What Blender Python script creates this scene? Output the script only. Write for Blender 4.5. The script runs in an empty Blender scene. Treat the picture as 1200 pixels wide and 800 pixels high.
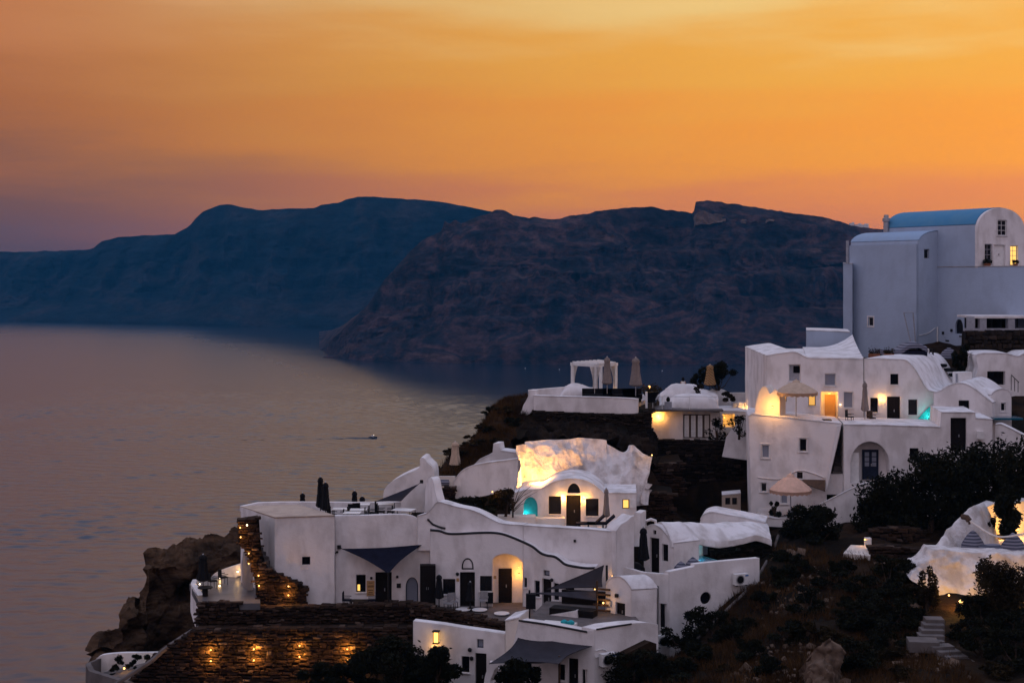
import bpy, bmesh, math, random
import numpy as np
from mathutils import Vector, Matrix, noise
from mathutils.geometry import tessellate_polygon, delaunay_2d_cdt

R = math.radians
random.seed(7)
rng = np.random.default_rng(11)
sc = bpy.context.scene
col = sc.collection

# ------------------------------------------------------------------ camera
F, CX, HY, CZ = 1667.0, 600.0, 325.0, 110.0      # focal length and horizon in photo pixels, eye height over the sea
cam_d = bpy.data.cameras.new('camera')
cam = bpy.data.objects.new('camera', cam_d)
col.objects.link(cam)
cam.location = (0, 0, CZ)
cam.rotation_euler = (R(90), 0, 0)
cam_d.sensor_width = 36.0
cam_d.lens = 36.0 * F / 1200.0
cam_d.shift_y = -(400.0 - HY) / 1200.0
cam_d.clip_start = 0.5
cam_d.clip_end = 60000
sc.camera = cam

# ------------------------------------------------------------------ world: dusk sky
SUN_AZ = R(27)          # sunset glow, to the right of the view axis
world = bpy.data.worlds.new('World')
sc.world = world
world.use_nodes = True
wn = world.node_tree
wn.nodes.clear()
def wnode(t, **kw):
    n = wn.nodes.new(t)
    for k, v in kw.items():
        setattr(n, k, v)
    return n
def ramp_fill(r, stops, interp='EASE'):
    r.color_ramp.interpolation = interp
    el = r.color_ramp.elements
    while len(el) > 1:
        el.remove(el[-1])
    el[0].position = stops[0][0]
    el[0].color = (*stops[0][1], 1)
    for p, c in stops[1:]:
        e = el.new(p)
        e.color = (*c, 1)
w_out = wnode('ShaderNodeOutputWorld')
w_bg = wnode('ShaderNodeBackground')
w_tc = wnode('ShaderNodeTexCoord')
w_sep = wnode('ShaderNodeSeparateXYZ')
wl = wn.links
wl.new(w_tc.outputs['Generated'], w_sep.inputs[0])
# azimuth factor: horizontal direction dotted with the sunset direction
w_flat = wnode('ShaderNodeVectorMath', operation='MULTIPLY'); w_flat.inputs[1].default_value = (1, 1, 0)
wl.new(w_tc.outputs['Generated'], w_flat.inputs[0])
w_nrm = wnode('ShaderNodeVectorMath', operation='NORMALIZE'); wl.new(w_flat.outputs[0], w_nrm.inputs[0])
w_dot = wnode('ShaderNodeVectorMath', operation='DOT_PRODUCT'); w_dot.inputs[1].default_value = (math.sin(SUN_AZ), math.cos(SUN_AZ), 0)
wl.new(w_nrm.outputs[0], w_dot.inputs[0])
# thin cirrus streaks shift the elevation a little
w_map = wnode('ShaderNodeMapping'); w_map.inputs['Scale'].default_value = (1.8, 1.8, 13.0); w_map.inputs['Rotation'].default_value = (0, R(5), 0)
wl.new(w_tc.outputs['Generated'], w_map.inputs[0])
w_noise = wnode('ShaderNodeTexNoise'); w_noise.inputs['Scale'].default_value = 2.2; w_noise.inputs['Detail'].default_value = 4.0; w_noise.inputs['Roughness'].default_value = 0.5
wl.new(w_map.outputs[0], w_noise.inputs[0])
w_n1 = wnode('ShaderNodeMath', operation='MULTIPLY_ADD'); w_n1.inputs[1].default_value = 0.13; w_n1.inputs[2].default_value = -0.065
wl.new(w_noise.outputs[0], w_n1.inputs[0])
w_el = wnode('ShaderNodeMath', operation='ADD'); wl.new(w_sep.outputs[2], w_el.inputs[0]); wl.new(w_n1.outputs[0], w_el.inputs[1])
def lin(r, g, b):
    f = lambda c: (c / 255 / 12.92) if c / 255 <= 0.04045 else ((c / 255 + 0.055) / 1.055) ** 2.4
    return (f(r), f(g), f(b))
r_sun = wnode('ShaderNodeValToRGB')      # towards the sunset
ramp_fill(r_sun, [(0.0, lin(212, 118, 78)), (0.045, lin(226, 128, 62)), (0.085, lin(240, 148, 30)), (0.15, lin(236, 164, 46)), (0.20, lin(236, 196, 116)),
                  (0.24, lin(250, 216, 150)), (0.31, lin(254, 226, 188)), (0.46, lin(232, 212, 206)), (0.70, lin(178, 186, 218)), (1.0, lin(186, 194, 226))])
r_mid = wnode('ShaderNodeValToRGB')      # about 50 degrees away from it
ramp_fill(r_mid, [(0.0, lin(92, 66, 64)), (0.05, lin(112, 72, 60)), (0.11, lin(166, 94, 42)), (0.19, lin(188, 114, 62)),
                  (0.24, lin(230, 168, 126)), (0.30, lin(214, 172, 156)), (0.37, lin(168, 156, 172)), (0.47, lin(144, 154, 190)), (0.70, lin(168, 184, 222)), (1.0, lin(186, 194, 226))])
r_far = wnode('ShaderNodeValToRGB')      # the eastern half of the sky
ramp_fill(r_far, [(0.0, lin(122, 110, 130)), (0.08, lin(164, 138, 150)), (0.22, lin(204, 174, 180)), (0.45, lin(198, 186, 202)), (1.0, lin(186, 194, 226))])
for r_ in (r_sun, r_mid, r_far):
    wl.new(w_el.outputs[0], r_.inputs[0])
m1 = wnode('ShaderNodeMapRange', interpolation_type='SMOOTHSTEP'); m1.inputs[1].default_value = 0.66; m1.inputs[2].default_value = 1.0
wl.new(w_dot.outputs['Value'], m1.inputs[0])
m2 = wnode('ShaderNodeMapRange', interpolation_type='SMOOTHSTEP'); m2.inputs[1].default_value = -0.55; m2.inputs[2].default_value = 0.6
wl.new(w_dot.outputs['Value'], m2.inputs[0])
x1 = wnode('ShaderNodeMix', data_type='RGBA'); x2 = wnode('ShaderNodeMix', data_type='RGBA')
wl.new(m1.outputs[0], x1.inputs[0]); wl.new(r_mid.outputs[0], x1.inputs[6]); wl.new(r_sun.outputs[0], x1.inputs[7])
wl.new(m2.outputs[0], x2.inputs[0]); wl.new(r_far.outputs[0], x2.inputs[6]); wl.new(x1.outputs[2], x2.inputs[7])
# the clear-air blue of twilight comes from the physical sky, sun just set
w_sky = wnode('ShaderNodeTexSky')
w_sky.sky_type = 'NISHITA'
w_sky.sun_disc = False
w_sky.sun_elevation = R(1.0)
w_sky.sun_rotation = SUN_AZ
w_sky.dust_density = 2.0
w_add = wnode('ShaderNodeMix', data_type='RGBA', blend_type='ADD')
w_add.inputs[0].default_value = 0.02
wl.new(x2.outputs[2], w_add.inputs[6]); wl.new(w_sky.outputs[0], w_add.inputs[7])
wl.new(w_add.outputs[2], w_bg.inputs[0])
w_bg.inputs[1].default_value = 1.05
wl.new(w_bg.outputs[0], w_out.inputs[0])

# the sun has gone behind the headland: only a faint last glow
sun_d = bpy.data.lights.new('sun', 'SUN'); sun_d.energy = 0.12; sun_d.angle = R(12); sun_d.color = (1, 0.55, 0.3)
sun = bpy.data.objects.new('sun', sun_d); col.objects.link(sun)
sun.rotation_euler = Vector((math.sin(SUN_AZ) * math.cos(R(1.5)), math.cos(SUN_AZ) * math.cos(R(1.5)), math.sin(R(1.5)))).to_track_quat('Z', 'Y').to_euler()
sun.location = (60, 120, 160)

sc.view_settings.view_transform = 'Standard'
sc.view_settings.look = 'None'
sc.view_settings.gamma = 1
sc.view_settings.use_curve_mapping = False
sc.view_settings.exposure = 0.0
cy = sc.cycles
cy.use_denoising = True
cy.max_bounces = 6; cy.diffuse_bounces = 3; cy.glossy_bounces = 3; cy.transmission_bounces = 4; cy.volume_bounces = 0
cy.transparent_max_bounces = 8
cy.sample_clamp_indirect = 4.0
cy.use_light_tree = True
cy.caustics_reflective = False; cy.caustics_refractive = False

# ------------------------------------------------------------------ geometry helpers
def P(px, py, d):
    return Vector(((px - CX) / F * d, d, CZ - (py - HY) / F * d))
def Pz(px, py, z):
    d = (CZ - z) * F / (py - HY)
    return P(px, py, d)
def zat(py, d):
    return CZ - (py - HY) / F * d

class Fac:
    """A vertical wall plane through a point; yaw > 0 means its right end lies farther away."""
    def __init__(s, px, py, d, yaw=0.0, point=None):
        s.O = point.copy() if point else P(px, py, d)
        s.yaw = R(yaw)
        s.u = Vector((math.cos(s.yaw), math.sin(s.yaw), 0))
        s.n = Vector((math.sin(s.yaw), -math.cos(s.yaw), 0))
    def hit(s, px, py, off=0.0):
        r = Vector(((px - CX) / F, 1, -(py - HY) / F)); c = Vector((0, 0, CZ))
        t = (s.O + s.n * off - c).dot(s.n) / r.dot(s.n)
        return c + r * t
    def uv(s, px, py):
        p = s.hit(px, py)
        return ((p - s.O).dot(s.u), p.z)
    def W(s, u, z, off=0.0):
        p = s.O + s.u * u + s.n * off
        return Vector((p.x, p.y, z))

def crv(pts, n=5):
    """Catmull-Rom through the points."""
    out = []
    m = len(pts)
    for i in range(m - 1):
        p0 = pts[max(i - 1, 0)]; p1 = pts[i]; p2 = pts[i + 1]; p3 = pts[min(i + 2, m - 1)]
        for k in range(n):
            t = k / n
            out.append(tuple(0.5 * ((2 * p1[j]) + (-p0[j] + p2[j]) * t + (2 * p0[j] - 5 * p1[j] + 4 * p2[j] - p3[j]) * t * t + (-p0[j] + 3 * p1[j] - 3 * p2[j] + p3[j]) * t ** 3) for j in range(len(p1))))
    out.append(tuple(pts[-1]))
    return out

def rough(uvs, step=0.6, amp=0.02, seed=0.0):
    """Resample a closed outline and let it wander by a few centimetres, as hand-laid plaster does."""
    out = []
    m = len(uvs)
    for i in range(m):
        a = Vector(uvs[i]); b = Vector(uvs[(i + 1) % m])
        k = max(1, int((b - a).length / step))
        for j in range(k):
            p = a.lerp(b, j / k)
            q = Vector((p.x * 0.7 + seed * 3.1, p.y * 0.7 - seed, seed))
            out.append((p.x + amp * noise.noise(q), p.y + amp * noise.noise(q + Vector((7.7, 1.3, 2)))))
    return out

def wloc(o):
    v = Vector(o.location)
    while o.parent:
        o = o.parent
        v += Vector(o.location)
    return v

class MB:
    def __init__(s):
        s.v = []; s.f = []
    def add(s, vs, fs):
        k = len(s.v)
        s.v += [tuple(v) for v in vs]
        s.f += [tuple(i + k for i in f) for f in fs]
        return s
    def box(s, c, size, rz=0.0, tilt=None):
        hx, hy, hz = size[0] / 2, size[1] / 2, size[2] / 2
        M = Matrix.Rotation(rz, 3, 'Z')
        if tilt is not None: M = M @ tilt
        vs = [Vector(c) + M @ Vector((x * hx, y * hy, z * hz)) for z in (-1, 1) for x, y in ((-1, -1), (1, -1), (1, 1), (-1, 1))]
        return s.add(vs, [(3, 2, 1, 0), (4, 5, 6, 7), (0, 1, 5, 4), (1, 2, 6, 5), (2, 3, 7, 6), (3, 0, 4, 7)])
    def tube(s, pts, rad, n=6, caps=True):
        pts = [Vector(p) for p in pts]
        if not hasattr(rad, '__len__'): rad = [rad] * len(pts)
        rings = []
        for i, p in enumerate(pts):
            t = (pts[min(i + 1, len(pts) - 1)] - pts[max(i - 1, 0)])
            if t.length < 1e-9: t = Vector((0, 0, 1))
            t.normalize()
            a = t.orthogonal() if abs(t.z) > 0.98 else t.cross(Vector((0, 0, 1))).normalized()
            a.normalize(); b = t.cross(a)
            rings.append([p + (a * math.cos(2 * math.pi * k / n) + b * math.sin(2 * math.pi * k / n)) * rad[i] for k in range(n)])
        vs = [v for r_ in rings for v in r_]
        fs = [(i * n + k, i * n + (k + 1) % n, (i + 1) * n + (k + 1) % n, (i + 1) * n + k) for i in range(len(pts) - 1) for k in range(n)]
        if caps:
            fs += [tuple(range(n))[::-1], tuple((len(pts) - 1) * n + k for k in range(n))]
        return s.add(vs, fs)
    def lathe(s, c, prof, n=16, pleat=0.0, lobes=8, squash=1.0):
        c = Vector(c); vs = []; fs = []
        for (r_, z) in prof:
            for k in range(n):
                a = 2 * math.pi * k / n
                rr = r_ * (1 + pleat * math.cos(lobes * a))
                vs.append(c + Vector((math.cos(a) * rr, math.sin(a) * rr * squash, z)))
        m = len(prof)
        fs = [(i * n + k, i * n + (k + 1) % n, (i + 1) * n + (k + 1) % n, (i + 1) * n + k) for i in range(m - 1) for k in range(n)]
        fs += [tuple(range(n))[::-1], tuple((m - 1) * n + k for k in range(n))]
        return s.add(vs, fs)
    def grid(s, pts):
        """rows of points -> open sheet"""
        m = len(pts); n = len(pts[0])
        return s.add([p for r_ in pts for p in r_], [(i * n + k, i * n + k + 1, (i + 1) * n + k + 1, (i + 1) * n + k) for i in range(m - 1) for k in range(n - 1)])
    def slab(s, poly, thick):
        """horizontal (or tilted) polygon of world points, given a thickness downwards"""
        n = len(poly)
        tris = tessellate_polygon([[Vector(p) for p in poly]])
        top = [Vector(p) for p in poly]; bot = [Vector(p) - Vector((0, 0, thick)) for p in poly]
        fs = [tuple(t) for t in tris] + [tuple(i + n for i in t)[::-1] for t in tris]
        fs += [(i, (i + 1) % n, n + (i + 1) % n, n + i) for i in range(n)]
        return s.add(top + bot, fs)
    def prism(s, fac, uvs, ext, holes=(), off=0.0):
        """outline on a wall plane (u, z), with recessed holes, extruded along ext"""
        loops = [uvs] + [h[0] for h in holes]
        tris = tessellate_polygon([[Vector((u, z, 0)) for u, z in l] for l in loops])
        flat = [fac.W(u, z, off) for l in loops for u, z in l]
        n0 = len(uvs)
        vs = list(flat); fs = [tuple(t) for t in tris]
        k = len(vs)
        back = [fac.W(u, z, off) + ext for u, z in uvs]
        vs += back
        bt = tessellate_polygon([[Vector((u, z, 0)) for u, z in uvs]])
        fs += [tuple(i + k for i in t) for t in bt]
        fs += [(i, (i + 1) % n0, k + (i + 1) % n0, k + i) for i in range(n0)]
        base = n0
        for poly, dep in holes:
            m = len(poly); k = len(vs)
            vs += [fac.W(u, z, off - dep) for u, z in poly]
            fs += [(base + i, base + (i + 1) % m, k + (i + 1) % m, k + i) for i in range(m)]
            ht = tessellate_polygon([[Vector((u, z, 0)) for u, z in poly]])
            fs += [tuple(i + k for i in t) for t in ht]
            base += m
        return s.add(vs, fs)
    def ring(s, fac, outer, inner, off, thick):
        n = len(outer)
        vs = [fac.W(u, z, off) for u, z in outer] + [fac.W(u, z, off) for u, z in inner] + [fac.W(u, z, off - thick) for u, z in outer] + [fac.W(u, z, off - thick) for u, z in inner]
        fs = []
        for i in range(n):
            j = (i + 1) % n
            fs += [(i, j, n + j, n + i), (n + i, n + j, 3 * n + j, 3 * n + i), (2 * n + i, 2 * n + j, j, i), (3 * n + i, 3 * n + j, 2 * n + j, 2 * n + i)]
        return s.add(vs, fs)
    def build(s, name, m, parent=None, smooth=True, recalc=True, angle=38):
        o0 = wloc(parent) if parent else Vector((0, 0, 0))
        me = bpy.data.meshes.new(name)
        me.from_pydata([(v[0] - o0.x, v[1] - o0.y, v[2] - o0.z) for v in s.v], [], s.f)
        if recalc:
            bm = bmesh.new(); bm.from_mesh(me)
            bmesh.ops.recalc_face_normals(bm, faces=bm.faces)
            bm.to_mesh(me); bm.free()
        if smooth:
            me.shade_smooth(); me.set_sharp_from_angle(angle=R(angle))
        if m: me.materials.append(m)
        o = bpy.data.objects.new(name, me)
        col.objects.link(o)
        if parent: o.parent = parent
        return o

def tag(o, label=None, cat=None, group=None, kind=None):
    for k, v in (('label', label), ('category', cat), ('group', group), ('kind', kind)):
        if v: o[k] = v
    return o
def thing(name, label, cat, loc, group=None, rz=0.0):
    o = bpy.data.objects.new(name, None)
    o.empty_display_size = 0.2
    col.objects.link(o)
    o.location = loc
    o.rotation_euler = (0, 0, rz)
    return tag(o, label, cat, group)
def dup(root, loc, rz=0.0, label=None, group=None, scale=None):
    r_ = root.copy(); col.objects.link(r_)
    r_.location = loc; r_.rotation_euler = (0, 0, rz)
    if scale: r_.scale = scale
    if label: r_['label'] = label
    if group: r_['group'] = group
    for ch in list(root.children):
        c = ch.copy(); col.objects.link(c); c.parent = r_
        for g in list(ch.children):
            d = g.copy(); col.objects.link(d); d.parent = c
    return r_

# ------------------------------------------------------------------ materials
MATS = {}
def nt(name):
    m = bpy.data.materials.new(name); m.use_nodes = True
    t = m.node_tree
    return m, t, t.nodes['Principled BSDF']
def simple(name, c, rough_=0.7, spec=0.3, metal=0.0, var=0.0, scale=3.0, bump=0.0, bscale=20.0, emit=None, estr=0.0):
    m, t, b = nt(name)
    b.inputs['Base Color'].default_value = (*c, 1)
    b.inputs['Roughness'].default_value = rough_
    b.inputs['Specular IOR Level'].default_value = spec
    b.inputs['Metallic'].default_value = metal
    tc = t.nodes.new('ShaderNodeTexCoord')
    if var > 0:
        nz = t.nodes.new('ShaderNodeTexNoise'); nz.inputs['Scale'].default_value = scale; nz.inputs['Detail'].default_value = 5
        t.links.new(tc.outputs['Object'], nz.inputs[0])
        rp = t.nodes.new('ShaderNodeValToRGB')
        lo = tuple(max(0, x * (1 - var)) for x in c); hi = tuple(min(1, x * (1 + var)) for x in c)
        ramp_fill(rp, [(0.3, lo), (0.7, hi)], 'LINEAR')
        t.links.new(nz.outputs[0], rp.inputs[0]); t.links.new(rp.outputs[0], b.inputs['Base Color'])
    if bump > 0:
        nz = t.nodes.new('ShaderNodeTexNoise'); nz.inputs['Scale'].default_value = bscale; nz.inputs['Detail'].default_value = 4
        t.links.new(tc.outputs['Object'], nz.inputs[0])
        bp = t.nodes.new('ShaderNodeBump'); bp.inputs['Strength'].default_value = bump; bp.inputs['Distance'].default_value = 0.05
        t.links.new(nz.outputs[0], bp.inputs['Height']); t.links.new(bp.outputs[0], b.inputs['Normal'])
    if emit:
        b.inputs['Emission Color'].default_value = (*emit, 1); b.inputs['Emission Strength'].default_value = estr
    MATS[name] = m
    return m

def plaster(name, c, dirt, amt=0.5, radius=0.07, big=0.5):
    """lime-washed wall: blotchy wash, faint runs of grime, soft edges, trowel relief"""
    m, t, b = nt(name)
    N, L = t.nodes, t.links
    geo = N.new('ShaderNodeNewGeometry')
    n1 = N.new('ShaderNodeTexNoise'); n1.inputs['Scale'].default_value = big; n1.inputs['Detail'].default_value = 7; n1.inputs['Roughness'].default_value = 0.6
    L.new(geo.outputs['Position'], n1.inputs[0])
    mp = N.new('ShaderNodeMapping'); mp.inputs['Scale'].default_value = (0.9, 0.9, 0.4); L.new(geo.outputs['Position'], mp.inputs[0])
    n2 = N.new('ShaderNodeTexNoise'); n2.inputs['Scale'].default_value = 1.6; n2.inputs['Detail'].default_value = 6; L.new(mp.outputs[0], n2.inputs[0])
    mul = N.new('ShaderNodeMath'); mul.operation = 'MULTIPLY'; L.new(n1.outputs[0], mul.inputs[0]); L.new(n2.outputs[0], mul.inputs[1])
    rp = N.new('ShaderNodeValToRGB'); ramp_fill(rp, [(0.13, (amt,) * 3), (0.32, (0, 0, 0))], 'EASE'); L.new(mul.outputs[0], rp.inputs[0])
    mx = N.new('ShaderNodeMix'); mx.data_type = 'RGBA'; L.new(rp.outputs[0], mx.inputs[0]); mx.inputs[6].default_value = (*c, 1); mx.inputs[7].default_value = (*dirt, 1)
    L.new(mx.outputs[2], b.inputs['Base Color'])
    b.inputs['Roughness'].default_value = 0.85; b.inputs['Specular IOR Level'].default_value = 0.15
    n3 = N.new('ShaderNodeTexNoise'); n3.inputs['Scale'].default_value = 2.6; n3.inputs['Detail'].default_value = 6; n3.inputs['Roughness'].default_value = 0.62
    L.new(geo.outputs['Position'], n3.inputs[0])
    bv = N.new('ShaderNodeBevel'); bv.samples = 3; bv.inputs[0].default_value = radius
    bp = N.new('ShaderNodeBump'); bp.inputs['Strength'].default_value = 0.5; bp.inputs['Distance'].default_value = 0.06
    L.new(n3.outputs[0], bp.inputs['Height']); L.new(bv.outputs[0], bp.inputs['Normal']); L.new(bp.outputs[0], b.inputs['Normal'])
    MATS[name] = m
    return m

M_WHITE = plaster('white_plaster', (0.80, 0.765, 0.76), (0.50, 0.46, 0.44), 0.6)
M_ROUGHWHITE = plaster('whitewashed_rock', (0.78, 0.74, 0.73), (0.42, 0.37, 0.34), 0.8, 0.03, 1.1)
for n_ in M_ROUGHWHITE.node_tree.nodes:
    if n_.bl_idname == 'ShaderNodeBump': n_.inputs['Distance'].default_value = 0.22; n_.inputs['Strength'].default_value = 0.9
M_CREAM = plaster('cream_plaster', (0.72, 0.66, 0.60), (0.52, 0.47, 0.42), 0.6)
M_ROOF = plaster('roof_wash', (0.80, 0.78, 0.79), (0.46, 0.43, 0.41), 0.7, big=0.8)
M_TOWER = plaster('shaded_tower_plaster', (0.38, 0.46, 0.58), (0.32, 0.38, 0.48), 0.5)  # cool dusk light and shade of the tower walls mixed into the colour
M_BLUE = plaster('blue_roof', (0.07, 0.24, 0.42), (0.11, 0.27, 0.40), 0.5)  # blue tone of the larger vault
M_PALEBLUE = plaster('pale_blue_roof', (0.30, 0.42, 0.58), (0.30, 0.38, 0.48), 0.5)  # paler blue tone of the smaller vault
M_FLOOR = plaster('terrace_screed', (0.42, 0.40, 0.40), (0.26, 0.24, 0.24), 0.8)
M_TAN = plaster('tan_screed', (0.52, 0.42, 0.34), (0.38, 0.30, 0.25), 0.7)
M_GREY = plaster('grey_cement', (0.15, 0.13, 0.125), (0.09, 0.078, 0.074), 0.8)
M_DARKWOOD = simple('dark_wood', (0.008, 0.006, 0.006), 0.6, 0.15, var=0.4, scale=8)
M_NAVYWOOD = simple('navy_wood', (0.012, 0.018, 0.04), 0.6, 0.2, var=0.3, scale=8)
M_BROWNWOOD = simple('brown_wood', (0.06, 0.033, 0.018), 0.6, 0.3, var=0.4, scale=6)
M_GREYWOOD = simple('grey_paint', (0.32, 0.33, 0.37), 0.6, 0.3, var=0.15, scale=6)
M_WHITEPAINT = simple('white_paint', (0.74, 0.73, 0.72), 0.5, 0.4, var=0.08, scale=4)
M_GLASS = simple('dark_glass', (0.006, 0.006, 0.009), 0.15, 0.35)
M_PALEGLASS = simple('pale_glass', (0.25, 0.27, 0.33), 0.12, 0.6)
M_BLACK = simple('black_cloth', (0.005, 0.005, 0.007), 0.85, 0.2, var=0.3, scale=5)
M_NAVY = simple('navy_cloth', (0.008, 0.009, 0.020), 0.85, 0.1, var=0.25, scale=3, bump=0.2)
M_GREYCLOTH = simple('charcoal_cloth', (0.032, 0.030, 0.038), 0.85, 0.2, var=0.2, scale=2, bump=0.2)
M_BEIGE = simple('beige_cloth', (0.50, 0.37, 0.27), 0.85, 0.2, var=0.12, scale=4)
M_PEACH = simple('peach_cloth', (0.62, 0.40, 0.30), 0.85, 0.2, var=0.12, scale=4)
M_GREYBEIGE = simple('stone_grey_cloth', (0.22, 0.18, 0.165), 0.85, 0.2, var=0.15, scale=4)
M_WHITECLOTH = simple('white_cloth', (0.72, 0.68, 0.64), 0.85, 0.2, var=0.08, scale=4)
M_METAL = simple('dark_metal', (0.012, 0.012, 0.014), 0.55, 0.3, 0.2)
M_STEEL = simple('grey_metal', (0.36, 0.36, 0.38), 0.4, 0.5, 0.5, var=0.15, scale=5)
M_TERRA = simple('terracotta', (0.22, 0.09, 0.05), 0.8, 0.2, var=0.25, scale=6)
M_BOARD = simple('painted_board', (0.45, 0.27, 0.12), 0.7, 0.2, var=0.3, scale=30)
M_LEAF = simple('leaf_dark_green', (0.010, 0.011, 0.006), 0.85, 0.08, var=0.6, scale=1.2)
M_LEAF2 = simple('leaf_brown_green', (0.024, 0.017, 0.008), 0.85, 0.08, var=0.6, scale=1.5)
M_FLOWER = simple('pale_flower', (0.70, 0.62, 0.60), 0.8, 0.2)
M_BARK = simple('bark', (0.045, 0.03, 0.022), 0.9, 0.1, var=0.4, scale=10)
M_GRASS = simple('dry_grass', (0.055, 0.028, 0.011), 0.9, 0.1, var=0.7, scale=0.35)
M_PALESTONE = simple('pale_stone', (0.13, 0.092, 0.068), 0.9, 0.1, var=0.4, scale=2.5, bump=0.5, bscale=9)
M_LAMP = simple('lamp_glow', (0.9, 0.6, 0.3), 0.5, 0.2, emit=(1.0, 0.55, 0.16), estr=4)
M_LAMPWHITE = simple('lamp_white', (0.9, 0.8, 0.7), 0.5, 0.2, emit=(1.0, 0.82, 0.60), estr=7)
M_LITPANE = simple('lit_pane', (0.5, 0.3, 0.1), 0.4, 0.3, emit=(1.0, 0.50, 0.10), estr=0.75)
M_LITPANE2 = simple('bright_lit_pane', (0.5, 0.3, 0.1), 0.4, 0.3, emit=(1.0, 0.58, 0.13), estr=1.3)
M_WATERPOOL = simple('pool_water', (0.01, 0.10, 0.16), 0.06, 0.6, bump=0.15, bscale=6)
M_TEAL = simple('teal_cloth', (0.02, 0.32, 0.36), 0.7, 0.2, var=0.3, scale=8)
M_TURQ = simple('turquoise_paint_and_glow', (0.03, 0.40, 0.42), 0.45, 0.4, var=0.25, scale=3)  # also colours the painted glow behind the plunge pool
M_STRIPE = None

def stripes(name, c1, c2, scale, direction='Z'):
    m, t, b = nt(name)
    N, L = t.nodes, t.links
    tc = N.new('ShaderNodeTexCoord')
    wv = N.new('ShaderNodeTexWave'); wv.bands_direction = direction; wv.inputs['Scale'].default_value = scale; wv.inputs['Distortion'].default_value = 0.5
    L.new(tc.outputs['Object'], wv.inputs[0])
    rp = N.new('ShaderNodeValToRGB'); ramp_fill(rp, [(0.4, c1), (0.6, c2)], 'LINEAR')
    L.new(wv.outputs[0], rp.inputs[0]); L.new(rp.outputs[0], b.inputs['Base Color'])
    b.inputs['Roughness'].default_value = 0.85
    return m
M_STRIPE = stripes('striped_cloth', (0.05, 0.055, 0.085), (0.20, 0.20, 0.25), 1.9)
M_STRIPE_TAN = stripes('striped_tan_cloth', (0.34, 0.19, 0.07), (0.16, 0.09, 0.04), 2.6, 'DIAGONAL')

def stone_mat(name, c1, c2, c3):
    m, t, b = nt(name)
    N, L = t.nodes, t.links
    geo = N.new('ShaderNodeNewGeometry')
    rp = N.new('ShaderNodeValToRGB'); ramp_fill(rp, [(0.0, c1), (0.55, c2), (0.93, c2), (1.0, c3)], 'LINEAR')
    L.new(geo.outputs['Random Per Island'], rp.inputs[0])
    nz = N.new('ShaderNodeTexNoise'); nz.inputs['Scale'].default_value = 5; nz.inputs['Detail'].default_value = 6
    L.new(geo.outputs['Position'], nz.inputs[0])
    r2 = N.new('ShaderNodeValToRGB'); ramp_fill(r2, [(0.25, (0.45,) * 3), (0.75, (1.3,) * 3)], 'LINEAR'); L.new(nz.outputs[0], r2.inputs[0])
    mx = N.new('ShaderNodeMix'); mx.data_type = 'RGBA'; mx.blend_type = 'MULTIPLY'; mx.inputs[0].default_value = 1
    L.new(rp.outputs[0], mx.inputs[6]); L.new(r2.outputs[0], mx.inputs[7]); L.new(mx.outputs[2], b.inputs['Base Color'])
    bp = N.new('ShaderNodeBump'); bp.inputs['Strength'].default_value = 0.6; bp.inputs['Distance'].default_value = 0.05
    L.new(nz.outputs[0], bp.inputs['Height']); L.new(bp.outputs[0], b.inputs['Normal'])
    b.inputs['Roughness'].default_value = 0.9; b.inputs['Specular IOR Level'].default_value = 0.15
    return m
M_STONE = stone_mat('dry_stone', (0.014, 0.008, 0.006), (0.042, 0.024, 0.016), (0.14, 0.10, 0.08))
M_LAVA = stone_mat('lava_stone', (0.008, 0.006, 0.005), (0.026, 0.018, 0.013), (0.09, 0.06, 0.045))
M_MORTAR = simple('wall_core', (0.010, 0.007, 0.005), 0.95, 0.1, var=0.4, scale=3)

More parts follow.
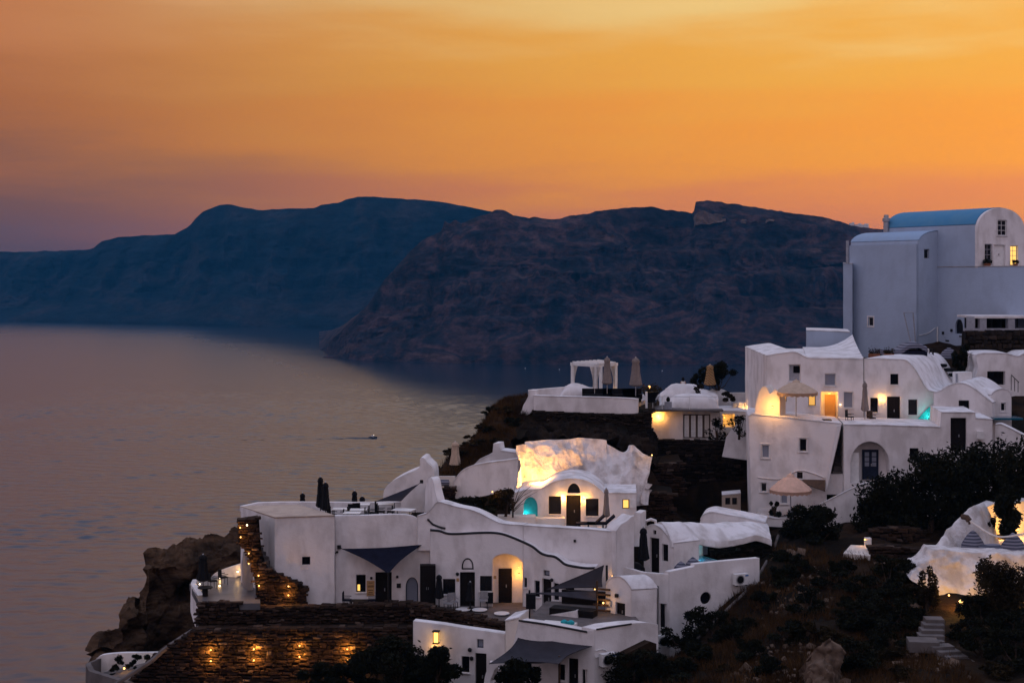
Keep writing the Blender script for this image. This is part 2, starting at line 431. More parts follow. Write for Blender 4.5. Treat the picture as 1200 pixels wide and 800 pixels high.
def rock_mat(name, stops, sx=(0.02, 0.02, 0.06), bump=1.0, bd=6.0, bs=0.05, streak=None):
    m, t, b = nt(name)
    N, L = t.nodes, t.links
    geo = N.new('ShaderNodeNewGeometry')
    mp = N.new('ShaderNodeMapping'); mp.inputs['Scale'].default_value = sx; L.new(geo.outputs['Position'], mp.inputs[0])
    nz = N.new('ShaderNodeTexNoise'); nz.inputs['Scale'].default_value = 1.0; nz.inputs['Detail'].default_value = 9; nz.inputs['Roughness'].default_value = 0.62
    nz.inputs['Distortion'].default_value = 0.6
    L.new(mp.outputs[0], nz.inputs[0])
    rp = N.new('ShaderNodeValToRGB'); ramp_fill(rp, stops, 'LINEAR'); L.new(nz.outputs[0], rp.inputs[0])
    base = rp.outputs[0]
    if streak:                                        # scree chutes down the face and fine broken rock
        for sc_, lo, hi in ((streak, 0.45, 1.45), ((0.06, 0.06, 0.09), 0.55, 1.4)):
            ms = N.new('ShaderNodeMapping'); ms.inputs['Scale'].default_value = sc_; L.new(geo.outputs['Position'], ms.inputs[0])
            ns = N.new('ShaderNodeTexNoise'); ns.inputs['Scale'].default_value = 1.0; ns.inputs['Detail'].default_value = 8; ns.inputs['Roughness'].default_value = 0.65
            L.new(ms.outputs[0], ns.inputs[0])
            rs = N.new('ShaderNodeValToRGB'); ramp_fill(rs, [(0.36, (lo,) * 3), (0.64, (hi,) * 3)], 'LINEAR'); L.new(ns.outputs[0], rs.inputs[0])
            mm = N.new('ShaderNodeMix'); mm.data_type = 'RGBA'; mm.blend_type = 'MULTIPLY'; mm.inputs[0].default_value = 1
            L.new(base, mm.inputs[6]); L.new(rs.outputs[0], mm.inputs[7]); base = mm.outputs[2]
    L.new(base, b.inputs['Base Color'])
    n2 = N.new('ShaderNodeTexNoise'); n2.inputs['Scale'].default_value = bs; n2.inputs['Detail'].default_value = 9; n2.inputs['Roughness'].default_value = 0.7
    mp2 = N.new('ShaderNodeMapping'); mp2.inputs['Scale'].default_value = (1, 1, 2.5); L.new(geo.outputs['Position'], mp2.inputs[0]); L.new(mp2.outputs[0], n2.inputs[0])
    bp = N.new('ShaderNodeBump'); bp.inputs['Strength'].default_value = bump; bp.inputs['Distance'].default_value = bd
    L.new(n2.outputs[0], bp.inputs['Height']); L.new(bp.outputs[0], b.inputs['Normal'])
    b.inputs['Roughness'].default_value = 0.95; b.inputs['Specular IOR Level'].default_value = 0.1
    return m

# ------------------------------------------------------------------ the setting: sea
def sea_mat():
    m, t, b = nt('sea_water')
    N, L = t.nodes, t.links
    geo = N.new('ShaderNodeNewGeometry')
    b.inputs['Base Color'].default_value = (0.010, 0.018, 0.032, 1)
    b.inputs['IOR'].default_value = 1.45
    b.inputs['Roughness'].default_value = 0.30
    def nz(scale, sx, det, rot=0.0):
        mp = N.new('ShaderNodeMapping'); mp.inputs['Scale'].default_value = sx; mp.inputs['Rotation'].default_value = (0, 0, rot)
        L.new(geo.outputs['Position'], mp.inputs[0])
        n = N.new('ShaderNodeTexNoise'); n.inputs['Scale'].default_value = scale; n.inputs['Detail'].default_value = det; n.inputs['Roughness'].default_value = 0.55
        L.new(mp.outputs[0], n.inputs[0])
        return n.outputs[0]
    a = nz(0.11, (0.5, 1.0, 1), 5, 0.25)        # wind waves
    c = nz(0.42, (0.7, 1.0, 1), 4, -0.2)          # chop
    patch = nz(0.004, (0.45, 1.6, 1), 3, 0.1)     # slicks and gusts
    rp = N.new('ShaderNodeMapRange'); rp.inputs[1].default_value = 0.35; rp.inputs[2].default_value = 0.68; rp.inputs[3].default_value = 0.45; rp.inputs[4].default_value = 1.0
    L.new(patch, rp.inputs[0])
    s1 = N.new('ShaderNodeMath'); s1.operation = 'MULTIPLY'; s1.inputs[1].default_value = 0.25; L.new(a, s1.inputs[0])
    s2 = N.new('ShaderNodeMath'); s2.operation = 'MULTIPLY_ADD'; s2.inputs[1].default_value = 0.12; L.new(c, s2.inputs[0]); L.new(s1.outputs[0], s2.inputs[2])
    bp = N.new('ShaderNodeBump'); bp.inputs['Distance'].default_value = 1.0
    L.new(s2.outputs[0], bp.inputs['Height']); L.new(rp.outputs[0], bp.inputs['Strength'])
    L.new(bp.outputs[0], b.inputs['Normal'])
    # wind: open water is ruffled, water in the lee of the headland and under the far island lies smoother
    sx = N.new('ShaderNodeSeparateXYZ'); L.new(geo.outputs['Position'], sx.inputs[0])
    q = N.new('ShaderNodeMath'); q.operation = 'MULTIPLY_ADD'; q.inputs[1].default_value = 0.36; L.new(sx.outputs[1], q.inputs[0]); L.new(sx.outputs[0], q.inputs[2])
    q2 = N.new('ShaderNodeMath'); q2.operation = 'MULTIPLY_ADD'; q2.inputs[1].default_value = 160.0; L.new(patch, q2.inputs[0]); L.new(q.outputs[0], q2.inputs[2])
    l1 = N.new('ShaderNodeMapRange'); l1.interpolation_type = 'SMOOTHSTEP'; l1.inputs[1].default_value = 380; l1.inputs[2].default_value = 620; L.new(q2.outputs[0], l1.inputs[0])
    l2 = N.new('ShaderNodeMapRange'); l2.interpolation_type = 'SMOOTHSTEP'; l2.inputs[1].default_value = 2300; l2.inputs[2].default_value = 4200; L.new(sx.outputs[1], l2.inputs[0])
    mx_ = N.new('ShaderNodeMath'); mx_.operation = 'MAXIMUM'; L.new(l1.outputs[0], mx_.inputs[0]); L.new(l2.outputs[0], mx_.inputs[1])
    rr = N.new('ShaderNodeMapRange'); rr.inputs[3].default_value = 0.30; rr.inputs[4].default_value = 0.13; L.new(mx_.outputs[0], rr.inputs[0])
    L.new(rr.outputs[0], b.inputs['Roughness'])
    return m
M_SEA = sea_mat()
# open bay modelled as real wind waves (a sum of wave trains), calm water as flat sheets round it
wx = np.arange(-470, 110.1, 1.7); wy = np.arange(330, 1650.1, 1.7)
WX, WY = np.meshgrid(wx, wy)
WZ = np.zeros_like(WX)
wr = np.random.default_rng(5)
for k in range(64):
    lam = 4.2 * (3.6 ** wr.random()); th = 1.2 + wr.normal() * 0.6; kk = 2 * math.pi / lam
    WZ += 0.021 / kk * np.sin(kk * (WX * math.cos(th) + WY * math.sin(th)) + wr.random() * 6.28)
GU = np.zeros_like(WX)
for k in range(14):                                  # gusts and slicks
    lam = 90 * (6.0 ** wr.random()); th = 1.45 + wr.normal() * 0.35; kk = 2 * math.pi / lam
    GU += np.sin(kk * (WX * math.cos(th) + WY * math.sin(th)) + wr.random() * 6.28)
GU = 0.85 + 0.3 * np.tanh(GU / 3.0)
def fade(v, a, b): return np.clip((v - a) / (b - a), 0, 1)
EDGE = fade(WX, wx[0], wx[0] + 60) * fade(-WX, -wx[-1], -wx[-1] + 60) * fade(WY, wy[0], wy[0] + 20) * fade(-WY, -wy[-1], -wy[-1] + 500)
LEE = 1 - 0.75 * fade(WX + 0.36 * WY, 330, 520)
WZ *= GU * EDGE * LEE
nyw, nxw = WX.shape
vs = np.stack([WX, WY, WZ], -1).reshape(-1, 3)
ii, jj = np.meshgrid(np.arange(nyw - 1), np.arange(nxw - 1), indexing='ij')
q0 = (ii * nxw + jj).ravel()
quads = np.stack([q0, q0 + 1, q0 + nxw + 1, q0 + nxw], -1)
x0_, x1_, y0_, y1_ = float(wx[0]), float(wx[-1]), float(wy[0]), float(wy[-1])
outer = [(-7000, -900), (x0_, -900), (x1_, -900), (7000, -900), (-7000, y0_), (x0_, y0_), (x1_, y0_), (7000, y0_), (-7000, y1_), (x0_, y1_), (x1_, y1_), (7000, y1_), (-7000, 6800), (x0_, 6800), (x1_, 6800), (7000, 6800)]
nb = len(vs)
vs = np.concatenate([vs, np.array([(a, b, 0.0) for a, b in outer])])
ring = np.array([[r_ * 4 + c, r_ * 4 + c + 1, (r_ + 1) * 4 + c + 1, (r_ + 1) * 4 + c] for r_ in range(3) for c in range(3) if not (r_ == 1 and c == 1)]) + nb
quads = np.concatenate([quads, ring]).astype(np.int32)
sme = bpy.data.meshes.new('sea')
sme.vertices.add(len(vs)); sme.vertices.foreach_set('co', vs.astype(np.float32).ravel())
sme.loops.add(len(quads) * 4); sme.loops.foreach_set('vertex_index', quads.ravel())
sme.polygons.add(len(quads)); sme.polygons.foreach_set('loop_start', np.arange(0, len(quads) * 4, 4, dtype=np.int32))
sme.update(calc_edges=True); sme.shade_smooth(); sme.materials.append(M_SEA)
sea = bpy.data.objects.new('sea', sme); col.objects.link(sea)
tag(sea, 'dusk sea with fine wind ripples between the village and the cliffs', 'sea', kind='structure')

# ------------------------------------------------------------------ cliffs across the water
def interp(pts, x):
    if x <= pts[0][0]: return pts[0][1]
    for (a, b), (c, d) in zip(pts, pts[1:]):
        if x <= c: return b + (d - b) * (x - a) / (c - a)
    return pts[-1][1]
def fbm(p, o=5, h=0.9, l=2.1):
    return noise.fractal(p, h, l, o)
def cliff(name, ridge, shore, back, m, label, nx, x0, x1, ny=90, seed=0.0, gully=60, prof=None, rag=1.0, nose=None):
    """ridge: (px, py) skyline; shore: (px, py) waterline; back: metres from the waterline to the skyline"""
    rows = []
    for i in range(nx + 1):
        px = x0 + (x1 - x0) * i / nx
        ds = CZ * F / (interp(shore, px) - HY)
        bk = interp(back, px)
        dr = ds + bk
        rj = (noise.fractal(Vector((px * 0.11, seed, 0)), 0.8, 2.2, 4) * 1.1) * rag if px > 380 or rag < 1.1 else 0.0
        zr = max(1.0, zat(interp(ridge, px) + rj * 0.7, dr))
        rows_i = []
        for j in range(ny + 1):
            t = j / ny
            if t <= 0.8:
                q = t / 0.8
                h = interp(prof, q)
                d = ds + bk * q
            else:
                q = 1.0; e = (t - 0.8) / 0.2
                d = dr + 700 * e; h = 1.0 - 0.55 * e * e
            x = (px - CX) / F * d
            z = zr * h
            # gullies and buttresses push the face in and out; terraces of lava step it
            w = math.sin(math.pi * min(1, max(0, (1.0 - q) * 1.02 + 0.0))) if q < 1 else 0.0
            g = fbm(Vector((x * 0.006 + seed, z * 0.0025, seed)), 6) * gully + abs(fbm(Vector((x * 0.016 + seed, z * 0.004, 3 + seed)), 4)) * gully * 0.5
            g2 = fbm(Vector((x * 0.022, z * 0.035, seed + 5)), 5) * 26 + abs(fbm(Vector((x * 0.05, z * 0.012, seed + 15)), 3)) * 16
            d2 = d + (g + g2) * w
            sd = d2 / d
            st = fbm(Vector((x * 0.003, z * 0.035 + seed, 9)), 3) * 14 * w
            zz = max(-3.0, (z - CZ) * sd * 0 + z + st) if q < 1 else z + fbm(Vector((x * 0.02, d * 0.01, seed)), 4) * 2.0 * rag
            if j == 0: zz = -4.0
            rows_i.append(Vector(((px - CX) / F * d2 if q < 1 else x, d2, zz)))
        rows.append(rows_i)
    mb = MB(); mb.grid(rows)
    o = mb.build(name, m, recalc=False, angle=60)
    return tag(o, label, 'cliff', kind='structure')
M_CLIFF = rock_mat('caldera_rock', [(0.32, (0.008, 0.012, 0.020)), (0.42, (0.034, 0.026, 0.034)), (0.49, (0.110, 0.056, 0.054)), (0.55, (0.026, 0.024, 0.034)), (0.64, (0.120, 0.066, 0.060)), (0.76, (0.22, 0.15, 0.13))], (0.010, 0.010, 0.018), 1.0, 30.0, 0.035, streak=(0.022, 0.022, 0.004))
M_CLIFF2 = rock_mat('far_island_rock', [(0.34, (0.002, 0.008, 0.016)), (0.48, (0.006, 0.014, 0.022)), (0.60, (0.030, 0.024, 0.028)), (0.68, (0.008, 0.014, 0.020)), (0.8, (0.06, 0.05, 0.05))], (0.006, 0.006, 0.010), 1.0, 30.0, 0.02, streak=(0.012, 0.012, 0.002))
far_ridge = [(-700, 300), (-200, 298), (0, 295), (60, 294), (108, 292), (118, 283), (140, 278), (180, 275), (205, 274), (222, 266), (230, 254), (240, 246), (256, 241), (272, 240), (286, 243), (303, 246),
             (335, 245), (370, 243), (378, 240), (398, 237), (408, 233), (420, 230), (445, 231), (500, 235), (530, 239), (556, 244), (574, 248), (640, 258), (760, 262), (1000, 275), (1500, 290)]
far_shore = [(-700, 373), (0, 377), (150, 380), (300, 383), (400, 385), (700, 388), (1500, 392)]
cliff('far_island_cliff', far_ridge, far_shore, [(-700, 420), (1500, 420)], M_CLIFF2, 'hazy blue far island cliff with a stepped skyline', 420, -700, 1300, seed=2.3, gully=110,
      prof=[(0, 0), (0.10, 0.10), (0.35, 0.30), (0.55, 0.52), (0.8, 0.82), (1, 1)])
near_ridge = [(374, 409), (380, 407), (384, 403), (392, 396), (400, 389), (412, 376), (428, 362), (440, 345), (448, 332), (458, 320), (468, 308), (480, 295), (492, 283), (505, 275), (518, 270), (521, 258), (527, 262), (533, 257), (540, 262),
              (556, 254), (572, 249), (582, 245), (590, 246), (604, 254), (616, 257), (626, 254), (650, 258), (672, 252), (690, 250), (698, 246), (720, 245), (742, 243), (764, 243), (780, 247), (800, 248),
              (813, 250), (814, 237), (830, 236), (862, 240), (900, 245), (930, 249), (958, 254), (985, 260), (1003, 265), (1030, 268), (1080, 272), (1200, 278), (1700, 296)]
near_shore = [(374, 409.5), (380, 412), (390, 418), (420, 422), (480, 424), (600, 427), (800, 427), (1000, 428), (1700, 432)]
cliff('headland_cliff', near_ridge, near_shore, [(374, 25), (400, 60), (450, 150), (520, 240), (600, 290), (1700, 300)], M_CLIFF, 'dark reddish headland cliff dropping to the water', 640, 374, 1700, ny=110, seed=0.7, gully=46,
      prof=[(0, 0), (0.06, 0.10), (0.30, 0.30), (0.42, 0.44), (0.62, 0.62), (0.80, 0.80), (0.90, 0.93), (1, 1)], rag=1.2)
# pale bare rock under the summit
def pale(x0, x1, t_, b_):
    def f(s, t):
        px = x0 + (x1 - x0) * s
        y0 = interp(t_, px); y1 = interp(b_, px)
        return P(px, y0 + (y1 - y0) * t, 2052 - 8 * t)
    return f
# skerries off the tip of the headland
for px, py, w, h in ((384, 408.5, 14, 3.2), (396, 419, 20, 4)):
    c = Pz(px, py, 0.0)
    mb = MB(); n = 14; vs = []
    prof = [(1.0, -1.5), (0.9, 0.3), (0.6, 0.7), (0.25, 1.0)]
    for r_, z in prof:
        for k in range(n):
            a = 2 * math.pi * k / n
            j = 1 + 0.35 * noise.noise(Vector((math.cos(a) * 2 + px, math.sin(a) * 2, z)))
            vs.append((c.x + math.cos(a) * w * r_ * j, c.y + math.sin(a) * w * 0.5 * r_ * j, z * h))
    fs = [(i * n + k, i * n + (k + 1) % n, (i + 1) * n + (k + 1) % n, (i + 1) * n + k) for i in range(3) for k in range(n)] + [tuple(3 * n + k for k in range(n))]
    mb.add(vs, fs)
    tag(mb.build('skerry', M_CLIFF), 'low dark rock in the water off the headland tip', 'rock', 'rocks off the headland tip')
# white houses on the far skyline
for px, py, w in ((1005, 264.8, 9), (1012, 265.0, 13), (998, 263.3, 6)):
    d = CZ * F / (interp(near_shore, px) - HY) + 303
    c = P(px, py, d)
    mb = MB(); mb.box((c.x, c.y, c.z - 1.0), (w, 8, 6.5)); mb.box((c.x + w * 0.3, c.y - 1, c.z + 2.7), (w * 0.4, 5, 1.6))
    tag(mb.build('skyline_house', M_WHITE), 'tiny white house on the headland skyline', 'house', 'houses on the headland skyline')

# ------------------------------------------------------------------ the village hillside
ctrl = []
def g(px, py, d, dz=0.0):
    p = P(px, py, d); ctrl.append((p.x, p.y, p.z + dz))
def gx(x, y, z):
    ctrl.append((x, y, CZ + z))
for a in [(-100, 900, 72), (130, 830, 75), (400, 830, 71), (600, 850, 67), (760, 840, 63), (900, 840, 58), (1050, 840, 55), (1250, 840, 52), (1500, 840, 52)]: g(*a)
for a in [(0, 0, -1.9), (-30, 0, -6), (30, 0, -1.9), (70, 0, -1), (-30, 30, -16), (0, 28, -12), (25, 28, -11), (60, 30, -9)]: gx(*a)
for a in [(180, 830, 76), (250, 840, 75), (450, 840, 73)]: g(*a)
for a in [(330, 722, 80), (480, 722, 80), (560, 735, 77), (640, 735, 75), (690, 790, 72), (300, 730, 83), (480, 690, 86), (560, 650, 88)]: g(*a)
for a in [(800, 772, 75), (890, 676, 79.5), (850, 716, 77), (905, 642, 83), (760, 800, 77), (740, 790, 75), (760, 740, 84), (860, 690, 86)]: g(*a)
for a in [(940, 622, 86), (1000, 638, 84), (930, 700, 75.5), (960, 745, 69), (860, 770, 69), (1030, 700, 74), (1045, 644, 83), (1060, 690, 74), (1090, 775, 63.5), (1140, 792, 61.5), (1185, 742, 68), (1230, 742, 68), (1110, 724, 72), (1145, 726, 71.5), (1250, 640, 80), (1150, 640, 80)]: g(*a)
for a in [(1090, 622, 87), (1170, 604, 88), (880, 612, 93), (950, 612, 91), (1000, 600, 91.5), (1170, 562, 93), (1260, 550, 94)]: g(*a)
for a in [(772, 614, 102.5), (868, 606, 102), (800, 614, 97), (880, 612, 96), (760, 625, 93.5), (712, 560, 97), (600, 618, 90, -0.5), (745, 625, 92), (680, 630, 88, -0.5), (610, 590, 94), (757, 590, 94.5)]: g(*a)
for a in [(620, 523, 97.5), (690, 518, 98), (760, 526, 98.5), (600, 500, 101), (640, 500, 102), (745, 500, 102)]: g(*a)
for a in [(640, 474, 105), (740, 474, 105), (770, 530, 106.5), (870, 530, 106), (800, 495, 110), (870, 492, 109), (700, 466, 113), (800, 466, 118), (880, 480, 116)]: g(*a)
for a in [(607, 459, 107), (590, 461, 106), (578, 468, 105), (572, 482, 103.5), (562, 503, 101), (545, 518, 100), (522, 532, 99), (508, 546, 97.5), (506, 572, 95)]: g(*a)
for a in [(1000, 505, 98), (1100, 506, 99), (1180, 500, 97), (1000, 420, 113), (1100, 418, 112), (1150, 460, 103), (1230, 460, 102), (1230, 410, 108), (960, 430, 112), (920, 440, 108)]: g(*a)
for a in [(36, 118, -5), (46, 122, -2), (60, 110, -2), (90, 90, -2), (60, 135, -3), (34, 128, -8), (90, 140, -6)]: gx(*a)
# seaward fall of the slope
for a in [(-4, 112, -26), (8, 122, -26), (20, 128, -24), (-8, 104, -24), (-12, 98, -26), (-18, 95, -30), (-26, 92, -34), (-34, 86, -36), (-36, 78, -30), (-40, 70, -34), (-30, 100, -70), (-20, 108, -70), (-8, 120, -72), (10, 135, -74), (30, 145, -70), (60, 160, -70), (100, 170, -70),
          (-50, 90, -90), (-60, 70, -100), (-60, 40, -60), (-60, 0, -40), (-45, 120, -112), (-30, 125, -112), (-10, 140, -112), (20, 160, -112), (60, 190, -112), (120, 210, -112), (-75, 60, -112), (-80, 0, -112), (-70, 110, -113),
          (130, 60, 2), (130, 120, -2), (130, 0, 2), (100, 30, 0), (-80, -20, -112), (0, -20, -1.9), (130, -20, 2)]: gx(*a)
pts2 = [Vector((c[0], c[1])) for c in ctrl]
dv, de, df, _a, _b, _c = delaunay_2d_cdt(pts2, [], [], 0, 1e-6)
zmap = [0.0] * len(dv)
for i, org in enumerate(_a):
    zmap[i] = ctrl[org[0]][2] if org else 0.0
TV = np.array([(v.x, v.y) for v in dv]); TZ = np.array(zmap)
def ground_grid(X, Y):
    Z = np.full(X.shape, np.nan)
    for f in df:
        a, b, c = f[:3]
        (x1, y1), (x2, y2), (x3, y3) = TV[a], TV[b], TV[c]
        den = (y2 - y3) * (x1 - x3) + (x3 - x2) * (y1 - y3)
        if abs(den) < 1e-9: continue
        l1 = ((y2 - y3) * (X - x3) + (x3 - x2) * (Y - y3)) / den
        l2 = ((y3 - y1) * (X - x3) + (x1 - x3) * (Y - y3)) / den
        l3 = 1 - l1 - l2
        ok = (l1 >= -1e-6) & (l2 >= -1e-6) & (l3 >= -1e-6)
        Z[ok] = (l1 * TZ[a] + l2 * TZ[b] + l3 * TZ[c])[ok]
    return Z
xs = np.arange(-75, 126, 0.8); ys = np.arange(-18, 200, 0.8)
GX, GY = np.meshgrid(xs, ys)
GZ = ground_grid(GX, GY)
GZ = np.where(np.isnan(GZ), -3.0, GZ)
S = GZ.copy()
for _ in range(2):                                  # soften the facets
    S[1:-1, 1:-1] = (S[1:-1, 1:-1] * 2 + S[:-2, 1:-1] + S[2:, 1:-1] + S[1:-1, :-2] + S[1:-1, 2:]) / 6
GZ = S
for i in range(GZ.shape[0]):
    for j in range(GZ.shape[1]):
        p = Vector((GX[i, j], GY[i, j], 0))
        GZ[i, j] += 0.35 * noise.fractal(p * 0.35, 0.8, 2.1, 5) + 0.10 * noise.noise(p * 1.7)
def gz(x, y):
    fx = (x - xs[0]) / 0.8; fy = (y - ys[0]) / 0.8
    i = int(min(max(fy, 0), len(ys) - 2)); j = int(min(max(fx, 0), len(xs) - 2))
    a = min(max(fx - j, 0), 1); b = min(max(fy - i, 0), 1)
    return float((GZ[i, j] * (1 - a) + GZ[i, j + 1] * a) * (1 - b) + (GZ[i + 1, j] * (1 - a) + GZ[i + 1, j + 1] * a) * b)
def ray_ground(px, py, d0=50, d1=140):
    d = d0
    while d < d1:
        p = P(px, py, d)
        if p.z < gz(p.x, p.y): return P(px, py, d)
        d += 0.15
    return P(px, py, d1)
M_GROUND = rock_mat('hillside_earth', [(0.30, (0.005, 0.004, 0.003)), (0.47, (0.012, 0.008, 0.005)), (0.60, (0.034, 0.018, 0.009)), (0.72, (0.015, 0.010, 0.006)), (0.85, (0.08, 0.055, 0.04))], (0.25, 0.25, 0.25), 1.0, 0.25, 1.4)
mb = MB()
ny_, nx_ = GX.shape
me = bpy.data.meshes.new('hillside')
me.from_pydata([(float(x), float(y), float(z)) for x, y, z in zip(GX.ravel(), GY.ravel(), GZ.ravel())], [], [(i * nx_ + j, i * nx_ + j + 1, (i + 1) * nx_ + j + 1, (i + 1) * nx_ + j) for i in range(ny_ - 1) for j in range(nx_ - 1)])
me.shade_smooth(); me.materials.append(M_GROUND)
hill = bpy.data.objects.new('hillside', me); col.objects.link(hill)
tag(hill, 'dark scrubby hillside under the white village', 'hillside', kind='structure')

# ------------------------------------------------------------------ building kit
SEED = [0.0]
def inset(poly, w):
    us = [p[0] for p in poly]; zs = [p[1] for p in poly]
    uc = (min(us) + max(us)) / 2; zc = (min(zs) + max(zs)) / 2
    fu = max(0.05, 1 - 2 * w / max(1e-6, max(us) - min(us))); fz = max(0.05, 1 - 2 * w / max(1e-6, max(zs) - min(zs)))
    return [(uc + (u - uc) * fu, zc + (z - zc) * fz) for u, z in poly]

class House:
    def __init__(s, name, label, cat, loc, group=None):
        s.root = thing(name, label, cat, loc, group)
        s.holes = {}
    def poly(s, fac, x0, y0, x1, y1, arch=0.0):
        ua, zb = fac.uv(x0, y1); ub, _ = fac.uv(x1, y1)
        _, zt = fac.uv((x0 + x1) / 2, y0)
        _, zb = fac.uv((x0 + x1) / 2, y1)
        if arch <= 0:
            return [(ua, zb), (ub, zb), (ub, zt), (ua, zt)]
        h = min(arch * (zt - zb), (ub - ua) * 0.75)
        out = [(ua, zb), (ub, zb)]
        for k in range(11):
            a = math.pi * k / 10
            out.append(((ua + ub) / 2 + math.cos(a) * (ub - ua) / 2, zt - h + math.sin(a) * h))
        return out
    def hole(s, fac, poly, dep):
        s.holes.setdefault(id(fac), []).append((poly, dep))
    def win(s, fac, x0, y0, x1, y1, look=None, arch=0.0, frame=None, recess=0.16, mull=(0, 0), sill=True, fw=0.05, surround=False, hole=True, name='window', parent=None):
        frame = frame or M_DARKWOOD; look = look or M_GLASS
        poly = s.poly(fac, x0, y0, x1, y1, arch)
        off = 0.0
        if hole: s.hole(fac, poly, recess)
        else: off = recess + 0.05
        us = [p[0] for p in poly]; zs = [p[1] for p in poly]
        u0, u1, z0, z1 = min(us), max(us), min(zs), max(zs)
        mb = MB(); mb.ring(fac, inset(poly, 0.004), inset(poly, fw), off - recess + 0.05, 0.045)
        w = mb.build(name, frame, parent or s.root)
        ip = inset(poly, fw)
        mp = MB(); mp.prism(fac, ip, fac.n * -0.015, off=off - recess + 0.03)
        mp.build('pane', look, w)
        nx, nz = mull
        if nx or nz:
            mm = MB()
            for i in range(nx):
                u = u0 + (u1 - u0) * (i + 1) / (nx + 1)
                mm.box(fac.W(u, (z0 + z1) / 2, off - recess + 0.035), (0.035, 0.02, z1 - z0 - 2 * fw), fac.yaw)
            for i in range(nz):
                z = z0 + (z1 - z0) * (i + 1) / (nz + 1)
                mm.box(fac.W((u0 + u1) / 2, z, off - recess + 0.037), (u1 - u0 - 2 * fw, 0.02, 0.035), fac.yaw)
            mm.build('glazing_bar', frame, w)
        if sill:
            ms = MB(); ms.box(fac.W((u0 + u1) / 2, z0 - 0.035, 0.01), (u1 - u0 + 0.12, 0.13, 0.06), fac.yaw)
            ms.build('sill', M_WHITE, w)
        if surround:
            ms = MB(); ms.ring(fac, inset(poly, -0.11), inset(poly, -0.005), 0.03, 0.05)
            ms.build('surround', M_WHITE, w)
        return w
    def door(s, fac, x0, y0, x1, y1, look=None, arch=0.0, recess=0.2, panes=0, hole=True, hside=1, leaf=2, parent=None, off0=0.0):
        look = look or M_DARKWOOD
        poly = s.poly(fac, x0, y0, x1, y1, arch)
        if hole: s.hole(fac, poly, recess)
        us = [p[0] for p in poly]; zs = [p[1] for p in poly]
        u0, u1, z0, z1 = min(us), max(us), min(zs), max(zs)
        off = -recess + off0
        mb = MB(); mb.ring(fac, inset(poly, 0.004), inset(poly, 0.07), off + 0.07, 0.06)
        mb.prism(fac, inset(poly, 0.065), fac.n * -0.03, off=off + 0.05)
        d = mb.build('door', look, parent or s.root)
        w = (u1 - u0 - 0.14) / leaf
        for i in range(leaf):                           # raised panels on each leaf
            a = u0 + 0.07 + w * i
            for (q0, q1) in ((0.06, 0.42), (0.48, 0.93)):
                if panes and q1 > 0.9: continue
                mp = MB(); mp.prism(fac, [(a + 0.07, z0 + (z1 - z0) * q0), (a + w - 0.07, z0 + (z1 - z0) * q0), (a + w - 0.07, z0 + (z1 - z0) * q1), (a + 0.07, z0 + (z1 - z0) * q1)], fac.n * -0.02, off=off + 0.065)
                if w > 0.25: mp.build('door_panel', look, d)
            if panes:
                for k in range(panes):
                    q0 = 0.44 + 0.5 * k / panes; q1 = 0.44 + 0.5 * (k + 1) / panes - 0.03
                    mp = MB(); mp.prism(fac, [(a + 0.10, z0 + (z1 - z0) * q0), (a + w - 0.08, z0 + (z1 - z0) * q0), (a + w - 0.08, z0 + (z1 - z0) * q1), (a + 0.10, z0 + (z1 - z0) * q1)], fac.n * -0.02, off=off + 0.065)
                    mp.build('pane', M_PALEGLASS, d)
        hb = MB(); hb.box(fac.W((u0 + u1) / 2 + hside * 0.06, z0 + 0.95, off + 0.09), (0.05, 0.06, 0.16), fac.yaw)
        hb.build('handle', M_STEEL, d)
        return d
    def wall(s, fac, out, ext, mat=None, roof=True, roofmat=None, name='wall', amp=0.02, uv=False, holes=True, lip=0.05, step=0.6):
        SEED[0] += 1.37
        uvs = list(out) if uv else [fac.uv(*p) for p in out]
        uvs = rough(uvs, step, amp, SEED[0])
        mb = MB(); mb.prism(fac, uvs, ext, s.holes.get(id(fac), []) if holes else [])
        o = mb.build(name, mat or M_WHITE, s.root)
        if roof:
            area = sum(uvs[i][0] * uvs[(i + 1) % len(uvs)][1] - uvs[(i + 1) % len(uvs)][0] * uvs[i][1] for i in range(len(uvs)))
            sg = 1 if area > 0 else -1
            m = len(uvs); up = []
            for i in range(m):
                a = uvs[i]; b = uvs[(i + 1) % m]
                du, dz = b[0] - a[0], b[1] - a[1]
                l = math.hypot(du, dz) or 1e-6
                up.append((-du * sg) / l > 0.3)                     # outward normal points upwards
            # runs of roof edges
            if any(up) and not all(up):
                st = next(i for i in range(m) if up[i] and not up[i - 1])
                runs = []; cur = []
                for k in range(m):
                    i = (st + k) % m
                    if up[i]: cur.append(i)
                    elif cur: runs.append(cur); cur = []
                if cur: runs.append(cur)
                for run in runs:
                    pts = [uvs[i] for i in run] + [uvs[(run[-1] + 1) % m]]
                    if math.dist(pts[0], pts[-1]) < 0.7: continue
                    top = []
                    for k, p in enumerate(pts):
                        a = pts[max(k - 1, 0)]; b = pts[min(k + 1, len(pts) - 1)]
                        du, dz = b[0] - a[0], b[1] - a[1]; l = math.hypot(du, dz) or 1e-6
                        top.append((p[0] + dz / l * sg * lip, p[1] - du / l * sg * lip))
                    loop = top + [(p[0], p[1] - 0.02) for p in pts[::-1]]
                    rb = MB(); rb.prism(fac, loop, ext + fac.n * -0.05 + ext.normalized() * 0.02, off=0.03)
                    rb.build('roof', roofmat or M_ROOF, s.root)
        return o
    def slab(s, poly, thick, mat, name='terrace_floor'):
        mb = MB(); mb.slab(poly, thick); return mb.build(name, mat, s.root)
    def lamp(s, p, power, color=(1, 0.60, 0.24), size=0.06, body=True, r=0.05, dirn=None, glow=None, name='wall_lamp', parent=None):
        return lamp_at(parent or s.root, p, power, color, size, body, r, glow, name)

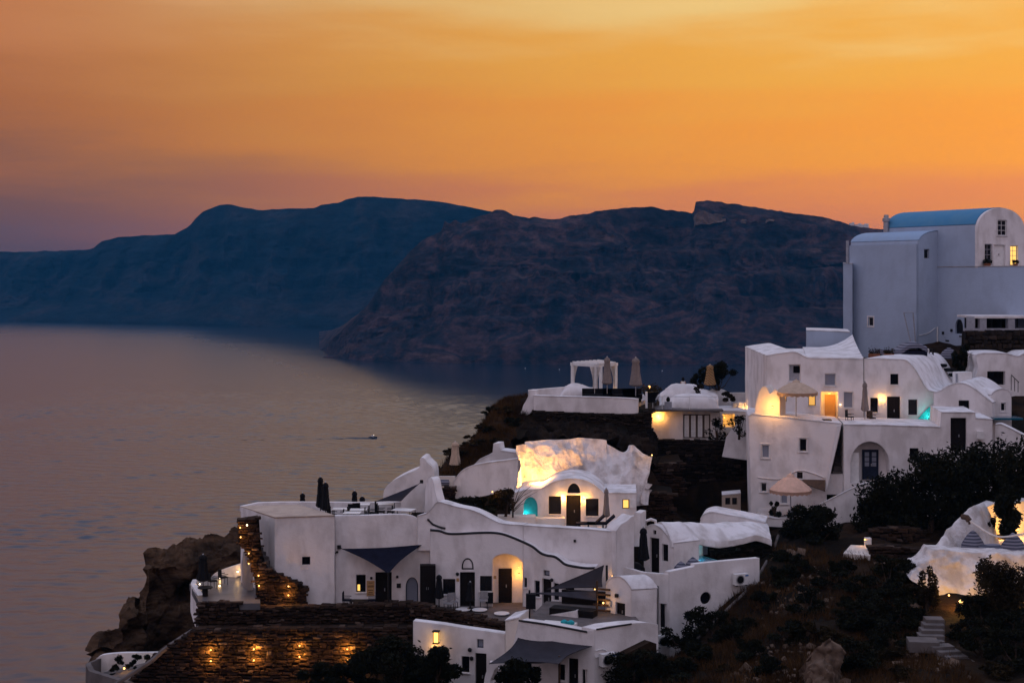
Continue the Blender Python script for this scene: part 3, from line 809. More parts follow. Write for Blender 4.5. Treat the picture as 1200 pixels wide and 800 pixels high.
LAMP_K = 2.6
def lamp_at(parent, p, power, color=(1, 0.60, 0.24), size=0.06, body=True, r=0.05, glow=None, name='wall_lamp'):
    """a small fitting with a glowing bulb and the light it gives"""
    p = Vector(p)
    if color[0] >= 0.9 and color[1] < 0.75: color = (1, color[1] * 0.80, color[2] * 0.45)
    prof = [(size * 0.5, -size * 1.3), (size, -size * 1.2), (size, -size * 0.9), (size * 0.2, -size * 0.8), (size * 0.2, size * 0.85)]
    if body: prof += [(size * 1.2, size * 1.0), (size * 1.2, size * 1.3), (size * 0.3, size * 1.5)]
    mb = MB(); mb.lathe(p, prof, 8)
    o = mb.build(name, M_METAL, parent)
    b = MB(); b.lathe(p, [(size * 0.3, -size * 0.8), (size * 0.8, -size * 0.35), (size * 0.8, size * 0.35), (size * 0.3, size * 0.8)], 8)
    b.build('bulb', glow or M_LAMP, o)
    if power > 0:
        ld = bpy.data.lights.new('lamp_light', 'POINT'); ld.energy = power * LAMP_K; ld.color = color; ld.shadow_soft_size = max(r, size * 1.35)
        lo = bpy.data.objects.new('lamp_light', ld); col.objects.link(lo)
        lo.parent = o; lo.location = p - wloc(o)
    return o

def vault(w, z0, rise, zb, n=14, u0=0.0):
    """outline of a barrel-vaulted gable: eaves at z0"""
    out = [(u0, zb), (u0 + w, zb)]
    for k in range(n + 1):
        a = math.pi * k / n
        out.append((u0 + w / 2 + math.cos(a) * w / 2, z0 + math.sin(a) * rise))
    return out

def stone_facing(parent, fac, px_poly, mat, size=(0.34, 0.16), off=0.0, name='stone_facing', uv=False, jit=0.05):
    """courses of rough stones on a wall plane, each a block of its own, joined because they are too small to pick apart"""
    uvs = list(px_poly) if uv else [fac.uv(*p) for p in px_poly]
    us = [p[0] for p in uvs]; zs = [p[1] for p in uvs]
    def inside(u, z):
        c = False; m = len(uvs)
        for i in range(m):
            a = uvs[i]; b = uvs[(i + 1) % m]
            if (a[1] > z) != (b[1] > z) and u < (b[0] - a[0]) * (z - a[1]) / (b[1] - a[1]) + a[0]: c = not c
        return c
    mb = MB(); z = min(zs)
    rnd = random.Random(int(abs(us[0] * 977 + zs[0] * 131)))
    while z < max(zs):
        h = size[1] * rnd.uniform(0.7, 1.35); u = min(us) - rnd.random() * size[0]
        while u < max(us):
            w = size[0] * rnd.uniform(0.45, 1.6)
            if inside(u + w / 2, z + h / 2):
                pr = rnd.uniform(0.02, 0.02 + jit * 2)
                gap = 0.015
                z_ = z; z = z + rnd.uniform(-.04, .04); h_ = h; h = h * rnd.uniform(.75, 1.1)
                q = [(u + gap, z + gap + rnd.uniform(-.03, .03)), (u + w - gap, z + gap + rnd.uniform(-.03, .03)), (u + w - gap, z + h - gap + rnd.uniform(-.04, .03)), (u + gap, z + h - gap + rnd.uniform(-.04, .03))]
                f = [fac.W(a + rnd.uniform(-.02, .02), b + rnd.uniform(-.02, .02), off + pr + rnd.uniform(-.02, .02)) for a, b in q]
                bk = [fac.W(a, b, off - 0.1) for a, b in q]
                c = [fac.W(a * .6 + (u + w / 2) * .4, b * .6 + (z + h / 2) * .4, off + pr + 0.02) for a, b in q]
                mb.add(f + bk + c, [(8, 9, 10, 11), (0, 1, 9, 8), (1, 2, 10, 9), (2, 3, 11, 10), (3, 0, 8, 11), (1, 0, 4, 5), (2, 1, 5, 6), (3, 2, 6, 7), (0, 3, 7, 4)])
                z = z_; h = h_
            u += w
        z += h
    o = mb.build(name, mat, parent, smooth=False, recalc=False)
    return tag(o, kind='stuff')

def stone_wall(name, label, fac, px_poly, ext, size=(0.34, 0.16), mat=None, cap=None, cat='stone wall', jit=0.05):
    uvs = [fac.uv(*p) for p in px_poly]
    c = fac.W(sum(p[0] for p in uvs) / len(uvs), min(p[1] for p in uvs))
    r_ = thing(name, label, cat, c)
    mb = MB(); mb.prism(fac, inset(uvs, 0.06), ext, off=-0.06); mb.build('core', M_MORTAR, r_, smooth=False)
    stone_facing(r_, fac, uvs, mat or M_STONE, size, 0.0, jit=jit, uv=True)
    # coping of rough stones along the top
    zmax = max(p[1] for p in uvs)
    rnd = random.Random(int(abs(zmax * 71)))
    mb = MB()
    m = len(uvs)
    area = sum(uvs[i][0] * uvs[(i + 1) % m][1] - uvs[(i + 1) % m][0] * uvs[i][1] for i in range(m)); sg = 1 if area > 0 else -1
    en = Vector((ext.x, ext.y, 0)); dl = min(en.length, 6.0); en = en.normalized()
    for i in range(m):
        a = uvs[i]; b = uvs[(i + 1) % m]; l = math.dist(a, b)
        if l < 0.05 or -(b[0] - a[0]) * sg / l < 0.3: continue
        k = 0.0
        while k < l:
            w = rnd.uniform(0.25, 0.6); t = min(1, (k + w / 2) / l)
            u = a[0] + (b[0] - a[0]) * t; z = a[1] + (b[1] - a[1]) * t
            e = 0.0
            while e < min(dl, 0.5):
                dd = rnd.uniform(0.25, 0.5)
                p = fac.W(u, z, 0.02) + en * (e + dd / 2)
                mb.box((p.x, p.y, z + rnd.uniform(-0.07, 0.01)), (w * 0.94, dd * 0.94, 0.12), fac.yaw + rnd.uniform(-.1, .1))
                e += dd
            k += w
    if mb.v: tag(mb.build('coping', mat or M_STONE, r_, smooth=False, recalc=False), kind='stuff')
    return r_

def sail(name, label, corners, pull=0.12, sag=0.25, mat=None, poles=(), n=14, anchors=()):
    """tensioned shade cloth between its corner points"""
    cs = [Vector(c) for c in corners]
    if len(cs) == 3: cs = [cs[0], cs[1], cs[2], cs[2] + (cs[0] - cs[2]) * 0.01]
    cen = sum(cs, Vector()) / 4 if len(corners) == 4 else sum(cs[:3], Vector()) / 3
    rows = []
    for i in range(n + 1):
        s_ = i / n; rr = []
        for j in range(n + 1):
            t = j / n
            p = cs[0] * (1 - s_) * (1 - t) + cs[1] * s_ * (1 - t) + cs[2] * s_ * t + cs[3] * (1 - s_) * t
            k = pull * (4 * s_ * (1 - s_) * abs(2 * t - 1) ** 2 + 4 * t * (1 - t) * abs(2 * s_ - 1) ** 2)
            p = p.lerp(cen, min(k, 0.6))
            p.z -= sag * 16 * s_ * (1 - s_) * t * (1 - t)
            rr.append(p)
        rows.append(rr)
    r_ = thing(name, label, 'shade sail', cs[0])
    top = MB(); top.grid(rows); k = len(top.v); top.add([Vector(v) - Vector((0, 0, 0.03)) for v in top.v], [tuple(reversed(f)) for f in top.f])
    m = n + 1
    edge = [i for i in range(m)] + [i * m + n for i in range(1, m)] + [n * m + j for j in range(n - 1, -1, -1)] + [i * m for i in range(n - 1, 0, -1)]
    top.f += [(edge[i], edge[(i + 1) % len(edge)], k + edge[(i + 1) % len(edge)], k + edge[i]) for i in range(len(edge))]
    top.build('cloth', mat or M_NAVY, r_, recalc=False)
    for a, b in poles:
        mb = MB(); mb.tube([a, b], 0.05, 8); mb.build('pole', M_METAL, r_)
    for a, b in anchors:
        mb = MB(); mb.tube([a, b], 0.018, 5); mb.box(b, (0.2, 0.14, 0.2)); mb.build('anchor', M_METAL, r_)
    return r_

def bumpy(fn, nu, nv, m, name, parent=None, amp=0.2, freq=0.8, seed=0.0, thick=None, nrm=None, oct_=5, smooth=True, ridged=False):
    """sheet fn(s, t) pushed along its normal by rock-like noise and closed at the back when thick is given"""
    rows = []
    for i in range(nu + 1):
        rr = []
        for j in range(nv + 1):
            p = Vector(fn(i / nu, j / nv))
            rr.append(p)
        rows.append(rr)
    out = []
    for i in range(nu + 1):
        rr = []
        for j in range(nv + 1):
            p = rows[i][j]
            a = rows[min(i + 1, nu)][j] - rows[max(i - 1, 0)][j]; b = rows[i][min(j + 1, nv)] - rows[i][max(j - 1, 0)]
            nn = a.cross(b)
            if nn.length < 1e-9: nn = Vector((0, -1, 0))
            nn.normalize()
            if nrm is not None and nn.dot(nrm) < 0: nn = -nn
            q = p * freq + Vector((seed, seed * 2, 0))
            if ridged:
                h_ = noise.ridged_multi_fractal(q, 0.9, 2.1, oct_, 0.9, 1.6) - 0.9 + 0.7 * noise.noise(q * 0.4)
            else:
                h_ = noise.fractal(q, 0.85, 2.1, oct_) + 0.4 * abs(noise.noise(q * 0.5))
            rr.append(p + nn * amp * h_)
        out.append(rr)
    mb = MB(); mb.grid(out)
    if thick is not None:
        k = len(mb.v); mb.add([Vector(v) + thick for v in mb.v], list(mb.f))
        w = nv + 1
        edge = [j for j in range(w)] + [i * w + nv for i in range(1, nu + 1)] + [nu * w + j for j in range(nv - 1, -1, -1)] + [i * w for i in range(nu - 1, 0, -1)]
        mb.f += [(edge[i], edge[(i + 1) % len(edge)], k + edge[(i + 1) % len(edge)], k + edge[i]) for i in range(len(edge))]
    return mb.build(name, m, parent, recalc=thick is not None, angle=55, smooth=smooth)

V = Vector
# ================================================================== the tower house on the crest
T1s0 = Fac(1076, 285, 116, -60); T1s = Fac(0, 0, 0, -60, point=T1s0.O + T1s0.n * 0.18); T1g = Fac(1076, 285, 116, 30)
Q = T1g.W(2.2, 0)
T2s = Fac(0, 0, 0, -60, point=Vector((Q.x, Q.y, CZ)))
c2 = T2s.hit(1146, 267)
T2g = Fac(0, 0, 0, 30, point=c2)
T = House('tower_house', 'tall pale house with a blue barrel-vaulted roof on the crest', 'house', (P(1098, 400, 117)))
T.win(T1s, 1017.5, 371.5, 1023.5, 382, frame=M_WHITEPAINT, look=M_GLASS, recess=0.14, surround=True, sill=False)
sL = T1s.uv(995, 300)[0]
z1e = zat(285, 116)
T.win(T1g, 1083, 292, 1089, 303, frame=M_GREYWOOD, recess=0.2, sill=False)
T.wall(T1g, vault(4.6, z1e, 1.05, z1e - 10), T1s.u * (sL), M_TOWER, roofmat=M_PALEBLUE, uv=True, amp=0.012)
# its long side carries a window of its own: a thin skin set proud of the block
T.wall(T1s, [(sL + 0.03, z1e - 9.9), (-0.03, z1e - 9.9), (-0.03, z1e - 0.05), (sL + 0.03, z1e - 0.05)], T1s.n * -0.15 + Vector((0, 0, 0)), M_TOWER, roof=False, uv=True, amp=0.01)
z2e = zat(267, c2.y); z2t = zat(312.5, c2.y)
W2 = T2g.uv(1200.5, 290)[0]
T.win(T2g, 1169, 258, 1179.5, 276, frame=M_WHITEPAINT, mull=(1, 2), surround=True, recess=0.12)
T.win(T2g, 1154, 286, 1163, 311, frame=M_GREYWOOD, mull=(1, 3), recess=0.2, sill=False)
T.door(T2g, 1164.5, 287, 1178, 312, look=M_WHITEPAINT, recess=0.2, leaf=1)
T.win(T2g, 1184, 288, 1193, 311, frame=M_GREYWOOD, look=M_LITPANE2, mull=(1, 3), recess=0.2, sill=False)
s2L = T2s.uv(1037, 300)[0]; s2R = T2s.uv(1146, 300)[0]
v2 = vault(W2, z2e, zat(243.6, T2g.hit(1173, 250).y) - z2e, z2t - 0.1, 18)
T.wall(T2g, v2, T2g.n * -0.3, M_WHITE, roof=False, uv=True, amp=0.012, name='gable')  # gable left white, so it shows brighter than the shade-tinted sides
T2b = Fac(0, 0, 0, 30, point=c2 - T2g.n * 0.3)
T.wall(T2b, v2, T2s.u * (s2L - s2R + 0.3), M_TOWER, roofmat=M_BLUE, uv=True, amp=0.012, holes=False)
# white front skin of the gable
# base and balcony wall under the gable
u_l = T2s.uv(1090, 330)[0]; u_r = T2s.uv(1260, 330)[0]
T.win(T2s, 1119.5, 374, 1128.5, 391, arch=0.5, frame=M_NAVYWOOD, recess=0.22, sill=False)
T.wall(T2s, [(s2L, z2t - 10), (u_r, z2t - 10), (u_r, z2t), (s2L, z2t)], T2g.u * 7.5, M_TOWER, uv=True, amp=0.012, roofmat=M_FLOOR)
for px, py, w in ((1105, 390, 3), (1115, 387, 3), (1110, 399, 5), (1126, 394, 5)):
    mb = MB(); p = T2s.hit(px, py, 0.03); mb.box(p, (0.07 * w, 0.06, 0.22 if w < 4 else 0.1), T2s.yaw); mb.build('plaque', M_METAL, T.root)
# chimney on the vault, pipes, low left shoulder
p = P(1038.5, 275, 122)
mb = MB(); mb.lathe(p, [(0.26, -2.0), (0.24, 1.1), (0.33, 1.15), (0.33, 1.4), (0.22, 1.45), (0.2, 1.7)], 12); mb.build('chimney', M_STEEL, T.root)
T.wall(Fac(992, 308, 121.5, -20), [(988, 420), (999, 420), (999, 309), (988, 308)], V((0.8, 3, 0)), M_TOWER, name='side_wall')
mb = MB(); mb.tube([P(993, 309, 121), P(993, 282, 121)], 0.12, 8); mb.build('vent_pipe', M_GREYWOOD, T.root)
mb = MB(); mb.tube([T2s.hit(1098.5, 410, 0.1), T2s.hit(1098.5, 383, 0.1)], 0.06, 6); mb.tube(crv([T1g.hit(1077, 393, .06), T1g.hit(1088, 390, .06), T1g.hit(1096, 384, .06)]), 0.03, 5); mb.build('drain_pipe', M_WHITEPAINT, T.root)
mb = MB(); mb.tube([T1s.hit(1059, 366, .6), T1s.hit(1067.5, 402, .3)], 0.05, 6); mb.tube([T1s.hit(1070, 366, .6), T1s.hit(1073, 402, .3)], 0.05, 6)
for k in range(2): mb.tube([T1s.hit(1059 + k, 366 + k * 0.2, .6), T1s.hit(1070, 366, .6)], 0.03, 5)
mb.build('leaning_frame', M_GREYWOOD, T.root)
# planters on the balcony
for px, w, label in ((1157, 0.7, 'long dark planter on the balcony of the tower house'), (1190, 0.5, 'round potted shrub beside the lit balcony window')):
    r_ = thing('planter', label, 'planter', T2g.hit(px, 312.5, 0.35))
    b = Vector(r_.location)
    mb = MB(); mb.lathe(b, [(w * 0.32, 0), (w * 0.42, 0.25), (w * 0.40, 0.27)], 10); mb.build('pot', M_TERRA, r_)
    mb = MB()
    for k in range(140):
        a = random.uniform(0, 6.28); e = random.uniform(-0.2, 1.2); rr = random.uniform(0.4, 1) * w * 0.6
        c = b + V((math.cos(a) * rr * math.cos(e), math.sin(a) * rr * math.cos(e), 0.35 + rr * math.sin(e) * 0.7))
        x = V((random.gauss(0, 1), random.gauss(0, 1), random.gauss(0, 1))).normalized() * 0.09; y = x.orthogonal().normalized() * 0.06
        mb.add([c - x, c + y, c + x, c - y], [(0, 1, 2, 3)])
    mb.build('foliage', M_LEAF, r_, recalc=False, smooth=False)
# low white block in front, left of the tower
B_ = House('annex_house', 'low white flat-roofed box at the foot of the tower house', 'house', P(965, 415, 114))
fb = Fac(945, 410, 113, -8)
B_.wall(fb, [(945, 430), (996, 430), (996, 389), (972, 388), (945, 387)], V((1, 5, 0)), M_TOWER)

# ================================================================== terraced white house: upper tier
U = House('terraced_house', 'white terraced house with a lit orange doorway and beige parasol', 'house', P(960, 497, 97))
Ua = Fac(1000, 497, 97, -6)
U.win(Ua, 924.5, 427, 938, 447, look=M_GREYWOOD, frame=M_WHITEPAINT, recess=0.25, surround=False)
mb = MB(); mb.prism(Ua, U.poly(Ua, 930, 429, 937.5, 437), Ua.n * -0.02, off=-0.17); mb.build('pane', M_GLASS, U.root)
U.win(Ua, 966.5, 437.5, 979.5, 452, look=M_PALEGLASS, frame=M_WHITEPAINT, recess=0.2)
U.win(Ua, 914.5, 459, 922, 470.5, look=M_LITPANE, frame=M_BROWNWOOD, recess=0.2)
U.win(Ua, 947.5, 459, 956, 475.5, look=M_LITPANE, frame=M_BROWNWOOD, recess=0.2)
U.win(Ua, 988.5, 459, 1000, 478, look=M_PALEGLASS, frame=M_WHITEPAINT, recess=0.2)
U.hole(Ua, U.poly(Ua, 962, 459, 982, 493.5), 1.3)          # lit lobby
U.wall(Ua, crv([(898, 417), (912, 414.5), (928, 412.5), (935, 414), (942, 417.5), (950, 419.5), (975, 420)], 4) + [(1012, 421), (1012, 520), (898, 520)], V((0.6, 12.5, 0)))
mb = MB(); mb.prism(Ua, U.poly(Ua, 969, 464, 981.5, 493), Ua.n * -0.05, off=-1.2); lob = mb.build('inner_door', M_BOARD, U.root)
lamp_at(U.root, Ua.hit(972, 461, -0.35), 70, (1, 0.54, 0.14), 0.06, True)
lamp_at(U.root, Ua.hit(984.8, 474, 0.1), 1.0, (1, 0.7, 0.4), 0.035, True, glow=M_LAMPWHITE)
Ub = Fac(1012, 497, 97, -4)
U.win(Ub, 1043.5, 438, 1053, 450.5, frame=M_DARKWOOD, recess=0.2)
U.win(Ub, 1020, 466, 1029, 483, recess=0.2)
U.door(Ub, 1039.5, 464.5, 1055, 497.5, recess=0.22)
U.win(Ub, 1064.5, 468, 1075, 486, recess=0.2)
U.wall(Ub, [(1012.6, 420.8), (1030, 420)] + crv([(1052, 421), (1060, 422), (1066, 426), (1072, 433), (1078, 443), (1083, 452), (1088, 457.5), (1096, 459.5)], 4) + [(1104, 462), (1104, 520), (1012.6, 520)], V((4.6, 8.0, 0)))
lamp_at(U.root, Ub.hit(1034, 467, 0.2), 22, (1, 0.58, 0.18), 0.06)
Uc = Fac(1104, 497, 95.5, -4)
U.win(Uc, 1123.5, 469, 1136, 481.5, recess=0.2)
U.wall(Uc, crv([(1094, 460), (1102, 458), (1110, 453), (1118, 450), (1126, 449), (1134, 451), (1144, 457), (1154, 465), (1163, 472)], 4) + [(1163.5, 520), (1094, 520)], V((3.2, 5.5, 0)))
# turquoise-lit plunge pool niche beside the dark door
mb = MB(); tri = [Ub.hit(1073, 493.5, 0.5), Ub.hit(1096, 492.5, 0.4), Ub.hit(1091, 476, 0.06)]
Un = House('plunge_pool', 'small turquoise-lit plunge pool corner against the white wall', 'pool', Ub.hit(1085, 494, 0.5))
mb = MB(); mb.prism(Ub, [Ub.uv(*p) for p in ((1073, 493.5), (1095, 493), (1093.5, 475), (1088, 477), (1080, 485))], Ub.n * -0.05, off=0.08); mb.build('pool_glow_patch', M_TURQ, Un.root)  # turquoise lamp glow on the wall painted as a coloured patch
mb = MB(); mb.box(Ub.hit(1084, 494.5, 0.55), (1.6, 0.9, 0.16), Ub.yaw); mb.build('rim', M_WHITE, Un.root)
lamp_at(Un.root, Ub.hit(1088, 488, 0.4), 5.0, (0.1, 1.0, 0.9), 0.04, False, glow=simple('pool_lamp', (.2, .8, .8), emit=(0.15, 1, 0.9), estr=3), name='pool_lamp')
# lit rounded parapet humps at the left end of the terrace
Up = Fac(886, 487, 94.5, -18)
U.wall(Up, crv([(884, 487), (886, 472), (890, 458), (895, 452.5), (899, 455), (902, 461), (905, 459), (909, 456), (912, 460), (914, 470)], 4) + [(914, 489), (884, 489)], V((0.6, 1.2, 0)), M_CREAM, name='rounded_parapet', roof=False)
lamp_at(U.root, P(905, 477, 93.4), 110, (1, 0.56, 0.18), 0.07)
# roof swoop up to the tower
def swoop(s, t):
    px = 945 + (1012 - 945) * s
    d = 97.5 + 14 * t
    yb = 419.5 + 1.0 * s
    z = zat(yb, 97.5) + 0.10 + (1.0 * (max(0, s - 0.3) / 0.7) ** 2) * t ** 1.5
    return (0.6 * t + (px - CX) / F * 97.5 + 2.0 * t, d, z)
bumpy(swoop, 16, 12, M_ROOF, 'roof_swoop', U.root, amp=0.05, freq=0.4, thick=V((0, 0, -0.5)))

# ================================================================== terraced house: lower tier
La = Fac(985, 497, 92.5, -16)
U.win(La, 892.5, 521, 901.5, 536.5, look=M_PALEGLASS, frame=M_WHITEPAINT, surround=True)
U.win(La, 936.5, 513.5, 945.5, 529, look=M_GLASS, frame=M_WHITEPAINT, surround=True)
U.win(La, 934, 553, 940.5, 560.5)
U.win(La, 891.5, 565.5, 898.5, 576, frame=M_WHITEPAINT, surround=True)
U.win(La, 915, 576, 923, 590, look=M_PALEGLASS, frame=M_WHITEPAINT)
U.wall(La, [(877.5, 488), (882, 485), (930, 490), (986.5, 496.5), (984, 510), (977, 540), (969, 573), (969, 612), (880, 612)], V((0.5, 4.2, 0)), name='lower_wall')
# sloping stair parapet
mb = MB(); mb.prism(La, [La.uv(*p) for p in ((981, 499), (986.5, 496.5), (975.5, 545), (969.5, 574), (966.5, 574))], La.n * 0.35, off=0.0); mb.build('stair_parapet', M_WHITE, U.root)
for k in range(6):
    y = 555 - k * 6.2; d = 93.2 + k * 0.45
    mb = MB(); mb.box(P(984 + k * 0.9, y, d), (1.0, 0.5, 0.34), 0); mb.build('step', M_GREY, U.root)
mb = MB(); mb.prism(La, [La.uv(*p) for p in ((968, 556), (989, 556), (989, 580), (968, 580))], La.n * -0.4, off=-0.3); mb.build('stair_base', M_WHITE, U.root)
# little wave-shaped drip moulding
mb = MB(); mb.tube([La.hit(x, y, 0.03) for x, y in crv([(888, 559), (905, 561), (918, 560), (930, 553), (940, 551), (955, 555), (967, 560)])], 0.045, 6); mb.build('moulding', M_WHITE, U.root)
Lb = Fac(988, 497, 92, -5)
U.win(Lb, 1066, 525, 1076.5, 539)
archp = U.poly(Lb, 997, 517, 1042, 566, 0.52)
U.hole(Lb, archp, 1.1)
U.door(Lb, 1114, 489.5, 1132.5, 528, recess=0.25)
U.wall(Lb, [(989, 497.5), (1045, 498.5), (1102, 500.5), (1103, 483), (1143, 483.5), (1143.5, 490), (1163, 491.5), (1163, 580), (1010, 600), (989, 600)], V((0.6, 4.4, 0)), name='lower_wall')
dd = House.door(U, Lb, 1013, 528.5, 1032.5, 564, look=M_NAVYWOOD, recess=1.02, panes=3, hole=False)
mb = MB(); mb.prism(Lb, [Lb.uv(*p) for p in ((997.5, 531), (1007.5, 531), (1007.5, 570), (997.5, 570))], Lb.n * -0.3, off=-0.35); mb.build('niche_screen', M_WHITEPAINT, U.root)
mb = MB(); mb.box(Lb.hit(1148.5, 509.5, 0.12), (0.42, 0.24, 0.5), Lb.yaw); mb.build('meter_box', M_WHITEPAINT, U.root)
mb = MB(); mb.box(Uc.hit(1110.5, 479, 0.15), (0.42, 0.3, 0.34), 0); mb.build('vent_box', M_METAL, U.root)
U.slab([Pz(884, 489, zat(497, 93)), Pz(986, 497, zat(497, 93)), P(1012, 497, 97.4) + V((0, 0, .02)), P(905, 489.5, 97.4) + V((0, 0, .02))], 0.2, M_FLOOR)
# brown awning by the lower terrace
mb = MB(); mb.slab([La.hit(940, 561.5, 0.05), La.hit(967, 562, 0.05), La.hit(967, 575, 1.5) , La.hit(944, 567, 1.5)], 0.04); mb.build('awning', M_BROWNWOOD, U.root)
# lower terrace, its floor and curved ramp wall
fl = zat(603, 91)
U.slab([Pz(886, 604, fl), Pz(1000, 604, fl), P(1000, 590, 92.6), P(890, 594, 92.6)], 0.25, M_FLOOR)
Rw = House('ramp_wall', 'white curved ramp wall rising beside the dark oleander bush', 'wall', P(985, 632, 89.5))
rf = Fac(960, 605, 89.8, -6)
Rw.wall(rf, crv([(890, 603), (905, 607), (920, 607), (938, 602), (955, 594), (975, 584), (995, 574), (1008, 568)], 5) + [(1016, 566), (1012, 640), (978, 640), (960, 622), (925, 618), (890, 616)], V((0.2, 0.45, 0)), lip=0.04)
Rw.wall(Fac(1000, 610, 89.6, -6), [(996, 640), (996, 590), (1012, 584), (1012, 640)], V((0.2, 0.6, 0)), M_CREAM, name='pier', roof=False)

# ================================================================== right edge: kiosk, far right house, stone terrace
K = House('domed_kiosk', 'small round-topped white kiosk below the air conditioner', 'kiosk', P(1172, 492, 96))
kf = Fac(1160, 490, 96, 4)
K.win(kf, 1173, 472, 1178.5, 481.5, frame=M_WHITEPAINT, surround=True, sill=False)
K.wall(kf, crv([(1160.5, 480), (1161.5, 465), (1165, 459), (1172, 456), (1179, 456.5), (1184, 460), (1185.5, 468)], 4) + [(1185.5, 510), (1160.5, 510)], V((-2.6, 3.0, 0)))
mb = MB(); mb.box(P(1178, 489.5, 95.2), (1.9, 1.4, 0.12), 0); r_ = mb.build('pool_cover', M_WATERPOOL); tag(r_, 'blue covered pool tub next to the round-topped kiosk', 'pool')
Hr = House('hillside_house', 'white rough-walled house with a wide dark opening under the stone terrace', 'house', P(1175, 460, 102))
hf = Fac(1145, 455, 102, -3)
Hr.win(hf, 1157, 435, 1178, 451, recess=0.5, sill=False)
Hr.wall(hf, [(1145, 480)] + crv([(1144, 455), (1143.5, 440), (1146, 430), (1144, 420), (1147, 415), (1165, 414), (1180, 414.5), (1193, 418), (1205, 414), (1240, 414)], 4) + [(1240, 480)], V((0.5, 4, 0)), amp=0.06)
mb = MB()
for px in (1185, 1189, 1193): mb.tube([P(px, 457 + (px - 1185) * .3, 99.5), P(px, 440 + (px - 1185) * .8, 99.5)], 0.025, 5)
mb.tube([P(1185, 439, 99.5), P(1194, 448, 99.5)], 0.03, 5); mb.build('handrail', M_METAL, Hr.root)
Cw = House('curved_wall', 'white wall sweeping down beside the dark oleander', 'wall', P(1185, 548, 93.5))
cf = Fac(1166, 540, 93.5, 3)
Cw.wall(cf, crv([(1166, 498), (1172, 497), (1180, 500), (1190, 505), (1205, 513), (1240, 530)], 4) + [(1240, 620), (1166, 620)], V((0.3, 0.6, 0)))
sf = Fac(1131, 420, 106, -4)
stone_wall('stone_terrace_wall', 'dark rubble wall holding up the dining terrace', sf, [(1131, 388.5), (1170, 387.5), (1260, 387), (1260, 417), (1147, 416), (1144, 445), (1134, 450), (1128, 432), (1130, 405)], V((1, 4, 0)), (0.42, 0.3), M_LAVA)
Dt = House('dining_pergola', 'flat-roofed open dining shelter on top of the rubble wall', 'shelter', P(1165, 388, 107))
for px in (1137.5, 1151, 1184):
    mb = MB(); mb.box((P(px, 380, 107).x, 107, (zat(371, 107) + zat(388, 107)) / 2), (0.5, 0.5, zat(371, 107) - zat(388, 107)), 0); mb.build('post', M_GREYWOOD, Dt.root)
mb = MB(); mb.box((P(1187, 380, 108.2).x, 108.8, zat(371.5, 107)), (6.8, 4.2, 0.18), 0); mb.build('roof', M_WHITE, Dt.root)
mb = MB(); mb.box((P(1187, 380, 110.8).x, 111.2, zat(380, 110)), (7.2, 0.3, 1.4), 0); mb.build('back_wall', M_DARKWOOD, Dt.root)
mb = MB(); mb.box((P(1190, 388, 107).x, 107.2, zat(386.4, 107)), (7.4, 1.0, 0.22), 0); mb.build('floor_edge', M_GREYWOOD, Dt.root)
for k, px in enumerate((1162, 1173, 1192)):
    r_ = thing('dining_table', 'dark dining table with chairs under the flat-roofed shelter', 'table', (P(px, 385, 107.9).x, 107.9, zat(386.4, 107) + 0.11), 'dining tables under the shelter')
    b = Vector(r_.location)
    mb = MB(); mb.box(b + V((0, 0, 0.74)), (0.9, 0.9, 0.05)); mb.build('table_top', M_DARKWOOD, r_)
    mb = MB(); mb.tube([b, b + V((0, 0, 0.73))], 0.06, 6); mb.build('leg', M_METAL, r_)

# ================================================================== cliff-edge house with the roof terrace
A = House('cliff_house', 'white cliff-edge house with navy shade sail and roof terrace', 'house', P(400, 712, 80))
Aa = Fac(393, 709, 79.6, 7)
A.win(Aa, 354, 652, 363.5, 661.5, sill=False)
extA = V((-2.6, 3.7, 0))
A.wall(Aa, [(322, 606.5), (356, 605.3), (390, 604.2), (392.5, 604), (392.5, 740), (322, 740)], extA, roofmat=M_TAN)
Ab = Fac(393, 709, 79.9, 4)
A.win(Ab, 417.5, 673, 428.5, 693.5, recess=0.16)
A.door(Ab, 440, 670, 459, 711, recess=0.25)
A.win(Ab, 475.5, 676, 490, 706, arch=0.5, look=M_PALEGLASS, frame=M_NAVYWOOD, recess=0.2, sill=False)
A.wall(Ab, [(392.6, 604.2), (430, 603.6)] + crv([(468, 602.8), (480, 603.5), (488, 606), (495, 611), (501, 617.5), (504, 622)], 4) + [(504, 740), (392.6, 740)], V((-.1, 0.35, 0)), roof=False)
zroof = zat(604, 79.9)
bm_ = MB(); bm_.prism(Ab, [Ab.uv(392.6, 740), Ab.uv(503, 740), (Ab.uv(503, 740)[0], zroof - .65), (Ab.uv(392.6, 740)[0], zroof - .65)], V((-1.6, 4.2, 0)), off=-0.36); bm_.build('body', M_FLOOR, A.root)
# a lamp behind the small window pane
mb = MB(); mb.box(Ab.hit(420.5, 688, -0.1), (0.14, 0.03, 0.34), Ab.yaw); mb.build('window_glow', M_LITPANE2, A.root)
mb = MB(); mb.box(Ab.hit(434.3, 689, 0.02), (0.44, 0.03, 0.86), Ab.yaw); bd = mb.build('menu_board', M_BOARD, A.root)
for k, (w, y) in enumerate(((0.26, 682.5), (0.34, 686), (0.34, 687.2), (0.3, 691), (0.24, 693.5), (0.3, 695.5))):
    mb = MB(); mb.box(Ab.hit(434.3, y, 0.037), (w, 0.008, 0.03), Ab.yaw); mb.build('board_line', M_DARKWOOD, bd)
mb = MB(); mb.box(Ab.hit(467.3, 685.8, 0.02), (0.24, 0.04, 0.25), Ab.yaw); mb.build('plaque', M_METAL, A.root)
for px, py in ((435, 677), (465.5, 675.5)):
    mb = MB(); mb.lathe(Ab.hit(px, py, 0.09), [(0.05, -.07), (0.07, -.05), (0.07, .05), (0.04, .07)], 8); mb.build('wall_spot', M_METAL, A.root)
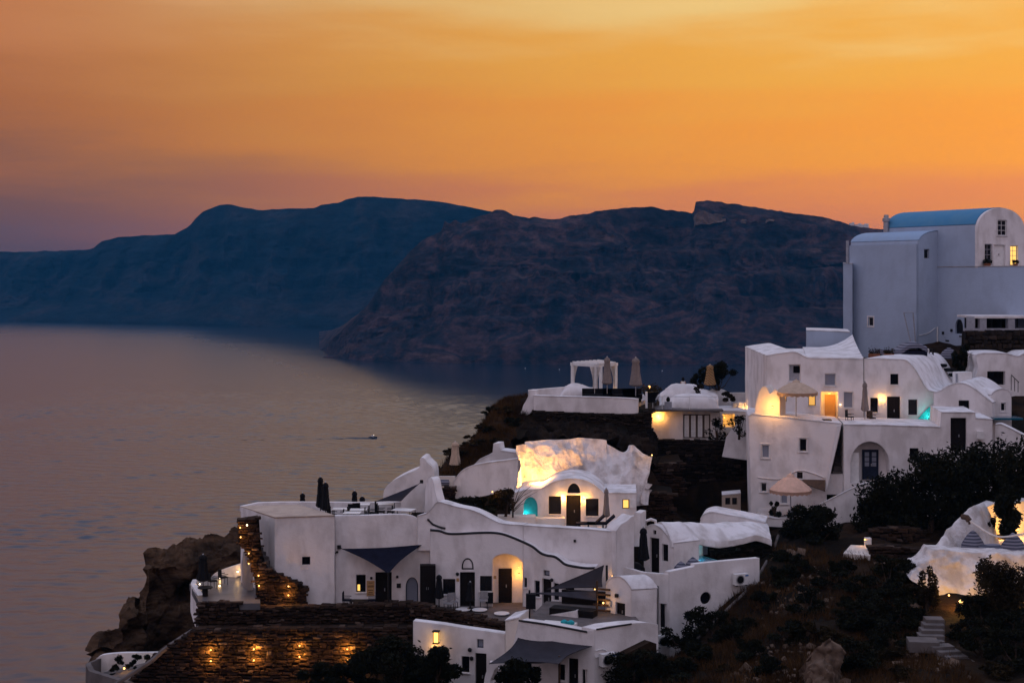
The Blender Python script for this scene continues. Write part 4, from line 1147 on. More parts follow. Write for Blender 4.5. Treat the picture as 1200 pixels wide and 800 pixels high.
mb = MB(); mb.tube([Ab.hit(389, 650, .06), Ab.hit(394, 647, .06)], 0.03, 5); mb.box(Ab.hit(395, 646.5, .08), (.12, .1, .1)); mb.build('bracket', M_METAL, A.root)
# tall dark cupboard in the corner
cp = thing('tall_cupboard', 'tall black cupboard in the corner beside the arched window', 'cupboard', P(501, 714, 78.9))
b = Vector(cp.location)
mb = MB(); mb.box(b + V((0, 0.25, 1.22)), (0.86, 0.6, 2.44), R(4)); mb.build('body', M_DARKWOOD, cp)
for k in (-1, 1):
    mb = MB(); mb.box(b + V((k * 0.2, -0.07, 1.2)), (0.37, 0.03, 2.2), R(4)); dr = mb.build('cupboard_door', M_DARKWOOD, cp)
    mb = MB(); mb.box(b + V((k * 0.05, -0.1, 1.2)), (0.02, 0.03, 0.14), R(4)); mb.build('handle', M_STEEL, dr)
# roof terrace parapet
A.wall(Fac(330, 590, 84.0, 5), [(283, 600), (283, 593.5), (303, 589), (330, 588), (372, 588), (420, 588.5), (470, 588), (470, 612), (372, 612)], V((-.15, .3, 0)), name='roof_parapet', roof=False)
mb = MB(); mb.prism(Aa, [Aa.uv(*p) for p in ((322, 640), (340, 640), (340, 610), (322, 610))], V((-.2, .3, 0)), off=-0.5)
# navy sail over the front door
sail('door_sail', 'navy triangular shade sail stretched on the wall above the dark door', [Ab.hit(401, 642.5, 0.25), Ab.hit(495, 637.5, 0.25), P(455, 671.5, 78.0)], 0.13, 0.12, M_NAVY,
     poles=[(P(455, 670.5, 78.0), P(455.5, 711, 78.0))], anchors=[(Ab.hit(401, 642.5, 0.25), Ab.hit(397.5, 640.5, 0.04)), (Ab.hit(495, 637.5, 0.25), Ab.hit(498, 635.5, 0.04))])
sail('roof_sail', 'navy shade sail slanting down over the roof terrace tables', [P(440, 587, 82.5), P(491, 566.5, 86.5), P(470, 586.5, 81.8)], 0.08, 0.1, M_NAVY,
     anchors=[(P(491, 566.5, 86.5), P(494, 564, 87))], poles=[(P(440, 587, 82.5), P(440, 600, 82.5))])

# ================================================================== row house with the black wavy roof trim
B = House('row_house', 'white row house with black wavy roof trim and a lit door recess', 'house', P(560, 715, 79))
Ba = Fac(504, 712, 79.4, 0)
B.win(Ba, 519, 678, 533.5, 696, frame=M_DARKWOOD, mull=(1, 0))
B.door(Ba, 539, 670, 556.5, 713, recess=0.2)
B.win(Ba, 541, 653.5, 555, 667, arch=0.9, look=M_WHITE, frame=M_DARKWOOD, recess=0.07, fw=0.07, sill=False)
B.win(Ba, 562.5, 674.5, 576.5, 692.5, mull=(1, 0))
rec = [Ba.uv(*p) for p in ([(577.5, 714)] + [(612.5, 714)] + crv([(612.5, 659), (606, 652.5), (596, 649), (588, 649), (581, 651.5), (577.5, 655)], 3))]
B.hole(Ba, rec, 0.95)
trimA = crv([(504, 620.5), (515, 621.5), (524, 624.5), (535, 625), (555, 624), (575, 623.5), (588, 625), (600, 629), (613, 634.5)], 4)
B.wall(Ba, trimA + [(613, 745), (504, 745)], V((0.1, 1.15, 0)), roof=False)
B.door(Ba, 584, 669.5, 600, 710, recess=0.93, hole=False)
lamp_at(B.root, Ba.hit(608, 673, -0.5), 26, (1, 0.52, 0.14), 0.045)
lamp_at(B.root, Ba.hit(607.5, 664, -0.5), 5, (1, 0.56, 0.18), 0.03)
Bb = Fac(613, 716, 79.4, -32)
B.win(Bb, 614, 676.5, 617.5, 688, sill=True)
B.win(Bb, 626.5, 680, 632.5, 699)
B.win(Bb, 637, 668, 644, 674.5, sill=False, look=M_PALEGLASS)
B.door(Bb, 635.5, 678, 646, 722, recess=0.22, leaf=1)
B.win(Bb, 649, 683, 655, 703)
B.win(Bb, 662, 688, 673, 695, sill=False)
trimB = crv([(613, 634.5), (624, 640), (633, 647), (640, 650), (649, 651.5), (655, 655), (662, 660.5), (672, 663), (686, 665), (697, 665)], 4)
B.wall(Bb, trimB + [(697, 760), (613, 760)], V((0.3, 1.1, 0)), roof=False)
for fac, tr in ((Ba, trimA), (Bb, trimB)):
    mb = MB(); mb.tube([fac.hit(x, y + 0.2, -0.02) for x, y in tr], 0.07, 6); mb.build('roof_trim', M_METAL, B.root)
for px, py in ((536.5, 679), (580, 676)):
    mb = MB(); mb.box(Ba.hit(px, py, 0.02), (0.15, 0.04, 0.17)); mb.build('number_tile', M_BOARD, B.root)
for px, py in ((536, 672), (646.5, 679)):
    f_ = Ba if px < 600 else Bb
    mb = MB(); mb.lathe(f_.hit(px, py, 0.1), [(0.05, -.1), (0.09, -.06), (0.09, .04), (0.04, .08)], 8); mb.build('wall_spot', M_METAL, B.root)
mb = MB(); mb.box(Ba.hit(573.5, 700, 0.12), (0.42, 0.22, 0.58)); tag(mb.build('hanging_box', M_BLACK), 'black box hung on the wall beside the lit door recess', 'box')
# courtyard floor
zc_ = zat(712, 79)
tf = MB(); at = lambda px, d, z: V(((px - CX) / F * d, d, z))
tf.slab([at(325, 78.2, zc_), at(482, 78.0, zc_), at(600, 75.9, zc_), at(640, 76.5, zc_), at(613, 80.4, zc_), at(504, 80.4, zc_), at(395, 80.4, zc_), at(330, 80.4, zc_)], 0.3)
tag(tf.build('courtyard', M_GREY), kind='structure')

# ================================================================== wavy terrace wall above the row house
C = House('wavy_terrace_wall', 'long white wavy terrace wall between the row house and the lit vaulted house', 'wall', P(600, 640, 83))
Ca = Fac(600, 620, 79.95, 0); Ca2 = Fac(613, 620, 79.95, -18)
topC = crv([(489, 604), (500, 601), (507, 594), (513, 588), (524, 590.5), (536, 594), (552, 597), (565, 602), (576, 608), (586, 612.5), (598, 614.4), (613, 615.2)], 4)
C.wall(Ca, topC + [(613, 645), (489, 645)], V((0.3, 0.7, 0)), lip=0.02)
C.wall(Ca2, [(613, 615.2), (640, 617), (690, 620), (722, 622.5), (722, 700), (613, 700)], V((0.3, 0.5, 0)), lip=0.02)
Cb = Fac(507, 590, 82.2, -62)
C.wall(Cb, crv([(497, 600), (498, 585), (499, 570), (503, 559.5), (507, 562), (509.5, 575), (513, 588)], 4) + [(513, 606), (497, 606)], V((0.4, 0.5, 0)), name='wing_wall', roof=False)
Cc = Fac(722, 622, 78.0, 30)
C.wall(Cc, crv([(722, 622), (728, 614), (735, 610), (740, 605.5), (743, 604.5)], 3) + [(743, 680), (722, 680)], V((-0.5, 0.9, 0)), name='end_wall', roof=False)
mb = MB(); mb.box(Ca2.hit(673.5, 633.5, 0.05), (.13, .1, .13)); mb.build('drain_spout', M_METAL, C.root)
mb = MB(); mb.tube([Ca.hit(x, y, .03) for x, y in ((501, 608), (507, 614), (514, 617), (522, 619))], 0.06, 6); mb.build('step_shadow_strip', M_METAL, C.root)  # dark tube standing in for the shade along the step
zD = zat(619, 85.5)
tf = MB(); tf.slab([Pz(588, 615.5, zD), Pz(724, 624, zD), P(746, 615, 89), P(598, 615, 89)], 0.3)
tag(tf.build('upper_terrace', M_CREAM), kind='structure')
# stair going up at the right end
C2 = House('stepped_parapet', 'white stepped stair parapet at the end of the wavy terrace wall', 'parapet', P(735, 640, 85))
C2.wall(Fac(735, 625, 84.5, -5), [(718, 640), (718, 616), (724, 613), (730, 612), (734, 607), (742, 606), (744, 600), (751, 601), (751, 640)], V((.4, 1.0, 0)), roof=False)

# ================================================================== lit vaulted house
D = House('vaulted_house', 'lit white barrel-vaulted house with a fanlight over a dark door', 'house', P(672, 618, 88))
Da = Fac(672, 617, 88, -2)
D.win(Da, 613.5, 582, 630, 605.5, arch=0.5, look=M_TURQ, frame=M_TURQ, recess=0.35, sill=False)
D.win(Da, 643, 581, 657.5, 602.5, recess=0.2)
D.win(Da, 686.5, 584, 701.5, 604.5, recess=0.2)
D.door(Da, 663.5, 580, 680.5, 617, recess=0.2)
D.win(Da, 665, 566, 680, 577.5, arch=1.0, recess=0.16, sill=False)
D.win(Da, 729.5, 585, 737.5, 596, look=M_LITPANE2, frame=M_DARKWOOD, recess=0.2, sill=False)
D.wall(Da, [(598, 630), (598, 581)] + crv([(606, 577), (618, 574), (632, 573.5), (640, 570), (648, 565.5), (660, 562), (672, 561), (684, 562.5), (694, 567), (702, 573), (707, 578)], 4) + [(722, 577.5), (746, 578), (746, 630)], V((0.3, 4.0, 0)))
lamp_at(D.root, Da.hit(660, 584, 0.2), 55, (1, 0.56, 0.16), 0.045)
lamp_at(D.root, Da.hit(683.5, 585, 0.2), 55, (1, 0.56, 0.16), 0.045)
lamp_at(D.root, Da.hit(616.5, 602.5, -0.1), 2.2, (0.05, 0.9, 1.0), 0.02, False, glow=MATS['pool_lamp'], name='niche_lamp')
for px in (742.5,):
    mb = MB(); mb.box(Da.hit(742, 590, 0.04), (0.36, 0.06, 0.5)); mb.build('shutter_panel', M_WHITEPAINT, D.root)
# built-in benches
for x0, y0, x1, y1, dep in ((628, 606, 662, 617, 0.9), (684, 613, 700, 619, 0.7), (583, 604, 628, 614, 1.0)):
    f_ = Fac((x0 + x1) / 2, y1, 87.0 if x0 > 600 else 86.8, -2)
    D.wall(f_, [(x0, y1 + 4), (x0, y0 + 1.5), (x1, y0 + 1.5), (x1, y1 + 4)], V((0, dep, 0)), M_CREAM, name='bench', roof=False)

# ================================================================== plastered rock face behind it
Rk = House('plastered_rock', 'rough whitewashed rock face lit by a bright uplight', 'rock face', P(690, 590, 93))
top_ = crv([(606, 522), (612, 519), (625, 517), (640, 515), (662, 514), (690, 512.5), (710, 514), (714, 519), (720, 523), (730, 528), (736, 527), (741, 521.5), (747, 525), (756, 531), (765, 537)], 3)
bot_ = [(606, 594), (700, 596), (757, 590)]
def rockface(s, t):
    px = 604 + (765 - 604) * s
    y0 = interp(top_, px); y1 = interp(bot_, px)
    py = y0 + (y1 - y0) * t
    d = 92.6 - 1.4 * t + 0.5 * math.sin(s * 5) - 2.2 * max(0, (0.05 - s) / 0.05)
    pr = 765 - 9 * t if s > 0.97 else px
    return P(pr, py, d)
bumpy(rockface, 130, 70, M_ROUGHWHITE, 'rock_face', Rk.root, amp=0.42, freq=0.42, seed=3.1, ridged=True, oct_=6, thick=V((0, 2.5, -0.3)), nrm=V((0, -1, 0)))
lamp_at(Rk.root, P(632, 564, 90.4), 420, (1, 0.56, 0.2), 0.07, False, name='uplight')
lamp_at(Rk.root, P(764, 533, 91.5), 6, (1, 0.62, 0.25), 0.05, False, name='uplight')

# rounded white wall left of the rock face
E = House('rounded_wall', 'white wall with one rounded end and a stub chimney, left of the rock face', 'wall', P(570, 588, 90))
Ea = Fac(570, 580, 90.3, -6)
E.wall(Ea, crv([(533, 585.5), (531.5, 575), (532, 566), (536, 558), (543, 550.5), (552, 546), (560, 544), (572, 542), (590, 540), (607, 537.5)], 4) + [(608, 575), (590, 577), (575, 579), (560, 583), (545, 586)], V((0.2, 0.5, 0)))
Eb = Fac(585, 545, 92.5, -4)
E.wall(Eb, [(556, 545), (563, 538), (572, 534), (577, 531), (578, 519.5), (584.5, 519.5), (586, 528), (606, 530.5), (606, 548), (556, 550)], V((0.3, 1.2, 0)), name='chimney_wall')
lamp_at(E.root, P(577, 576, 86.0), 16, (1, 0.55, 0.15), 0.05, False, name='uplight')
# white mass behind the roof terrace, ledge with a bench
G0 = House('white_spur', 'smooth white spur wall behind the roof sail', 'wall', P(478, 592, 91))
Ga = Fac(478, 590, 90.5, 12)
G0.wall(Ga, crv([(449, 592), (449, 578), (453, 569), (462, 562), (475, 555.5), (487, 550.5), (492, 546), (492, 537), (497, 536.5), (500, 541), (507, 548), (508.5, 556)], 4) + [(509, 600), (449, 600)], V((0.2, 2.2, 0)), roof=False)
G1 = House('bench_ledge', 'short ledge with a dark striped bolster beside the white spur', 'ledge', P(518, 572, 90))
mb = MB(); mb.box(P(519, 570, 90.2), (1.6, 1.0, 0.12)); mb.build('seat_slab', M_TAN, G1.root)
mb = MB(); mb.box(P(519, 563, 90.7), (1.6, 0.14, 0.6)); mb.build('back_slab', M_CREAM, G1.root)
mb = MB(); c0 = P(518.5, 565.5, 90.2); mb.lathe(c0, [(0.26, -0.2), (0.3, -0.1), (0.3, 0.12), (0.24, 0.2)], 10, squash=0.6); 
bo = MB(); bo.tube([c0 + V((-0.45, 0, 0)), c0 + V((-0.4, 0, 0)), c0 + V((0.4, 0, 0)), c0 + V((0.45, 0, 0))], [0.12, 0.2, 0.2, 0.12], 10); bo.build('bolster', M_STRIPE, G1.root)
stone_wall('low_stone_wall', 'short dark stone wall under the ledge with the bolster', Fac(520, 590, 89.6, 0), [(506, 572), (534, 571), (534, 592), (515, 592)], V((0, .8, 0)), (0.3, 0.15))

# ================================================================== plateau with the pergola
Fp = House('plateau_terrace', 'white parapet terrace with the curtained pergola on the hilltop', 'terrace', P(690, 485, 103))
Fa = Fac(690, 480, 103, -1)
Fp.wall(Fa, [(625, 481.5)] + [(625, 463.5), (660, 464.5), (700, 465.5), (740, 467), (747.5, 468)] + [(747.5, 484), (740, 485), (700, 484)], V((0.1, 0.5, 0)), lip=0.03)
Fb = Fac(619, 465, 103.2, 62)
Fp.wall(Fac(612, 480, 103.3, 0), [(603.5, 497.5), (607, 488), (612, 480), (613, 474), (618, 464), (619.5, 456.5), (627, 457), (627, 476), (622, 484), (612, 493)], V((0.3, 0.8, 0)), amp=0.10, step=0.3, name='buttress', roof=False)
Fp.wall(Fac(640, 462, 106.5, 0), [(619, 470), (619, 457), (640, 455.2), (662, 453.5), (664, 470)], V((0, .5, 0)), name='back_parapet', roof=False)
zF = zat(467, 103.2) - 0.35
mb = MB(); mb.slab([Pz(622, 470, zF), Pz(749, 471, zF), P(775, 462, 112), P(622, 460, 111)], 0.3); 
tag(mb.build('plateau_floor', M_FLOOR), kind='structure')
def hump(x0, x1, prof, d, dep, amp, seed, name, parent, mat=M_WHITE, base=470):
    """boulder-like whitewashed hump: silhouette prof (px, py), rounded over its depth"""
    def f(s, t):
        px = x0 + (x1 - x0) * s
        y = interp(prof, px)
        a = t * math.pi
        zt = zat(y, d); zb = zat(base, d)
        return V(((px - CX) / F * d, d + dep * (0.5 - 0.5 * math.cos(a)), zb + (zt - zb) * math.sin(a) ** 0.6))
    return bumpy(f, 40, 18, mat, name, parent, amp=amp, freq=0.6, seed=seed, nrm=V((0, -1, 0.5)))
hump(655, 706, crv([(655, 468), (660, 458), (664, 452), (670, 449.5), (678, 450), (688, 453.5), (697, 454.5), (706, 460)], 3), 105.4, 2.0, 0.14, 1.7, 'whitewashed_hump', Fp.root)

# pergola with curtains
pg = thing('pergola', 'white curtained pergola glowing on the hilltop terrace', 'pergola', P(695, 462, 108))
zb = zF; zt = zat(427.5, 107)
corner = [P(671, 460, 106.5), P(721.5, 460, 106.2), P(697.5, 460, 104.8), P(704, 460, 109.2)]
cs4 = [corner[0], corner[2], corner[1], corner[3]]
for i, c in enumerate(cs4):
    mb = MB(); mb.box((c.x, c.y, (zb + zt) / 2), (0.2, 0.2, zt - zb), R(20)); mb.build('post', M_WHITEPAINT, pg)
for i in range(4):
    a, b = cs4[i], cs4[(i + 1) % 4]; m_ = (a + b) / 2; dl = (b - a)
    mb = MB(); mb.box((m_.x, m_.y, zt + 0.1), (math.hypot(dl.x, dl.y) + 0.35, 0.14, 0.22), math.atan2(dl.y, dl.x)); mb.build('beam', M_WHITEPAINT, pg)
for k in range(7):
    t = (k + 0.5) / 7; a = cs4[0].lerp(cs4[3], t); b = cs4[1].lerp(cs4[2], t); m_ = (a + b) / 2; dl = b - a
    mb = MB(); mb.box((m_.x, m_.y, zt + 0.25), (math.hypot(dl.x, dl.y) + 0.4, 0.08, 0.08), math.atan2(dl.y, dl.x)); mb.build('rafter', M_WHITEPAINT, pg)
for i, (c, dx) in enumerate(((cs4[0], 0.28), (cs4[1], -0.3), (cs4[1], 0.34), (cs4[2], -0.35))):
    rows = []
    for r_i in range(13):
        t = r_i / 12; w = 0.22 * (1 - 0.62 * math.sin(math.pi * min(1, t * 1.25)) ** 1.2 * (1 if t < 0.8 else 0.9)) + 0.02
        rows.append([V((c.x + 0.7 * dx * (1.0 - 0.75 * math.sin(math.pi * 0.5 * min(1, t * 1.4))) * (1 if t < .75 else .8) + (q / 12 - 0.5) * w * 1.6, c.y - 0.05 + 0.05 * math.cos(q * 2.4), zt - (zt - zb) * t * 0.97)) for q in range(13)])
    mb = MB(); mb.grid(rows); k = len(mb.v); mb.add([V(v) + V((0, 0.02, 0)) for v in mb.v], list(mb.f)); mb.build('curtain', M_WHITECLOTH, pg, recalc=False)
for c in (cs4[1], cs4[2]):
    lamp_at(pg, V((c.x - 0.1, c.y - 0.25, zb + 0.35)), 9, (1, 0.66, 0.36), 0.04, False, name='floor_lamp')
mb = MB(); mb.box(P(705, 461, 106.5) + V((0, 0, -0.15)), (1.4, 0.8, 0.4)); tag(mb.build('pergola_bench', M_WHITEPAINT), 'low white bench under the curtained pergola', 'bench')
for px, w in ((700, 2.2), (727, 2.6), (741, 1.4)):
    r_ = thing('lounge_sofa', {700: 'dark low sofa below the grey parasol by the pergola', 727: 'long dark sofa between the two grey parasols', 741: 'dark sofa end behind the white parapet corner'}[px], 'sofa', P(px, 466, 104.4))
    b = Vector(r_.location); b.z = zF
    mb = MB(); mb.box(b + V((0, 0, 0.42)), (w, 0.8, 0.34)); mb.build('seat', M_BLACK, r_)
    mb = MB(); mb.box(b + V((0, 0.38, 0.72)), (w, 0.2, 0.5)); mb.build('backrest', M_BLACK, r_)
    mb = MB(); mb.box(b + V((0, 0, 0.12)), (w * 0.9, 0.7, 0.24)); mb.build('base', M_DARKWOOD, r_)

# dark stone slope and walls under the plateau
def slope1(s, t):
    px = 595 + (770 - 595) * s
    y0 = interp([(595, 502), (612, 497), (625, 496), (700, 502), (748, 504), (770, 511)], px); y1 = interp([(595, 532), (606, 524), (640, 517), (690, 515), (712, 516), (722, 525), (740, 526), (770, 545)], px)
    return P(px, y0 + (y1 - y0) * t, 102.3 - 6.2 * t ** 1.3)
M_ROCK = rock_mat('brown_rock', [(0.3, (0.016, 0.012, 0.010)), (0.48, (0.050, 0.031, 0.021)), (0.62, (0.115, 0.070, 0.044)), (0.78, (0.20, 0.14, 0.10))], (0.35, 0.35, 0.8), 1.0, 0.3, 1.3)
M_DARKROCK = rock_mat('dark_rock', [(0.3, (0.004, 0.003, 0.003)), (0.5, (0.012, 0.008, 0.006)), (0.66, (0.034, 0.022, 0.015)), (0.8, (0.08, 0.055, 0.04))], (0.35, 0.35, 0.8), 1.0, 0.3, 1.3)
o = bumpy(slope1, 150, 60, M_DARKROCK, 'rock_slope', None, amp=0.8, freq=0.8, seed=8, nrm=V((0, -1, 0)))
tag(o, 'dark rocky slope under the plateau parapet', 'rock', kind='structure')
stone_wall('plateau_stone_wall', 'dark dry-stone wall directly under the white plateau parapet', Fac(690, 490, 102.6, -1), [(624, 481.5), (700, 485), (748, 486), (764, 480), (765, 512), (740, 506), (700, 503), (660, 502), (628, 497)], V((0, .5, 0)), (0.3, 0.16), M_LAVA)

# ================================================================== small pavilion with folding doors
Gp = House('folding_door_pavilion', 'small white pavilion with folding glass doors and a roof deck', 'pavilion', P(805, 515, 106))
gf = Fac(805, 513, 106, -2)
Gp.hole(gf, Gp.poly(gf, 800.5, 485, 832.5, 513.5), 0.12)
Gp.wall(gf, [(763.5, 516), (763.5, 484), (775, 480), (843, 482.5), (843, 516)], V((0.5, 5, 0)), roof=True, roofmat=M_GREY)
for k in range(4):
    x0 = 801 + k * 7.85
    pl = Gp.poly(gf, x0, 485.5, x0 + 7.5, 513)
    mb = MB(); mb.ring(gf, pl, inset(pl, 0.06), -0.02, 0.05); fd = mb.build('folding_door', M_BROWNWOOD, Gp.root)
    mb = MB(); mb.prism(gf, inset(pl, 0.06), gf.n * -0.02, off=-0.05); mb.build('pane', M_WHITEPAINT if k < 3 else M_CREAM, fd)
mb = MB(); mb.box(gf.hit(808, 480.2, 0.35), (4.9, 1.0, 0.13), gf.yaw); mb.build('roof_edge', M_GREY, Gp.root)
lamp_at(Gp.root, gf.hit(771.5, 488, 0.25), 60, (1, 0.53, 0.14), 0.05)
# railing: glass panels between posts
rail = [(765, 479.5), (776, 480), (808, 481), (840, 481.5)]
for a, b in zip(rail, rail[1:]):
    pa, pb = gf.hit(a[0], a[1], .75), gf.hit(b[0], b[1], .75)
    zz = zat(479.5, 105)
    mb = MB(); mb.tube([V((pa.x, pa.y, zz)), V((pa.x, pa.y, zz + 0.95))], 0.025, 5); mb.build('rail_post', M_WHITEPAINT, Gp.root)
    mb = MB(); mb.tube([V((pa.x, pa.y, zz + 0.95)), V((pb.x, pb.y, zz + 0.92))], 0.03, 5); mb.build('handrail', M_WHITEPAINT, Gp.root)
hump(773, 842, crv([(773, 470), (777, 462), (782, 456), (790, 452), (800, 450.5), (815, 451), (824, 456), (830, 458), (842, 461)], 3), 109.5, 2.4, 0.16, 4.2, 'whitewashed_hump', Gp.root, base=480)
hump(781, 842, crv([(781, 476), (790, 466), (800, 463), (815, 462.5), (830, 463.5), (838, 468), (842, 478)], 3), 107.6, 1.8, 0.10, 6.2, 'whitewashed_hump', Gp.root, base=482)
hump(828, 858, crv([(828, 465), (834, 458), (845, 457), (853, 459), (858, 464)], 3), 111.5, 1.6, 0.08, 9.2, 'whitewashed_hump', Gp.root, base=478)
# terrace between pavilion and terraced house
Gt = House('side_terrace', 'lit white terrace with planters between the pavilion and the terraced house', 'terrace', P(862, 500, 107))
gt = Fac(862, 490, 106.5, -4)
Gt.hole(gt, Gt.poly(gt, 847, 485, 861, 500), 1.2)
Gt.wall(gt, [(843.2, 516), (843.2, 481), (885, 483), (885, 516)], V((0.4, 4, 0)), M_CREAM)
lamp_at(Gt.root, gt.hit(849, 489, -0.5), 26, (1, 0.58, 0.16), 0.05)
Gt.wall(Fac(870, 458, 112, -4), [(852, 475), (852, 460), (900, 460), (900, 476)], V((0, .3, 0)), name='back_parapet', roof=False)
Gt.wall(Fac(866, 520, 100.5, -10), [(846, 535), (851, 512), (860, 500), (872, 490), (881, 484), (884, 484), (884, 540)], V((0.3, 0.5, 0)), name='sloping_wall', roof=False)
lamp_at(Gt.root, P(872, 478, 108.8), 24, (1, 0.6, 0.25), 0.05)
for px, c in ((861, M_GREYWOOD), (868, M_WHITEPAINT), (875, M_CREAM)):
    mb = MB(); mb.box(P(px, 476, 109.5), (0.42, 0.42, 0.62)); tag(mb.build('pedestal', c), {861: 'grey square pedestal on the side terrace', 868: 'white square pedestal on the side terrace', 875: 'cream square pedestal next to the white one on the side terrace'}[px], 'pedestal')
# dark stone walls below the pavilion
stone_wall('garden_stone_wall', 'tall dark stone wall below the folding-door pavilion', Fac(810, 560, 104.2, -2), [(702, 512), (764, 515), (842, 517), (868, 520), (870, 560), (868, 605), (770, 610), (765, 545), (745, 530), (712, 525)], V((0, 1, 0)), (0.4, 0.18), M_LAVA)
stone_wall('stepped_stone_block', 'square dark stone block beside the lit vaulted house', Fac(768, 600, 93, -3), [(748, 580), (770, 577), (790, 580), (790, 625), (748, 625)], V((0.3, 4, 0)), (0.4, 0.18), M_STONE)
stone_wall('terraced_stone_step', 'dark dry-stone step between the rock face and the garden wall', Fac(770, 560, 98.5, -3), [(764, 545), (800, 541), (802, 580), (762, 582)], V((0.3, 5, 0)), (0.4, 0.18), M_STONE)
hut = House('garden_hut', 'tiny weathered hut at the foot of the garden stone wall', 'hut', P(857, 602, 97))
hf2 = Fac(857, 600, 97, 8)
hut.win(hf2, 850, 583, 856, 591, sill=False); hut.win(hf2, 858, 583, 864, 591, sill=False)
hut.wall(hf2, [(846, 606), (846, 580), (868, 578), (868, 606)], V((0.2, 1.4, 0)), M_TAN)

M_PALEROCK = rock_mat('pale_rock', [(0.35, (0.07, 0.05, 0.045)), (0.55, (0.20, 0.13, 0.10)), (0.7, (0.10, 0.07, 0.06))], (0.04, 0.04, 0.08), 1.0, 4.0, 0.1)
for k, (x0, x1, t_, b_) in enumerate(((815, 857, [(815, 251), (830, 249), (845, 251), (857, 257)], [(815, 264), (828, 262), (845, 260), (857, 260)]), (862, 907, [(862, 256), (880, 255.5), (907, 258)], [(862, 259.5), (885, 260), (907, 261.5)]))):
    o = bumpy(pale(x0, x1, t_, b_), 30, 10, M_PALEROCK, 'pale_outcrop', None, amp=7, freq=0.06, seed=70 + k, nrm=V((0, -1, 0)), thick=V((0, 30, -6)))
    tag(o, ('blocky pale rock patch right under the notched headland summit', 'thin pale rock streak along the headland crest')[k], 'rock')

# ================================================================== villa with the plunge pool
PV = House('pool_villa', 'white vaulted villa with a glowing plunge pool and round window below', 'house', P(800, 700, 79))
# lower block, right-hand face with the round window
Pr = Fac(784, 669, 77, 22)
cu, cz_ = Pr.uv(827, 700.5)
rad = 0.34
circ = [(cu + math.cos(2 * math.pi * k / 20) * rad, cz_ + math.sin(2 * math.pi * k / 20) * rad) for k in range(20)]
PV.hole(Pr, circ, 0.2)
PV.wall(Pr, [(784, 669.5), (814, 663.5), (814.5, 660.5), (850, 657), (890, 653.5), (890, 780), (784, 790)], V((-0.2, 0.28, 0)), name='lower_wall', roof=False)
mb = MB(); mb.ring(Pr, inset(circ, 0.005), inset(circ, 0.07), -0.12, 0.06); rw = mb.build('round_window', M_DARKWOOD, PV.root)
mb = MB(); mb.prism(Pr, inset(circ, 0.07), Pr.n * -0.02, off=-0.15); mb.build('pane', M_GLASS, rw)
# left-hand face
Pl = Fac(784, 672, 77, -28)
PV.win(Pl, 773, 707, 781.5, 735.5, recess=0.2, sill=False)
PV.wall(Pl, [(708, 659)] + crv([(722, 662), (740, 666.5), (752, 670), (765, 671.5)], 3) + [(783.8, 672.5), (783.8, 790), (708, 790)], V((0.12, 0.22, 0)), name='lower_wall', roof=False)
lamp_at(PV.root, Pl.hit(719.5, 674.5, 0.25), 12, (1, 0.60, 0.22), 0.05)
mb = MB(); mb.tube([Pl.hit(771, 686, 0.05), Pl.hit(771, 750, 0.05)], 0.03, 5); mb.build('drain_pipe', M_METAL, PV.root)
# villa terrace floor
zV = zat(673, 78.5) - 0.75
mb = MB(); mb.slab([Pz(712, 688, zV), Pl.hit(783, 690, -0.8), Pr.hit(889, 680, -0.9), P(905, 640, 85) * 1, P(760, 640, 85)], 0.2)
for i, v in enumerate(mb.v): mb.v[i] = (v[0], v[1], zV if i < 5 else zV - 0.2)
mb.build('terrace_floor', M_FLOOR, PV.root)
# vaulted pavilion: gable turned to the left, eave towards us
Pg = Fac(790, 668, 79.0, -38)
PV.door(Pg, 762, 630, 772.5, 671, recess=0.22, leaf=1)
PV.win(Pg, 776, 637.5, 783, 657.5, recess=0.2, sill=False)
PV.win(Pg, 765.5, 621, 769, 626, sill=False)
axis = Fac(0, 0, 0, 28, point=Pg.W(0, zV))
PV.wall(Pg, [(754.5, 690), (754.5, 630)] + crv([(755, 621), (758, 617.5), (763, 615), (768, 615), (774, 618.5), (780, 625), (785, 631.5), (790, 636.5)], 4) + [(790, 690)], axis.u * 1.7, name='wall')
mb = MB(); p_ = Pg.hit(763, 616, -0.1); mb.tube([p_ + V((-.3, .1, -.05)), p_ + V((-.25, .1, .28)), p_ + V((0, .1, .36)), p_ + V((.25, .1, .28)), p_ + V((.3, .1, -.05))], 0.09, 8); mb.build('bell_arch', M_WHITE, PV.root)
# big folded roof sheet running back to the hillside
def vroof(s, t):
    # s along the eave (left to right), t from the eave up over the crown to the back edge
    ea = V(P(787, 634.5, 78.9)); eb = V(P(904, 629, 83.5))
    a = ea.lerp(eb, s); a.z += 0.10 * math.sin(s * 9) - 0.25 * max(0, s - 0.85) / 0.15
    ba = V(P(766, 615.5, 80.6)); bb = V(P(897, 611, 88.0))
    b = ba.lerp(bb, s)
    p = a.lerp(b, t)
    crown = 0.55 * math.sin(math.pi * min(1, t * 1.05)) * (1 - 0.5 * s)
    p.z = a.z * (1 - t) + b.z * t + crown
    return p
bumpy(vroof, 44, 20, M_ROOF, 'roof', PV.root, amp=0.10, freq=0.45, seed=5.5, thick=V((0, 0, -0.35)), nrm=V((0, 0, 1)))
PV.wall(Fac(850, 612, 86.2, 6), crv([(820, 612), (823, 604.5), (829, 601), (836, 600), (846, 602), (870, 606.5), (897, 612)], 4) + [(897, 630), (820, 630)], V((0.5, 2.0, 0)), name='upper_roof')
